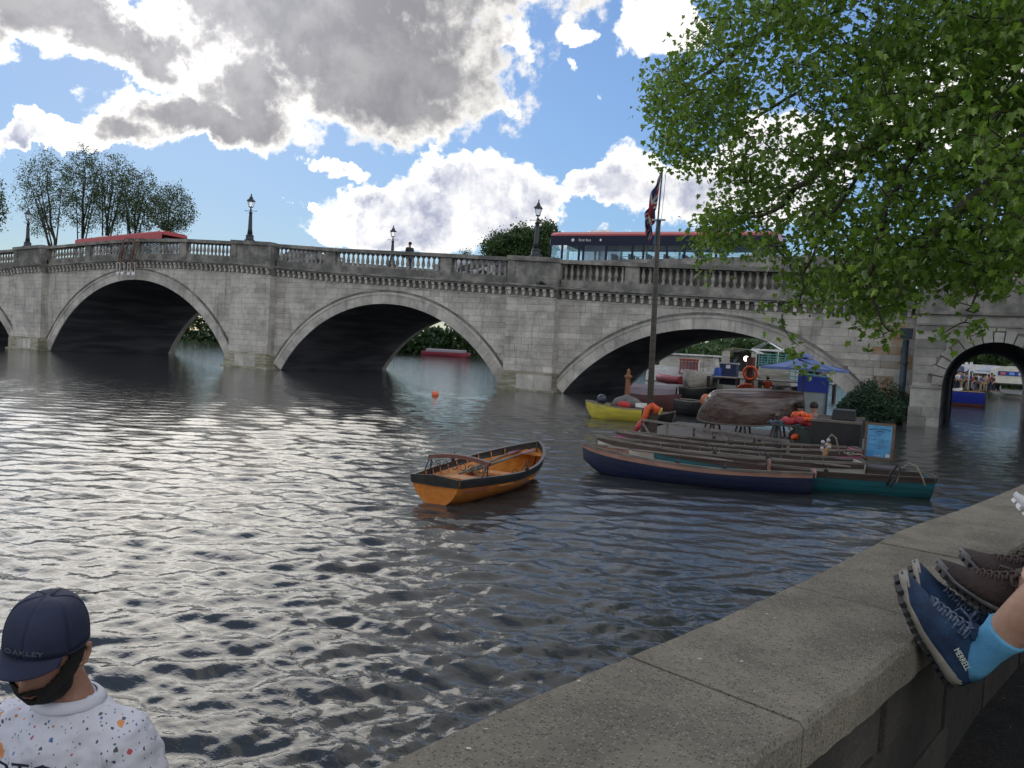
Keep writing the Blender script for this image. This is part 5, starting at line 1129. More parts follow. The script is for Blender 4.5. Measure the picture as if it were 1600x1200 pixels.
# big passenger boat with open dark entrance and lit lamp
Yp = 60; a, b = B_(1124, 600, Yp), B_(1178, 600, Yp); t = thing('passenger_boat', 'large white passenger boat with an open dark entrance and a lit round lamp', 'boat', (a.x, Yp, 0)); W_ = b.x-a.x; zt = B_(1150, 549, Yp).z
MB().box((W_/2, 3.4, .6), (W_+.6, 7, 1.4)).build('hull', whitp, t)
fx = (.22, .86); dz0, dz1 = 1.6, B_(1150, 552, Yp).z
MB().box((W_*fx[0]/2, .3, (1.3+zt)/2), (W_*fx[0], .3, zt-1.3)).build('side_wall', whitp, t); MB().box((W_*(1+fx[1])/2, .3, (1.3+zt)/2), (W_*(1-fx[1]), .3, zt-1.3)).build('side_wall', whitp, t)
MB().loft([[(W_*(.5+.5*math.cos(math.pi*i/10)*1.02), y, zt-.1+.35*math.sin(math.pi*i/10)) for i in range(11)] for y in (0, 6.5)]).build('roof', whitp, t)
MB().box((W_/2, 4.2, (1.3+zt)/2), (W_*.9, .1, zt-1.3)).build('back_wall', mat('dark_interior', (.05, .05, .055), .8), t)
MB().ball((W_*.72, .2, B_(1158, 560, Yp).z), .20, 12, 8).build('lamp', mat('lit_lamp', (1, .9, .7), .4, emit=(1, .88, .66, 6.0)), t, smooth=True)
MB().loft([[(W_*.3, -.6, B_(1140, 575, Yp).z), (W_*.5, -.6, B_(1140, 556, Yp).z)], [(W_*.36, -.5, B_(1140, 575, Yp).z), (W_*.56, -.5, B_(1140, 556, Yp).z)]]).build('raised_screen', tint2, t)
for (s0_, lab, X_, Yb_, w_, h_, m_) in ((0, 'navy blue storage bin on the landing stage', 1138, 57, 1.15, 1.5, mat('navy_bin', (.02, .03, .09), .5)), (1, 'bright blue barrel left of the navy bin', 1121, 56.5, .5, .8, mat('blue_barrel', (.03, .09, .4), .4))):
    q = B_(X_, 601 if not s0_ else 592, Yb_); t = thing(('storage_bin', 'barrel')[s0_], lab, ('bin', 'barrel')[s0_], (q.x, Yb_, q.z))
    if s0_: MB().lathe([(.24, 0), (.27, .2), (.27, .6), (.24, .8)], seg=12).build('drum', m_, t); MB().lathe([(.2, .80), (.2, .83)], seg=12).build('lid', m_, t)
    else: MB().box((0, 0, h_/2), (w_, 1, h_)).build('box', m_, t); MB().box((0, 0, h_+.04), (w_+.12, 1.1, .10)).build('lid', mat('pale_grey_lid', (.35, .37, .4), .5), t); MB().box((.0, -.52, h_-.2), (.3, .03, .25)).build('label', white_m, t)
# landing stage with posts, teal railings, whitish hull
la, lb = B_(1115, 606, 55.5), B_(1300, 618, 52); t = thing('landing_stage', 'grey landing stage running to the right behind the arch', 'jetty', (la.x, 55, 0)); L = lb.x-la.x
for k in range(int(L/.5)): MB().box((.25+k*.5, 0, .95), (.47, 3.0, .08)).build('plank', greyw, t)
for k in range(5): MB().tube([(k*L/4, -1.4, -.5), (k*L/4, -1.4, 1.0)], .12, 7).build('pile', darkw, t)
q = B_(1173, 612, 54); t = thing('mooring_pile', 'thick red-brown mooring pile with a life ring on the landing stage', 'mooring post', (q.x, 53.2, 0)); MB().tube([(0, 0, -.5), (0, 0, B_(1173, 558, 54).z)], .30, 10).build('pile', mat('dark_red_brown_pile', (.10, .045, .04), .7), t)
q = B_(1173, 583, 53); lr = MB(); n_ = 20; secs = [[(math.cos(2*math.pi*i/n_)*(.42+.09*math.cos(w_)), .09*math.sin(w_), math.sin(2*math.pi*i/n_)*(.42+.09*math.cos(w_))) for w_ in [j*math.pi/3 for j in range(6)]] for i in range(n_)]; secs.append(secs[0]); lr.loft(secs, closed=True)
lo = lr.build('life_ring', orange, smooth=True); lo.location = (q.x, 52.8, q.z); tag(lo, 'orange life ring on the red-brown mooring pile', 'life ring')
tl_m = mat('teal_railing_paint', (.16, .42, .42), .5)
q0, q1 = B_(1183, 598, 58), B_(1234, 600, 58); t = thing('white_ferry_hull', 'pale rounded ferry bow under teal railings, right of the mooring pile', 'ferry', (q0.x, 58, 0)); W_ = q1.x-q0.x; zt = B_(1205, 573, 58).z; zl = B_(1205, 600, 58).z
MB().loft([[(W_*.02, 0, zt), (W_*.0, 0, zt-.5), (W_*.08, .1, zl+.3), (W_*.3, .3, zl-.1), (W_*.8, .3, zl-.1), (W_*.97, .1, zl+.4), (W_, 0, zt-.4), (W_, 0, zt)], [(W_*.02, 5, zt), (0, 5, zt-.5), (.1*W_, 5, -.3), (W_*.3, 5, -.5), (W_*.8, 5, -.5), (W_*.9, 5, -.3), (W_, 5, zt-.4), (W_, 5, zt)]], closed=True, cap=True).build('hull', whitp, t)
zr = B_(1205, 552, 58).z
for k in range(12): MB().bar((W_*k/11, .05, zt), (W_*k/11, .05, zr-(k % 3)*.2), .05, .05).build('railing_post', tl_m, t)
for k in range(5): z = zt+(zr-zt)*(k+1)/5.5; MB().bar((0, .05, z), (W_, .05, z), .05, .05).build('railing', tl_m, t)
for k in range(3): MB().bar((W_*(.2+.25*k), .1, zt), (W_*(.35+.25*k), .1, zr), .05, .05).build('stair_rail', tl_m, t)
MB().box((W_/2, 2.4, -.2), (W_*.9, 4.6, 1.2)).build('underbody', darkw, t)
g0, g1 = B_(1234, 580, 54), B_(1292, 597, 51); t = thing('gangway', 'teal railed gangway sloping down behind the parasol', 'gangway', (g0.x, 54, 0)); D_ = g1-g0; D_.y = -3
for dz_ in (.25, .0, -.3, -.55): MB().bar((0, 0, g0.z+dz_), (D_.x, D_.y, g1.z+dz_+.3), .06, .09).build('rail', tl_m if dz_ < .2 else greyw, t)
for k in range(7): MB().bar((D_.x*k/6, D_.y*k/6, g0.z-.6+(g1.z+.3-g0.z)*k/6), (D_.x*k/6, D_.y*k/6, g0.z+.25+(g1.z+.3-g0.z)*k/6), .05, .05).build('post', tl_m, t)
q = B_(1190, 545, 62); t = thing('white_awning', 'pitched white awning roof above the teal railings', 'awning', (q.x, 64, 0)); hw2 = (B_(1210, 545, 64)-B_(1166, 545, 64)).x/2; z0_ = B_(1190, 545, 64).z; z1_ = B_(1190, 533, 64).z
MB().loft([[(-hw2, 0, z0_), (0, .8, z1_), (hw2, 0, z0_)], [(-hw2, 3, z0_), (0, 2.4, z1_), (hw2, 3, z0_)]]).build('canopy', white_m, t); MB().box((0, 1.5, z0_-.08), (hw2*2, 3, .14)).build('valance', white_m, t)
for x in (-hw2+.1, hw2-.1): MB().bar((x, .1, .8), (x, .1, z0_), .06, .06).build('pole', white_m, t)
# man in red vest sitting on the stage, dark moored hulls in front
q = B_(1198, 592, 49); s_ = sitter((q.x, 49.5, q.z-1.20), math.pi, c_red, 'man in a red vest and tan hat sitting on the landing stage', hat=c_tan)
MB().box((0, .19, .80), (.30, .06, .42)).build('life_vest', orange, s_)
tag(MB().box((q.x, 49.5, (q.z-1.2)/2+.2), (.7, .6, max(.3, q.z-1.2+.42))).build('crate', darkw), 'dark crate the man in the red vest sits on', 'crate')
def dark_boat(pxa, pya, pxb, pyb, Y, label, m, cover=None, B=1.5, name='moored_boat'):
    a, b = B_(pxa, pya, Y), B_(pxb, pyb, Y); t = thing(name, label, 'boat', (a.x, Y, 0)); L = b.x-a.x; z = max(.35, (a.z+b.z)/2)
    hull(t, L, B, z, .12, n=3, cols=[m]*3, inner=darkw, gun=greyw if not cover else m, tr=.6, ns=14, bowz=.10, full=.45)
    if cover: MB().loft([[(x*L, -B*.45*k, z), (x*L, -B*.38*k, z+.30), (x*L, 0, z+.42), (x*L, B*.38*k, z+.30), (x*L, B*.45*k, z)] for x, k in ((.05, .75), (.3, 1), (.6, 1), (.85, .6), (.93, .2))]).build('cover', cover, t)
    return t
dark_boat(985, 617, 1062, 618, 30.5, 'dark red-brown covered boat under the right arch behind the mast', mat('dark_maroon_hull', (.085, .03, .03), .5), mat('mauve_grey_cover', (.16, .13, .15), .7))
dark_boat(1066, 607, 1118, 606, 40, 'black hulled boat floating in front of the white tender', blk)
dark_boat(1060, 626, 1125, 628, 29, 'black open boat between the mast and the upturned hull', blk)
dark_boat(1022, 648, 1052, 646, 24, 'small black boat right behind the mast foot', blk, B=1.1)
dark_boat(1268, 648, 1330, 656, 25.5, 'dark blue-black punt under the kiosk, left of the shrub', blk, B=1.2)
dark_boat(1215, 604, 1262, 606, 44, 'pale grey aluminium workboat right of the man in the red vest', metal, B=2.0)
tag(MB().ball(B_(1103, 626, 27), (.2, .2, .24), 10, 7).build('fender', mat('rust_orange_fender', (.40, .12, .04), .5), smooth=True), 'rust orange round fender left of the upturned hull', 'fender')
tag(MB().ball(B_(1166, 606, 47), (.55, .3, .28), 10, 7, jit=.15, rnd=rr).build('orange_bag', orange, smooth=True), 'orange bag lying at the edge of the landing stage', 'bag')
# evergreen shrub at the abutment
rs = np.random.RandomState(21); n = 9000; u = rs.rand(n); P = np.zeros((n, 3)); a = rs.rand(n)*6.28; r_ = np.sqrt(rs.rand(n)); hgt = 1.45*(1-.55*r_**2)*(1+.25*np.sin(a*3+1)); P[:, 0] = -.65+1.45*r_*np.cos(a); P[:, 1] = 34.4+.9*r_*np.sin(a); P[:, 2] = .05+hgt*u**.6
t = thing('shrub', 'dark green spiky shrub growing at the foot of the abutment', 'shrub', (-.65, 34.4, 0)); P[:, 0] += .65; P[:, 1] -= 34.4
o = bpy.data.objects.new('foliage', leaves_mesh('foliage', P, .085*rs.uniform(.6, 1.4, n), leafmat('dark_shrub_leaf', (.035, .085, .035), (.02, .05, .025), .2), rs, .22)); C.objects.link(o); o.parent = t
sm_ = MB()
for k in range(14): aa = k*.9; sm_.tube([(0, 0, -.3), (.4*math.cos(aa), .3*math.sin(aa), .5), (1.0*math.cos(aa), .7*math.sin(aa), .95)], [.03, .02, .008], 5)
tag(sm_.build('stem', bark, t), kind='stuff')
# ================================================================ embankment wall, path and the plane tree
ZT = 1.53; kz_ = .62/.70
conc = mat('aggregate_concrete', (.30, .265, .205), .92, base2=(.20, .18, .14), vscale=4.5, bump=.9, bscale=150, obj_rand=.07, coord='World', vdetail=6)
def add_specks(m, scale=150, c=(.42, .38, .31), thr=.13):
    t = m.node_tree; E_.nt = t; b = t.nodes['Principled BSDF']; l = b.inputs['Base Color'].links[0].from_socket; g = t.nodes.new('ShaderNodeNewGeometry')
    v = t.nodes.new('ShaderNodeTexVoronoi'); v.inputs['Scale'].default_value = scale; t.links.new(g.outputs['Position'], v.inputs['Vector'])
    s_ = t.nodes.new('ShaderNodeSeparateColor'); t.links.new(v.outputs['Color'], s_.inputs[0]); d_ = E_(v.outputs['Distance']); r = E_(s_.outputs[0]); r2 = E_(s_.outputs[1])
    pale = E_.m('LESS_THAN', d_, .38)*E_.m('GREATER_THAN', r, .72); dark = E_.m('LESS_THAN', d_, .45)*E_.m('LESS_THAN', r, .30)
    c_ = mixc(pale*.75, l, c); c_ = mixc(dark*.6, c_, (.05, .045, .04)); t.links.new(c_, b.inputs['Base Color'])
add_specks(conc, 170); 
ow = [(-1.2, -9), (-1.08, -4), (-.93, -1), (-.80, .2), (-.724*kz_, 1.023*kz_), (-.647*kz_, 1.306*kz_), (-.512*kz_, 1.73*kz_), (-.407*kz_, 2.048*kz_), (-.24*kz_, 2.603*kz_), (.06, 3.35), (.40, 4.35), (.808*kz_, 6.057*kz_)]
dv = Vector((ow[-1][0]-ow[-3][0], ow[-1][1]-ow[-3][1], 0)).normalized()
ow.append((ow[-1][0]+dv.x*29.8, ow[-1][1]+dv.y*29.8))
def along(pts, s):
    for a, b in zip(pts[:-1], pts[1:]):
        a, b = Vector(a), Vector(b); L = (b-a).length
        if s <= L: d = (b-a)/L; return a+d*s, d
        s -= L
    return b, (b-a).normalized()
def nearest_s(pt):
    best = (9e9, 0); S = 0
    for a, b in zip(ow[:-1], ow[1:]):
        a, b = Vector(a), Vector(b); L = (b-a).length; f = max(0, min(1, (pt-a).dot(b-a)/L/L)); d = (a+(b-a)*f-pt).length
        if d < best[0]: best = (d, S+f*L)
        S += L
    return best[1], S
j1 = onz(982, 1026, ZT); j2 = onz(1236, 915, ZT); s1, TOT = nearest_s(Vector((j1.x, j1.y))); s2, _ = nearest_s(Vector((j2.x, j2.y))); SL = s2-s1
rsl = random.Random(2); WW = .365; wall = thing('embankment_wall', 'low river wall with pale speckled concrete coping slabs where people rest their feet', 'wall', (0, 0, 0))
def wedge(sa, sb, w0, w1, z0, z1, m, name, n=4, ch=.012):
    secs = []; jit = name == 'coping_slab'
    if jit: n = 22
    for i in range(n+1):
        p, d = along(ow, sa+(sb-sa)*i/n); nr = Vector((d.y, -d.x)); a, b = p+nr*w0, p+nr*w1
        if jit: a = a+nr*rsl.uniform(-.0015, .0015); b = b+nr*rsl.uniform(-.002, .002); ch = rsl.uniform(.007, .011)
        secs.append([(a.x, a.y, z0), (a.x, a.y, z1-ch), (a.x+nr.x*ch, a.y+nr.y*ch, z1), (b.x-nr.x*ch, b.y-nr.y*ch, z1), (b.x, b.y, z1-ch), (b.x, b.y, z0)])
    return MB().loft(secs, closed=True, cap=True).build(name, m, wall)
k0 = -int(s1/SL)
s = s1+k0*SL; rsl = random.Random(2)
while s < TOT-.1:
    if s > 22: break
    wedge(max(0, s)+.004, s+SL-.004, 0, WW+.01, ZT-.085, ZT+rsl.uniform(-.002, .003), conc, 'coping_slab'); s += SL
s_end = s
wedge(s_end+.004, TOT, 0, WW+.01, ZT-.085, ZT, conc, 'coping_slab', 10)
wbrick = mat('shade_dark_wall_stone', (.055, .048, .04), .9, base2=(.028, .025, .02), vscale=3, bump=.8, bscale=30, obj_rand=.25, coord='World')  # shade on the landward side put into a near-black stone colour
wedge(0, TOT, .05, WW-.04, -1.5, ZT-.087, wbrick, 'wall_core', 60, 0)
s = 0.0; row = 0
for row in range(3):
    s = 2.0-.3*(row % 2)
    while s < 20:
        L = rsl.uniform(.38, .62); wedge(s+.006, s+L-.006, WW-.05, WW-.018+rsl.uniform(-.006, .006), 1.005+row*.146, 1.005+row*.146+.139, wbrick, 'wall_stone', 1, .006); s += L
wbl = mat('river_face_stone', (.2, .19, .16), .9, base2=(.08, .09, .05), vscale=2, bump=.6, bscale=20, obj_rand=.2, coord='World')
for row in range(4):
    s = 6.0-.3*(row % 2)
    while s < 20:
        L = rsl.uniform(.5, .8); wedge(s+.006, s+L-.006, .02+rsl.uniform(0, .01), .06, -.1+row*.37, .26+row*.37, wbl, 'river_stone', 1, .006); s += L
# path with leaf litter
path_m = mat('shade_dark_path_paving', (.030, .026, .022), .95, base2=(.018, .016, .013), vscale=6, bump=.8, bscale=60, coord='World'); add_specks(path_m, 120, (.09, .075, .055))  # shade lying on the path is put into its very dark base colour
secs = []
for i in range(41):
    p, d = along(ow, TOT*i/40); nr = Vector((d.y, -d.x)); a = p+nr*(WW-.06); b = p+nr*3.6; secs.append([(a.x, a.y, 1.0), (b.x, b.y, 1.02)])
tag(MB().loft(secs).build('path', path_m), kind='structure')
secs2 = [[s_[1], (s_[1][0]+14, s_[1][1]-2, 1.6), (s_[1][0]+60, s_[1][1]-4, 4)] for s_ in secs]
tag(MB().loft([[(x, y, z-.004) for x, y, z in q] for q in secs2]).build('bank_lawn', grass_m), kind='structure')
lit_m = mat('dead_leaf', (.16, .11, .06), .9, obj_rand=.3); lt = []; ls_ = []; rl = np.random.RandomState(3)
for _ in range(900):
    p, d = along(ow, rl.uniform(8, 16)); nr = Vector((d.y, -d.x)); q = p+nr*rl.uniform(WW+.02, 2.2); lt.append((q.x, q.y, 1.012)); ls_.append(rl.uniform(.006, .02))
me = leaves_mesh('leaf_litter', lt, ls_, lit_m, rl); co = np.zeros(len(me.vertices)*3); me.vertices.foreach_get('co', co); co = co.reshape(-1, 3); co[:, 2] = 1.006+(co[:, 2]-1.012)*.25+.006; me.vertices.foreach_set('co', co.ravel())
o = bpy.data.objects.new('leaf_litter', me); C.objects.link(o); tag(o, 'scattered dead leaves and scraps on the dark path behind the wall', 'leaf litter', kind='stuff')
lt = []; ls_ = []
for _ in range(260):
    p, d = along(ow, rl.uniform(8, 17)); nr = Vector((d.y, -d.x)); q = p+nr*rl.uniform(.02, WW-.02); lt.append((q.x, q.y, ZT+.004)); ls_.append(rl.uniform(.002, .006))
me = leaves_mesh('seed_fluff', lt, ls_, mat('pale_fluff', (.5, .45, .36), .9), rl); co = np.zeros(len(me.vertices)*3); me.vertices.foreach_get('co', co); co = co.reshape(-1, 3); co[:, 2] = ZT+.004+(co[:, 2]-ZT-.004)*.3; me.vertices.foreach_set('co', co.ravel())
o = bpy.data.objects.new('seed_fluff', me); C.objects.link(o); tag(o, 'pale seed scraps and grit strewn over the coping slabs', 'litter', kind='stuff')
# ---------------------------------------------------------------- plane tree
rt = random.Random(77); rn = np.random.RandomState(77)
TB = Vector((8.2, 9.0, 1.0))
plane = thing('plane_tree', 'big London plane tree in fresh leaf hanging over the river at the right', 'tree', TB)
pbark = mat('plane_bark', (.13, .115, .085), .9, base2=(.06, .055, .04), vscale=5, bump=.5, bscale=12)
tw_m = mat('dark_twig', (.035, .028, .02), .85)
boughs = [[TB+Vector((-.1, .2, 4.2)), dep(1760, -60, 9.5), dep(1600, 60, 10), dep(1470, 170, 11), dep(1380, 215, 11.6), dep(1290, 255, 12.4), dep(1220, 320, 13.2), dep(1150, 350, 14.2)],
          [TB+Vector((0, .1, 6.0)), dep(1800, -300, 9.5), dep(1560, -160, 11), dep(1350, -60, 13), dep(1220, 30, 14.5), dep(1110, 110, 15.8), dep(1050, 150, 16.4)],
          [TB+Vector((-.1, 0, 3.6)), dep(1760, 60, 8.6), dep(1620, 200, 9.2), dep(1520, 310, 9.8), dep(1440, 380, 10.2), dep(1400, 460, 10.4)],
          [dep(1600, 60, 10), dep(1500, 75, 11.2), dep(1380, 95, 12.5), dep(1270, 130, 13.8), dep(1170, 190, 15), dep(1080, 235, 16)],
          [dep(1470, 170, 11), dep(1400, 290, 10.8), dep(1370, 370, 10.6), dep(1362, 450, 10.4), dep(1385, 520, 10.3)],
          [dep(1520, 310, 9.8), dep(1540, 380, 9.6), dep(1530, 440, 9.4), dep(1515, 480, 9.3)],
          [dep(1380, 215, 11.6), dep(1300, 340, 11.6), dep(1262, 420, 11.6), dep(1245, 480, 11.7)]]
mbt = MB(); mbt.tube([TB-TB+Vector((0, 0, -.3)), Vector((.05, .05, 1.5)), Vector((-.1, .1, 3.8)), Vector((0, .1, 6.2)), Vector((.3, .2, 9)), Vector((.5, .2, 13))], [.55, .42, .36, .26, .16, .04], 14); mbt.build('trunk', pbark, plane, smooth=True)
nodes = []
def sub(pts, k=5):
    o_ = []
    for i in range(len(pts)-1):
        p0, p1, p2, p3 = pts[max(i-1, 0)], pts[i], pts[i+1], pts[min(i+2, len(pts)-1)]
        for q in range(k):
            t_ = q/k; o_.append(.5*((2*p1)+(p2-p0)*t_+(2*p0-5*p1+4*p2-p3)*t_*t_+(3*p1-p0-3*p2+p3)*t_**3))
    return o_+[pts[-1]]
for bi, b in enumerate(boughs):
    q = sub(b); n = len(q); r0 = (.15, .13, .12, .055, .035, .02, .025)[bi]
    q = [v+Vector((rt.uniform(-.04, .04), rt.uniform(-.04, .04), rt.uniform(-.04, .04)))*(i > 2) for i, v in enumerate(q)]
    MB().tube([v-TB for v in q], [r0*(1-i/n)**.8+.007 for i in range(n)], 8).build('bough', pbark if r0 > .05 else tw_m, plane, smooth=True)
    nodes += q[3:]
poly = [(1125, -400), (1105, -120), (1085, 0), (1060, 50), (1020, 105), (1012, 150), (1030, 190), (1022, 235), (1045, 262), (1100, 268), (1130, 300), (1095, 330), (1085, 370), (1090, 392), (1140, 392), (1195, 390), (1212, 430), (1235, 455), (1280, 470), (1310, 490), (1350, 495), (1410, 480), (1440, 445), (1490, 430), (1510, 455), (1545, 455), (1570, 420), (1640, 410), (1800, 400), (1950, 250), (1950, -400)]
def inside(x, y):
    c = False; n = len(poly)
    for i in range(n):
        (xa, ya), (xb, yb) = poly[i], poly[(i+1) % n]
        if (ya > y) != (yb > y) and x < (xb-xa)*(y-ya)/(yb-ya)+xa: c = not c
    return c
tips = []; 
while len(tips) < 1900:
    x, y = rt.uniform(1000, 1900), rt.uniform(-380, 530)
    if not inside(x, y): continue
    if y < 0 and rt.random() < .45: continue
    if x > 1620 and rt.random() < .6: continue
    hole = math.sin(x*.021+1.3)*math.sin(y*.027+.6)+.5*math.sin(x*.05+y*.043)
    if hole < -.75 and rt.random() < .7: continue
    if 1100 < x < 1330 and 60 < y < 330 and rt.random() < .28: continue
    Z = float(np.interp(x, [1010, 1300, 1620, 1900], [16, 12.6, 9.6, 9]))+rt.gauss(0, 1.1)
    tips.append(dep(x, y, Z))
extra = [(1236, 400, 11.6), (1240, 470, 11.6), (1222, 492, 11.5), (1236, 530, 11.4), (1240, 545, 11.4), (1248, 562, 11.4), (1195, 475, 11.6), (1270, 570, 11.3), (1510, 500, 9.3), (1525, 515, 9.3), (1475, 520, 9.5), (1090, 405, 14), (1100, 425, 14), (1500, 470, 9.3), (1385, 520, 10.3), (1365, 530, 10.3)]
tips += [dep(*e) for e in extra]
N = np.array([tuple(v) for v in nodes]); order = sorted(range(len(tips)), key=lambda i: float(np.min(((N-np.array(tips[i]))**2).sum(1))))
NA = np.zeros((len(nodes)+len(tips)*4, 3)); NA[:len(nodes)] = N; nn = len(nodes); tw = MB(); LP, LD = [], []
lastg = len(tips)-len(extra)
for i in order:
    tp = tips[i]; d2 = ((NA[:nn]-np.array(tp))**2).sum(1)+ .6*np.maximum(0, np.array(tp)[2]-NA[:nn, 2]-.3)**2; j = int(np.argmin(d2)); a = Vector(NA[j]); L = (tp-a).length
    if L > 5: continue
    c1 = a.lerp(tp, .35)+Vector((rt.uniform(-.1, .1), rt.uniform(-.1, .1), .10*L)); c2 = a.lerp(tp, .7)+Vector((rt.uniform(-.08, .08), rt.uniform(-.08, .08), .08*L))
    pts = [a, c1, c2, tp]; tw.tube([p-TB for p in pts], [.011+.004*L, .009, .007, .004], 4, cap=False)
    for q in (c1, c2, tp): NA[nn] = q; nn += 1
    nl = rt.randint(18, 30) if i < lastg else 12
    for k in range(nl):
        f = rt.random()**.7; base = a.lerp(tp, .35+.65*f) if L > .5 else tp
        p = base+Vector((rt.gauss(0, .17), rt.gauss(0, .17), rt.gauss(-.05, .15)))*(1 if i < lastg else .55); LP.append(tuple(p))
tag(tw.build('twig', tw_m, plane), kind='stuff')
# unseen rest of the canopy, thickened over the path to shade the wall
for k in range(15000):
    a = rt.uniform(0, 6.28); r_ = 8.5*rt.random()**.5; p = TB+Vector((-2.2+r_*math.cos(a), -3.5+r_*math.sin(a), rt.uniform(3.6, 11)))
    v_ = p-EYEP; z_ = v_.dot(CF)
    if z_ > 0 and v_.dot(CR)/z_ < .68 and abs(v_.dot(CU)/z_) < .52: continue
    LP.append(tuple(p))
# palmate leaf template: five lobes, folded along the midrib
half = [(0, 0), (.30, -.10), (.52, .12), (.34, .26), (.60, .55), (.30, .52), (0, 1.0)]
def leaf_arrays(n):
    hv = np.array([(x, y, .0+.16*x) for x, y in half]); lv = hv.copy(); lv[:, 0] *= -1; return np.concatenate([hv, lv])
T_ = leaf_arrays(1); T_[:, 1] -= .1
LP = np.array(LP); nL = len(LP); camd = np.linalg.norm(LP-np.array((0, 0, EYE)), axis=1)
def rot_batch(n, rs):
    yaw = rs.uniform(0, 2*np.pi, n); tilt = rs.normal(.95, .42, n); roll = rs.normal(0, .35, n)   # hanging tips point outwards and down
    cy, sy = np.cos(yaw), np.sin(yaw); ct, st = np.cos(tilt), np.sin(tilt)
    Yv = np.stack([cy*ct, sy*ct, -st], 1); Xv = np.stack([-sy, cy, np.zeros(n)], 1); Zv = np.cross(Xv, Yv)
    cr, sr = np.cos(roll)[:, None], np.sin(roll)[:, None]; X2 = Xv*cr+Zv*sr; Z2 = -Xv*sr+Zv*cr; return X2, Yv, Z2
X2, Y2, Z2 = rot_batch(nL, rn); SZ = .088*rn.uniform(.55, 1.35, nL); far = camd > 0
def lmat():
    m = bpy.data.materials.new('plane_leaf'); m.use_nodes = True; t = m.node_tree; E_.nt = t; b = t.nodes['Principled BSDF']; b.inputs['Roughness'].default_value = .42
    g = t.nodes.new('ShaderNodeNewGeometry'); oi = t.nodes.new('ShaderNodeObjectInfo'); r = E_.m('FRACT', E_(g.outputs['Random Per Island'])+E_(oi.outputs['Random']))
    c = mixc(r, (.065, .125, .014), (.15, .235, .030)); c = mixc(E_.m('GREATER_THAN', r, .92), c, (.24, .32, .09)); t.links.new(c, b.inputs['Base Color'])
    tl = t.nodes.new('ShaderNodeBsdfTranslucent'); t.links.new(scalec(c, 2.0), tl.inputs[0]); mx = t.nodes.new('ShaderNodeMixShader'); mx.inputs[0].default_value = .45
    t.links.new(b.outputs[0], mx.inputs[1]); t.links.new(tl.outputs[0], mx.inputs[2]); t.links.new(mx.outputs[0], t.nodes['Material Output'].inputs[0]); return m
pl_m = lmat()
vis = np.array([(lambda v: (v.dot(CF) > 0 and abs(v.dot(CR)/v.dot(CF)) < .66 and abs(v.dot(CU)/v.dot(CF)) < .49))(Vector(p)-EYEP) for p in LP])
ordr = np.argsort(np.where(vis, camd/SZ, 1e9)); near = ordr[:280]; restI = ordr[280:]
one = bpy.data.meshes.new('leaf'); one.from_pydata([tuple(v) for v in T_], [], [tuple(range(7)), tuple(range(13, 6, -1))]); one.materials.append(pl_m)
for i in near:
    o = bpy.data.objects.new('leaf', one); C.objects.link(o); o.parent = plane
    Mx = Matrix((Vector(X2[i]), Vector(Y2[i]), Vector(Z2[i]))).transposed().to_4x4() @ Matrix.Scale(SZ[i]*1.0, 4); Mx.translation = Vector(LP[i])-TB; o.matrix_local = Mx
n = len(restI); V = (LP[restI]-np.array(TB))[:, None, :]+SZ[restI][:, None, None]*(T_[None, :, 0:1]*X2[restI][:, None, :]+T_[None, :, 1:2]*Y2[restI][:, None, :]+T_[None, :, 2:3]*Z2[restI][:, None, :])
V = V.reshape(-1, 3); base = (np.arange(n)*14)[:, None]; F = np.stack([base+np.arange(7)[None], base+np.arange(13, 6, -1)[None]], 1).reshape(-1)
me = bpy.data.meshes.new('leaf'); me.vertices.add(len(V)); me.vertices.foreach_set('co', V.ravel()); me.loops.add(len(F)); me.loops.foreach_set('vertex_index', F.astype(np.int32)); me.polygons.add(2*n); me.polygons.foreach_set('loop_start', np.arange(0, len(F), 7, dtype=np.int32)); me.update(calc_edges=True); me.materials.append(pl_m)
o = bpy.data.objects.new('leaf', me); C.objects.link(o); o.parent = plane; tag(o, kind='stuff')
sbm = MB(); sbm.ball((0, 0, 0), .017, 7, 5); sbm.tube([(0, 0, .015), (0, 0, .10)], .002, 3); sb_me = sbm.build('seed_ball', mat('seed_ball_brown', (.035, .028, .018), .9), mesh_only=True, smooth=True)
vi = [i for i in range(nL) if vis[i]]
for i in rt.sample(vi, 290): p = Vector(LP[i])-TB; inst('seed_ball', sb_me, plane, (p.x, p.y, p.z-rt.uniform(.05, .2)), (0, 0, 0), (rt.uniform(.8, 1.25),)*3)
# ================================================================ the man with the cap, standing on a slipway step
skin2 = mat('warm_skin', (.40, .225, .155), .5, base2=(.33, .17, .12), vscale=14, bump=.15, bscale=120, spec=.4)
capm = mat('navy_cap_cloth', (.012, .017, .045), .75, base2=(.018, .024, .06), vscale=5, bump=.35, bscale=260)
beardm = mat('black_beard', (.014, .010, .008), .75, var=.5, vscale=90, bump=.9, bscale=230)
mup = Vector((0, 0, 1)); HC = dep(74, 1012, 1.93); fr_ = EYEP-HC; fr_.z = 0; fr_.normalize(); cr_ = mup.cross(fr_); cr_.normalize()
an = R_(27); fh = fr_*math.cos(an)-cr_*math.sin(an); pt = R_(13)
fw = fh*math.cos(pt)-mup*math.sin(pt); uu = mup*math.cos(pt)+fh*math.sin(pt); lf = uu.cross(fw)   # person's left = up x forward
tilt_ = R_(-7); lf, uu = lf*math.cos(tilt_)+uu*math.sin(tilt_), uu*math.cos(tilt_)-lf*math.sin(tilt_)
def hp(x, y, z): return HC+lf*x+fw*y+uu*z          # x towards the person's left, y forward, z up
feet_z = -.30
man = thing('person', 'bearded man in a navy cap and paint-splashed white T-shirt looking down by the wall', 'person', (HC.x, HC.y, feet_z))
OM = Vector((HC.x, HC.y, feet_z))
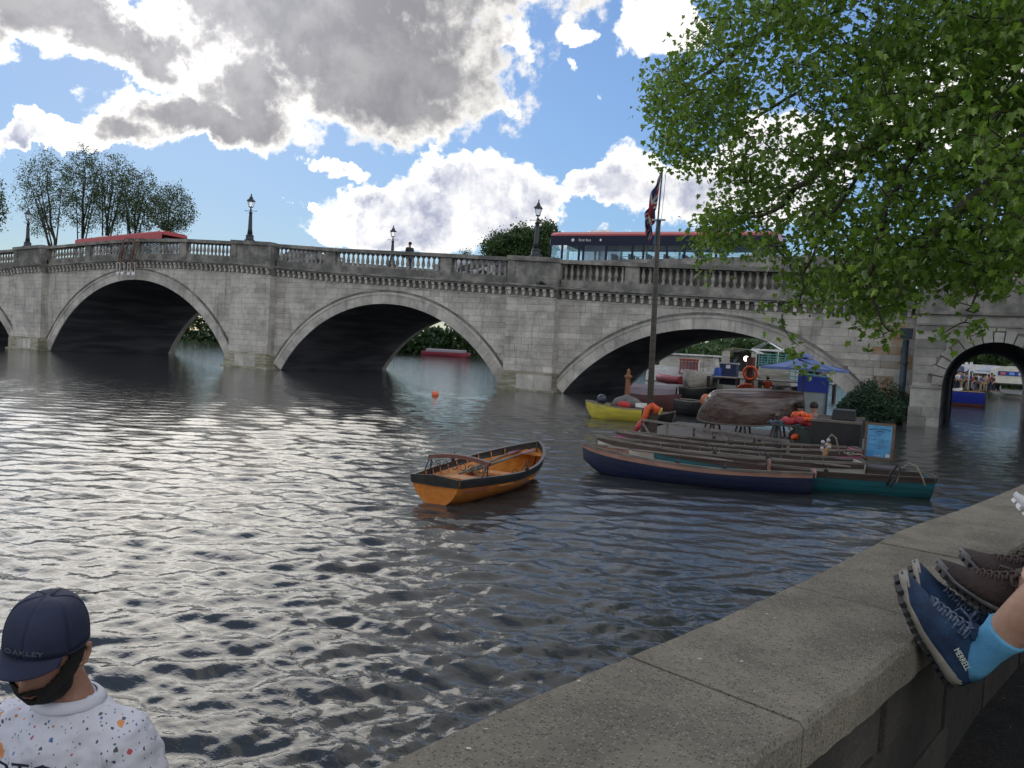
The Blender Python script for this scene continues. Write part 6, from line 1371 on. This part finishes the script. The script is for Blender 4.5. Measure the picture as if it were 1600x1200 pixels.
def mpart(mb, name, m, parent=None, smooth=True): mb.v = [tuple(Vector(v)-OM) for v in mb.v]; return mb.build(name, m, parent or man, smooth=smooth)
def face(th, ph, off=0.0):                        # th: 0 = front, +left ; ph: elevation
    ct, st, cp, sp = math.cos(th), math.sin(th), math.cos(ph), math.sin(ph)
    rx, ry, rz = .076, .094, .112; x = rx*st*cp; y = ry*ct*cp; z = rz*sp
    if z < -.01:
        k = min(1, (-z-.01)/.10); x *= 1-.10*k; y = y*(1-.05*k)+(.012*k if ct > 0 else .022*k*(1))
        z *= 1+.13*max(0, ct)
    g = lambda a, w_: math.exp(-(a/w_)**2)
    if ct > 0:
        y += .026*g(th, .17)*g(z+.038, .019)+.014*g(th, .12)*g(z+.012, .03)            # nose
        y -= .008*g(abs(th)-.42, .22)*g(z+.004, .016)                                     # eye sockets
        y += .006*g(th, .35)*g(z+.072, .010)+.008*g(th, .4)*g(z+.102, .014)             # lips, chin
        y += .005*g(abs(th)-.5, .35)*g(z-.022, .012)
    n = Vector((x/rx, y/ry, z/rz)).normalized(); return (x+n.x*off, y+n.y*off, z+n.z*off)
hm = MB(); A_, B2 = 56, 40; grid = [[face(-math.pi+2*math.pi*i/A_, -1.5+3.0*j/B2) for i in range(A_)] for j in range(B2+1)]
hm.loft([[hp(*p) for p in r] for r in grid], closed=True, cap=True)
# neck and shoulders grow into the body
NB = HC-mup*.162-fh*.068+cr_*.022; bl = mup.cross(fh)*1.0; bl = (fr_*math.sin(R_(36))+cr_*math.cos(R_(36))); bf = fr_*math.cos(R_(36))-cr_*math.sin(R_(36))
hm.tube([hp(0, -.038, -.03), hp(0, -.050, -.09), NB+mup*.0, NB-mup*.07], [.052, .052, .058, .08], 18)
ho = mpart(hm, 'head_and_neck', skin2); 
for s in (-1, 1):                                  # ears
    e = MB(); c0 = Vector((s*.076, -.006, -.012)); pts = [(0, -.012, .026), (0, -.026, .014), (0, -.024, -.006), (0, -.010, -.024), (0, .002, -.030)]
    e.tube([hp(*(c0+Vector((s*(.006+.004*math.sin(q)), y, z)))) for q, (x, y, z) in enumerate(pts)], [.006, .008, .008, .008, .006], 8)
    e.ball(hp(s*.079, -.012, -.012), (.008, .010, .022), 8, 6); e.ball(hp(s*.080, -.002, -.036), .007, 7, 5); mpart(e, 'ear', skin2, ho)
bd = MB(); secs = []
for j in range(B2+1):
    ph = -1.5+3.0*j/B2; row = []
    for i in range(A_): row.append(face(-math.pi+2*math.pi*i/A_, ph, .010+.0008*math.sin(i*2.3+j*1.7)))
    secs.append(row)
vs = [hp(*p) for r in secs for p in r]; fs = []
for j in range(B2):
    for i in range(A_):
        th = -math.pi+2*math.pi*(i+.5)/A_; ph = -1.5+3.0*(j+.5)/B2; x, y, z = face(th, ph)
        a_ = abs(th); ok = False
        if a_ < 1.75: lim = -.048 if a_ < .50 else (-.048+(.062)*(a_-.50)/.62 if a_ < 1.12 else .03); ok = z < lim
        if a_ < .30 and -.083 < z < -.062: ok = False
        if a_ > 1.75 or z < -.150: ok = False
        if ok: a = j*A_+i; b_ = j*A_+(i+1) % A_; fs.append((a, b_, b_+A_, a+A_))
bd.add(vs, fs); bd.ball((0, 0, 0), 1, 22, 16); nb_ = len(bd.v)-len(vs)
bd.v[len(vs):] = [tuple(hp(x*.067*(1+.04*math.sin(x*31+z*17)), .014+y*.062, -.086+z*.053)) for x, y, z in bd.v[len(vs):]]
bd.v = [tuple(Vector(v)-OM) for v in bd.v]; bo = bd.build('beard', beardm, man, smooth=True); sm = bo.modifiers.new('t', 'SOLIDIFY'); sm.thickness = .004
lp2 = MB(); lp2.tube([hp(x, .094-abs(x)*.5, -.072) for x in (-.022, -.010, 0, .010, .022)], [.003, .005, .0055, .005, .003], 8); mpart(lp2, 'lips', mat('lip', (.30, .12, .10), .45), ho)
for s in (-1, 1):
    e = MB(); e.ball(hp(s*.031, .078, .000), .011, 10, 7); mpart(e, 'eye', mat('eye_white', (.6, .57, .54), .3), ho); e = MB(); e.tube([hp(s*.016, .096, .020), hp(s*.032, .094, .024), hp(s*.048, .083, .019)], [.004, .005, .003], 6); mpart(e, 'eyebrow', beardm, ho)
# hair at nape under the cap
hr = MB(); vs = []; fs = []
secs = [[face(-math.pi+2*math.pi*i/A_, -1.5+3.0*j/B2, .004) for i in range(A_)] for j in range(B2+1)]; vs = [hp(*p) for r in secs for p in r]
for j in range(B2):
    for i in range(A_):
        th = -math.pi+2*math.pi*(i+.5)/A_; z = face(th, -1.5+3.0*(j+.5)/B2)[2]
        if abs(th) > 1.72 and z > -.05: a = j*A_+i; b_ = j*A_+(i+1) % A_; fs.append((a, b_, b_+A_, a+A_))
hr.add(vs, fs); mpart(hr, 'hair', beardm, ho)
# cap: crown of six panels, band, brim, button, lettering
cp = MB(); rows = []
def capp(th, t):                                   # t 0 rim .. 1 top
    ct = math.cos(th); zr = .026+.016*max(0, ct)-.030*max(0, -ct)*.6; zr2 = zr
    top = .148+.006*ct; e = math.cos(t*math.pi/2)**(.52 if ct > .2 else .62)
    rx, ry = .089, .109; x = rx*math.sin(th)*e; y = ry*ct*e+.002; z = zr2+(top-zr2)*math.sin(t*math.pi/2)**.92
    sv_ = .0016*abs(math.sin(th*3))**.3; return (x*(1+sv_*0)+0, y, z-.0*sv_)
pan = 6
for k in range(pan):
    g = MB(); g.loft([[hp(*capp(2*math.pi*(k+q/8)/pan, t/12)) for q in range(9)] for t in range(13)]); o = mpart(g, 'cap_panel', capm); mo = o.modifiers.new('t', 'SOLIDIFY'); mo.thickness = .002
    s_ = MB(); s_.tube([hp(*[c*1.004 for c in capp(2*math.pi*k/pan, t/12)]) for t in range(13)], .0013, 5); mpart(s_, 'seam', capm)
g = MB(); g.tube([hp(*[c*1.002 for c in capp(2*math.pi*i/40, 0)]) for i in range(41)], .0022, 5); mpart(g, 'band', capm)
g = MB(); g.ball(hp(0, .0, .150), (.008, .008, .005), 10, 6); mpart(g, 'button', capm)
g = MB(); secs = []
for i in range(25):
    th = -.92+1.84*i/24; b0 = capp(th, 0); out = .070*max(0, math.cos(th*1.55))**.5; r_ = []
    for q in range(6):
        f = q/5; x = b0[0]*(1+.02*f)+math.sin(th)*.004*f; y = b0[1]+out*f; z = b0[2]+.004-.006*f-.012*(b0[0]/.08)**2*(.3+.7*f); r_.append(hp(x, y, z))
    secs.append(r_)
g.loft(secs); o = mpart(g, 'brim', capm); mo = o.modifiers.new('t', 'SOLIDIFY'); mo.thickness = .003
Mh = Matrix((lf, uu, fw)).transposed().to_4x4()
tx = text_mesh('lettering', 'OAKLEY', .0165, mat('dark_grey_thread', (.09, .10, .13), .7), man, (0, 0, 0), (0, 0, 0), .0008)
Mt = (Mh @ Matrix.Rotation(R_(-9), 4, 'X')); Mt = Mh.copy(); Mt.translation = hp(.0, .1125, .062)-OM; tx.matrix_local = Mt; 
for v in tx.data.vertices: v.co.z -= (v.co.x/.109)**2*.055; v.co.x *= 1.45
# body under the clothes and the T-shirt
SHO = .185
def bp(l_, f_, d_): return NB+bl*(l_*(.82 if d_ > .03 else 1))+bf*f_-mup*d_
legJ = []; J = [(bp(0, -.01, .56), .13), (bp(0, 0, .30), .12), (bp(0, 0, .12), .11), (bp(0, 0, .03), .06)]; Ed = [(0, 1), (1, 2), (2, 3)]
hipz = NB.z-.56
for s in (-1, 1):
    n = len(J); J += [(bp(s*SHO, -.0, .10), .055), (bp(s*.235, -.02, .36), .042), (bp(s*.20, .20, .52), .03), (bp(s*.17, .28, .55), .028)]; Ed += [(2, n), (n, n+1), (n+1, n+2), (n+2, n+3)]
    n = len(J); fz = NB.z-feet_z; J += [(bp(s*.10, 0, .62), .09), (bp(s*.11, .04, .62+(fz-.62)*.48), .062), (bp(s*.12, 0, fz-.09), .042), (bp(s*.12, .14, fz-.04), .035)]; Ed += [(0, n), (n, n+1), (n+1, n+2), (n+2, n+3)]
skin_mesh('body', [((Vector(p)-OM), r) for p, r in J], Ed, skin2, man)
def shirt_mat():
    m = bpy.data.materials.new('splashed_white_cotton'); m.use_nodes = True; t = m.node_tree; E_.nt = t; b = t.nodes['Principled BSDF']; b.inputs['Roughness'].default_value = .85
    co = t.nodes.new('ShaderNodeTexCoord'); c = (.60, .60, .66); vec = co.outputs['Object']
    w_ = t.nodes.new('ShaderNodeVectorMath'); w_.operation = 'ADD'; nz = t.nodes.new('ShaderNodeTexNoise'); nz.inputs['Scale'].default_value = 60; sc_ = t.nodes.new('ShaderNodeVectorMath'); sc_.operation = 'SCALE'; sc_.inputs['Scale'].default_value = .012
    t.links.new(vec, nz.inputs['Vector']); t.links.new(nz.outputs['Color'], sc_.inputs[0]); t.links.new(vec, w_.inputs[0]); t.links.new(sc_.outputs[0], w_.inputs[1])
    mp = t.nodes.new('ShaderNodeMapping'); t.links.new(w_.outputs[0], mp.inputs[0]); mp.inputs['Scale'].default_value = (1, 1, .7)
    rgb = t.nodes.new('ShaderNodeRGB'); rgb.outputs[0].default_value = (.60, .60, .67, 1); cur = rgb.outputs[0]
    for sc0, keep, rad, pal in ((95, .42, .20, 0), (62, .62, .22, 0), (20, .66, .30, 1)):
        v = t.nodes.new('ShaderNodeTexVoronoi'); v.inputs['Scale'].default_value = sc0; t.links.new(mp.outputs[0], v.inputs['Vector']); s_ = t.nodes.new('ShaderNodeSeparateColor'); t.links.new(v.outputs['Color'], s_.inputs[0])
        r, g_, bb = (E_(s_.outputs[i]) for i in range(3)); msk = E_.m('LESS_THAN', E_(v.outputs['Distance']), rad)*E_.m('GREATER_THAN', r, keep)
        msk = E_.m('LESS_THAN', E_(v.outputs['Distance']), g_*rad*1.2+rad*.35)*E_.m('GREATER_THAN', r, keep)
        cr2 = t.nodes.new('ShaderNodeValToRGB'); cr2.color_ramp.interpolation = 'CONSTANT'; el_ = cr2.color_ramp.elements
        cols = [(0, (.02, .03, .12)), (.45, (.03, .03, .05)), (.68, (.35, .05, .06)), (.78, (.05, .12, .35)), (.88, (.45, .18, .05)), (.95, (.03, .2, .12))] if not pal else [(0, (.65, .25, .05)), (.35, (.45, .03, .05)), (.6, (.03, .10, .38)), (.75, (.02, .22, .13)), (.88, (.03, .04, .12))]
        el_[0].position = 0; el_[0].color = (*cols[0][1], 1); el_[1].position = cols[1][0]; el_[1].color = (*cols[1][1], 1)
        for p_, c_ in cols[2:]: e = el_.new(p_); e.color = (*c_, 1)
        t.links.new(bb.k, cr2.inputs[0]); cur = mixc(msk*.9, cur, cr2.outputs[0])
    t.links.new(cur, b.inputs['Base Color']); bn = t.nodes.new('ShaderNodeBump'); bn.inputs['Strength'].default_value = .25; bn.inputs['Distance'].default_value = .004; t.links.new(fbm(vec, 200, 2).k, bn.inputs['Height']); t.links.new(bn.outputs[0], b.inputs['Normal']); return m
sh = MB(); rings = [(-.012, .066, .062, .0), (.010, .085, .075, -.0), (.030, .125, .088, -.005), (.055, .165, .102, -.005), (.10, .188, .118, .0), (.20, .195, .130, .01), (.35, .190, .128, .015), (.50, .195, .13, .01), (.68, .20, .135, .0)]
secs = [[bp(rx*math.cos(2*math.pi*i/32), fo+ry*math.sin(2*math.pi*i/32), d_) for i in range(32)] for d_, rx, ry, fo in rings]; sh.loft(secs, closed=True, cap=True)
for s in (-1, 1): sh.tube([bp(s*.10, 0, .085), bp(s*.175, -.005, .095), bp(s*.222, -.012, .18), bp(s*.245, -.01, .30), bp(s*.252, .0, .335)], [.07, .082, .082, .083, .085], 18)
sh.v = [tuple(Vector(v)-OM) for v in sh.v]; so_ = sh.build('t_shirt', None, man); rm = so_.modifiers.new('r', 'REMESH'); rm.mode = 'VOXEL'; rm.voxel_size = .008; s2 = so_.modifiers.new('s', 'SMOOTH'); s2.iterations = 9; s2.factor = .6
tex = bpy.data.textures.new('folds', 'CLOUDS'); tex.noise_scale = .055; dm = so_.modifiers.new('d', 'DISPLACE'); dm.texture = tex; dm.strength = .026; dm.mid_level = .5
dg = bpy.context.evaluated_depsgraph_get(); dg.update(); me = bpy.data.meshes.new_from_object(so_.evaluated_get(dg)); me.name = 't_shirt'; so_.modifiers.clear(); so_.data = me; me.materials.clear(); me.materials.append(shirt_mat()); me.polygons.foreach_set('use_smooth', [True]*len(me.polygons))
whc = mat('white_rib_cotton', (.60, .60, .67), .85)
g = MB(); g.loft([[bp((.070+o_)*math.cos(2*math.pi*i/28), (.066+o_)*math.sin(2*math.pi*i/28), h_) for o_, h_ in ((-.004, -.014), (.002, -.017), (.012, -.006), (.020, .006), (.016, .010))] for i in range(29)]); mpart(g, 'collar', whc, so_)
for s in (-1, 1): g = MB(); g.tube([bp(s*.176+.0*q, .085*math.cos(q*.5), .10-.0+.085*math.sin(q*.5)) for q in range(7)], .0025, 5); mpart(g, 'sleeve_seam', whc, so_)
tx = text_mesh('lettering', 'OTO', .062, mat('black_print', (.012, .014, .03), .7), man, (0, 0, 0), (0, 0, 0), .001)
Mt = Matrix((bl, mup, bf)).transposed().to_4x4(); Mt.translation = bp(-.03, .142, .128)-OM; tx.matrix_local = Mt
for v in tx.data.vertices: v.co.z -= (v.co.x/.13)**2*.03; v.co.x *= 1.25
g = MB(); J3 = [(bp(0, -.01, .62), .15)]; E3 = []
for s in (-1, 1):
    n = len(J3); J3 += [(bp(s*.10, 0, .72), .11), (bp(s*.11, .04, .62+(fz-.62)*.48), .09), (bp(s*.12, .01, fz-.35), .075)]; E3 += [(0, n), (n, n+1), (n+1, n+2)]
skin_mesh('shorts', [((Vector(p)-OM), r) for p, r in J3], E3, c_denim, man)
slip = mat('wet_slipway_stone', (.12, .11, .09), .5, var=.4, vscale=2); tag(MB().box((HC.x-.1, HC.y-.6, -.36), (2.2, 4.0, .12)).build('slipway_step', slip), 'submerged stone landing step the capped man stands on', 'step')

# ================================================================ feet of the people sitting on the right
def shoe(parent, O, t_, u_, L, mats, detail=True, high=0.0, name='shoe', txt=None):
    """O heel bottom centre; t_ toe direction, u_ up out of the ankle, s_ = left side of the foot"""
    t_ = t_.normalized(); u_ = (u_-t_*u_.dot(t_)).normalized(); s_ = u_.cross(t_)
    up_m, sole_m, lug_m, lace_m = mats[:4]; base = parent
    def q(x, y, z): return O+t_*(x*L)+s_*(y*L)+u_*(z*L)
    PO = Vector(base.location)
    def part(mb, nm, m, par, smooth=True): mb.v = [tuple(Vector(v)-PO) for v in mb.v]; return mb.build(nm, m, par, smooth=smooth)
    W = lambda x: float(np.interp(x, [0, .05, .15, .35, .55, .72, .85, .95, 1.0], [.06, .105, .125, .115, .14, .165, .15, .10, .03]))
    cen = lambda x: float(np.interp(x, [0, .5, .8, 1], [0, .01, -.01, -.04]))
    lift = lambda x: float(np.interp(x, [0, .1, .6, .85, 1.0], [.03, .0, .0, .03, .09]))
    Hh = lambda x: float(np.interp(x, [0, .04, .12, .25, .38, .5, .65, .8, .92, 1.0], [.22+high, .30+high, .33+high, .34+high, .33+high*.7, .28, .22, .175, .145, .10]))
    xs = [i/28 for i in range(29)]; secs = []
    for x in xs:
        w_, h, z0 = W(x), Hh(x), lift(x)+.04; r = []
        op = 1
        for k in range(17):
            a = math.pi*k/16; c_, s0 = math.cos(a), math.sin(a); r.append(q(x, cen(x)+w_*1.02*(abs(c_)**.75)*(1 if c_ > 0 else -1)*(1-.42*s0**2*min(1, h/.3)), z0+(h-z0)*s0**.8))
        secs.append(r)
    up = part(MB().loft(secs), name, up_m, base); sm = up.modifiers.new('t', 'SOLIDIFY'); sm.thickness = -.004; sm.offset = -1
    # midsole
    sc_ = []
    for x in xs:
        w_, z0 = W(x)+.012, lift(x); th = float(np.interp(x, [0, .2, .5, .8, 1], [.115, .10, .078, .062, .055])); c = cen(x)
        sc_.append([q(x, c-w_, z0+.02), q(x, c-w_*1.05, z0+th*.5), q(x, c-w_, z0+th), q(x, c-w_*.9, z0+th+.004), q(x, c+w_*.9, z0+th+.004), q(x, c+w_, z0+th), q(x, c+w_*1.05, z0+th*.5), q(x, c+w_, z0+.02), q(x, c+w_*.8, z0), q(x, c-w_*.8, z0)])
    sc_.insert(0, [p-t_*.010*L for p in [q(0, (v-4.5)*.012, .05) for v in range(10)]]); part(MB().loft(sc_, closed=True, cap=True), 'sole', sole_m, up)
    for k in range(13 if detail else 8):
        x = .04+k*.073 if detail else .06+k*.12
        for sd in (-1, 1): g = MB(); c = q(x, cen(x)+sd*(W(x)*.62), lift(x)-.012); e = [c+t_*a*.022*L+s_*b*W(x)*.40*L+u_*d*.022*L for d in (-1, 1) for a, b in ((-1, -1), (1, -1), (1, 1), (-1, 1))]; g.add(e, [(0, 3, 2, 1), (4, 5, 6, 7), (0, 1, 5, 4), (1, 2, 6, 5), (2, 3, 7, 6), (3, 0, 4, 7)]); part(g, 'tread_lug', lug_m, up, False)
    if detail:
        # toe cap, heel counter, overlays, tongue, laces, pull loop
        g = MB(); sx = []
        for x in [.80+.20*i/8 for i in range(9)]:
            w_, h, z0 = W(x), Hh(x), lift(x)+.06; sx.append([q(x, cen(x)+w_*1.05*(abs(math.cos(a))**.75)*(1 if math.cos(a) > 0 else -1)*(1-.40*math.sin(a)**2*min(1, h/.3)), z0+(h-z0+.006)*math.sin(a)**.8) for a in [math.pi*k/16 for k in range(17)]])
        part(g.loft(sx), 'toe_cap', mats[4], up)
        g = MB(); sx = []
        for x in [.34+.42*i/10 for i in range(11)]:
            h = Hh(x); w_ = .050; sx.append([q(x, cen(x)+w_*v, h+.010+.012*(1-v*v)) for v in (-1, -.5, 0, .5, 1)])
        part(g.loft(sx), 'tongue', mats[4], up)
        g = MB(); g.tube([q(.30, -.05, .37+high), q(.26, -.05, .43+high), q(.24, 0, .455+high), q(.26, .05, .43+high), q(.30, .05, .37+high), q(.36, .03, .345+high*.6), q(.36, -.03, .345+high*.6), q(.30, -.05, .37+high)], .018, 8); part(g, 'padded_collar', up_m, up)
        for k in range(6):
            x = .40+k*.055; h = Hh(x)
            for sd in (-1, 1):
                g = MB(); g.tube([q(x, sd*.085, h-.035), q(x+.012, sd*.04, h+.018), q(x+.03, -sd*.02, h+.026), q(x+.045, -sd*.075, h-.022)], .0075*L/.29*.42, 6); part(g, 'lace', lace_m, up)
                g = MB(); g.ball(q(x, sd*.09, h-.04), .0045, 7, 5); part(g, 'eyelet', mats[4], up)
        for sd in (-1, 1):
            g = MB(); g.tube([q(.40, 0, .33+.02), q(.44, sd*.07, .37), q(.50, sd*.13, .34), q(.47, sd*.16, .28), q(.42, sd*.12, .28), q(.40, sd*.03, .345)], .0032, 6); part(g, 'lace_loop', lace_m, up)
            for k in range(4):
                g = MB(); xx = .42+k*.10; h = Hh(xx); sx = []
                for v in range(6):
                    f = v/5; a = .15+.85*f; w_, z0 = W(xx), lift(xx)+.06; an_ = a*1.15; sx.append([q(xx-.020-.05*f+dx_, cen(xx)+sd*w_*1.04*(math.cos(an_)**.75)*(1-.42*math.sin(an_)**2*min(1, h/.3)), z0+(h-z0+.002)*math.sin(an_)**.8) for dx_ in (0, .035)])
                part(g.loft(sx), 'overlay_band', mats[4], up)
    if txt:
        tx = text_mesh('lettering', txt, .019, mat('pale_print', (.55, .58, .5), .6), up, (0, 0, 0), (0, 0, 0), .0006); Mt = Matrix((-t_, u_, s_)).transposed().to_4x4(); Mt = Mt @ Matrix.Rotation(R_(-18), 4, 'X'); Mt.translation = q(.27, .146, .19)-PO; tx.matrix_local = Mt
        for v in tx.data.vertices: v.co.x *= .78
    return up, q
blue_u = mat('navy_blue_mesh_fabric', (.006, .022, .065), .65, base2=(.010, .045, .11), vscale=22, bump=.5, bscale=320); blue_o = mat('slate_blue_overlay', (.04, .065, .10), .55, base2=(.02, .045, .09), vscale=30, bump=.2, bscale=150)
sole_g = mat('grey_beige_midsole', (.30, .265, .22), .7, base2=(.21, .19, .16), vscale=14); lug_d = mat('black_lug_rubber', (.014, .014, .016), .7); lace_b = mat('speckled_blue_lace', (.015, .035, .09), .7, base2=(.13, .17, .22), vscale=140)
sock_m = mat('sky_blue_sock', (.13, .42, .66), .85, base2=(.10, .34, .58), vscale=18, bump=.5, bscale=240)
skinl = mat('pale_leg_skin', (.50, .30, .21), .5, base2=(.42, .235, .16), vscale=9, bump=.12, bscale=140, spec=.4)  # paler skin tone for the seated people
up0 = Vector((0, 0, 1)); R3, U3, N3 = CR, CU, -CF
sitp = dep(2050, 1010, 1.75)
def limb_person(loc, label): return thing('person', label, 'person', loc)
pA = limb_person((0, 0, 0), 'seated person with bare legs, sky blue socks and navy walking shoes resting on the wall')
def sock_leg(par, pts, r, m, name): return MB().tube(pts, r, 20).build(name, m, par, smooth=True)
def seated_legs(par, ank, knee, hip, sock_r, sockm, skinm, sock_f=.33, calf=.055):
    d = knee-ank; bend = Vector((0, 0, .0))
    leg = [ank, ank+d*.12, ank+d*.3, ank+d*.55, ank+d*.8, knee]
    sock_leg(par, [ank-d*.10, ank-d*.02, ank+d*.10, ank+d*.20, ank+d*sock_f, ank+d*(sock_f+.012)], [sock_r*1.02, sock_r*1.0, sock_r*.90, sock_r*.94, sock_r*1.08, sock_r*1.03], sockm, 'sock')
    return d
TD = (-R3*.53+U3*.83+N3*.10).normalized(); UD = (R3*.80+U3*.42+N3*.42).normalized()
bshoe = (blue_u, sole_g, lug_d, lace_b, blue_o)
H1 = dep(1484, 1066, 1.80); sh1, q1 = shoe(pA, H1, TD, UD, .292, bshoe, txt='MERRELL')
TD2 = (-R3*.50+U3*.85-N3*.05).normalized(); H2 = dep(1506, 1046, 1.90); sh2, q2 = shoe(pA, H2, TD2, UD, .285, bshoe)
k1 = dep(1730, 872, 1.52); k2 = dep(1740, 800, 1.72); a1 = q1(.16, .0, .27); a2 = q2(.16, 0, .27)
for a_, k_ in ((a1, k1), (a2, k2)): seated_legs(pA, a_, k_, None, .043, sock_m, skinl, .27)
hipc = dep(2080, 960, 1.78); J = [(hipc, .14), (hipc+up0*.22, .13), (hipc+up0*.42, .14), (hipc+up0*.56, .055), (hipc+up0*.66, .09), (hipc+up0*.75, .075)]; Ed = [(i, i+1) for i in range(5)]
for a_, k_, s in ((a1, k1, 1), (a2, k2, -1)):
    n = len(J); d = k_-a_; J += [(hipc+(k_-hipc)*.15, .09), (k_.lerp(hipc, .5), .08), (k_, .057), (k_-d*.22, .060), (k_-d*.45, .060), (k_-d*.70, .045), (a_+d*.10, .036), (a_, .034)]; Ed += [(0, n)]+[(n+i, n+i+1) for i in range(7)]
for s in (-1, 1):
    n = len(J); sd_ = cr_.cross(up0)*s; J += [(hipc+up0*.46+sd_*.18, .055), (hipc+up0*.2+sd_*.22, .045), (hipc+up0*.05+sd_*.12-cr_*.2, .035)]; Ed += [(2, n), (n, n+1), (n+1, n+2)]
skin_mesh('body', J, Ed, skinl, pA, sub=2)
skin_mesh('shorts', [(hipc, .165), (k1.lerp(hipc, .4), .095), (k2.lerp(hipc, .4), .095)], [(0, 1), (0, 2)], c_tan, pA); skin_mesh('shirt', [(hipc+up0*.02, .16), (hipc+up0*.25, .16), (hipc+up0*.45, .15)], [(0, 1), (1, 2)], c_white, pA)
# brown boots behind
brn = mat('dark_brown_boot_leather', (.022, .010, .009), .6, base2=(.04, .023, .019), vscale=14, bump=.5, bscale=120); brn2 = mat('maroon_boot_toe', (.04, .013, .013), .55, bump=.3, bscale=90); gsole = mat('grey_boot_sole', (.20, .19, .185), .7, base2=(.12, .115, .11), vscale=20)
pB = limb_person((0, 0, 0), 'seated person in dark brown walking boots and dark trousers, behind the navy shoes')
bb = (brn, gsole, lug_d, mat('brown_lace', (.06, .04, .035), .8), brn2)
TB1 = (-R3*.86+U3*.48-N3*.12).normalized(); UB1 = (R3*.42+U3*.86+N3*.25).normalized()
HB1 = onz(1618, 985, 1.55); s3, q3 = shoe(pB, HB1, TB1, UB1, .265, bb, high=.05); TB2 = (-R3*.88+U3*.40-N3*.1).normalized(); HB2 = onz(1648, 948, 1.55); s4, q4 = shoe(pB, HB2, TB2, UB1, .27, bb, high=.08)
hipb = dep(2100, 860, 2.6); kb1, kb2 = dep(1820, 800, 2.35), dep(1840, 770, 2.6); J = [(hipb, .15), (hipb+up0*.25, .14), (hipb+up0*.45, .14), (hipb+up0*.58, .055), (hipb+up0*.68, .09), (hipb+up0*.77, .075)]; Ed = [(i, i+1) for i in range(5)]
skin_mesh('body', J, Ed, skinl, pB)
for kk, qq in ((kb1, q3), (kb2, q4)): skin_mesh('trousers', [(hipb, .14), (kk.lerp(hipb, .5), .10), (kk, .08), (kk.lerp(qq(.15, 0, .42), .6), .065), (qq(.15, 0, .40), .052)], [(0, 1), (1, 2), (2, 3), (3, 4)], c_grey, pB)
skin_mesh('shirt', [(hipb+up0*.02, .17), (hipb+up0*.25, .17), (hipb+up0*.46, .15)], [(0, 1), (1, 2)], c_blue, pB)
# white clog at the edge
pC = limb_person((0, 0, 0), 'third seated person, only a white perforated clog with a dark strap in view')
cw = mat('white_clog_foam', (.62, .62, .62), .5); cl = (cw, cw, cw, cw, cw)
TC = (-R3*.75+U3*.62).normalized(); UC = (R3*.55+U3*.8+N3*.35).normalized(); HC_ = onz(1672, 862, 1.56); s5, q5 = shoe(pC, HC_, TC, UC, .27, cl, detail=False)
for k in range(6):
    for v in (-.07, 0, .07): g = MB(); c = q5(.55+k*.07, v+(.03 if k % 2 else 0), float(np.interp(.55+k*.07, [.5, .65, .8, .92, 1], [.28, .22, .175, .145, .1]))-abs(v)*.25+.006); g.ball(c, .007, 7, 5); g.build('hole', dark_m, s5, smooth=True)
for v in (.13,):
    for k in range(4): g = MB(); g.ball(q5(.50+k*.11, v+.02, .13-.01*k), .008, 7, 5); g.build('hole', dark_m, s5, smooth=True)
g = MB(); g.tube([q5(.55, -.05, .30), q5(.75, -.02, .36), q5(.85, .02, .33), q5(.7, .06, .30), q5(.52, .07, .31)], .011, 7); g.build('strap', dark_m, s5, smooth=True)
hc2 = dep(2000, 800, 3.3); kc = dep(1830, 740, 3.2); skin_mesh('body', [(hc2, .15), (hc2+up0*.25, .14), (hc2+up0*.45, .14), (hc2+up0*.58, .055), (hc2+up0*.68, .09), (hc2+up0*.77, .075), (hc2.lerp(kc, .5), .09), (kc, .06), (q5(.15, 0, .3), .036)], [(0, 1), (1, 2), (2, 3), (3, 4), (4, 5), (0, 6), (6, 7), (7, 8)], skinl, pC)
skin_mesh('shirt', [(hc2+up0*.0, .17), (hc2+up0*.25, .17), (hc2+up0*.46, .15)], [(0, 1), (1, 2)], c_red, pC)
for par_, h_ in ((pA, hipc), (pB, hipb), (pC, hc2)):
    MB().ball(h_+up0*.735, (.10, .11, .10), 14, 9, jit=.04, rnd=rr).build('hair', hair, par_, smooth=True)
# the bench they sit on
bp_, bd_ = dep(2080, 1010, 1.9), along(ow, 12)[1]; bn_ = thing('park_bench', 'dark timber bench on the path facing the river wall', 'bench', (hipc.x+.05, hipc.y+.5, 1.0), math.atan2(bd_.y, bd_.x))
hb = max(.3, hipc.z-.15-1.0)
for k in range(4): MB().box((.2, .20-k*.12, hb), (2.8, .10, .04)).build('seat_slat', darkw, bn_)
for x in (-1.1, .2, 1.5):
    for y in (.18, -.18): MB().box((x, y, hb/2-.01), (.06, .06, hb-.03)).build('leg', iron, bn_)
for k in range(3): MB().box((.2, -.27-.03*k, hb+.18+k*.13), (2.8, .03, .09)).build('back_slat', darkw, bn_)
for x in (-1.1, 1.5): MB().box((x, -.30, hb+.22), (.05, .04, .5)).build('back_post', iron, bn_)
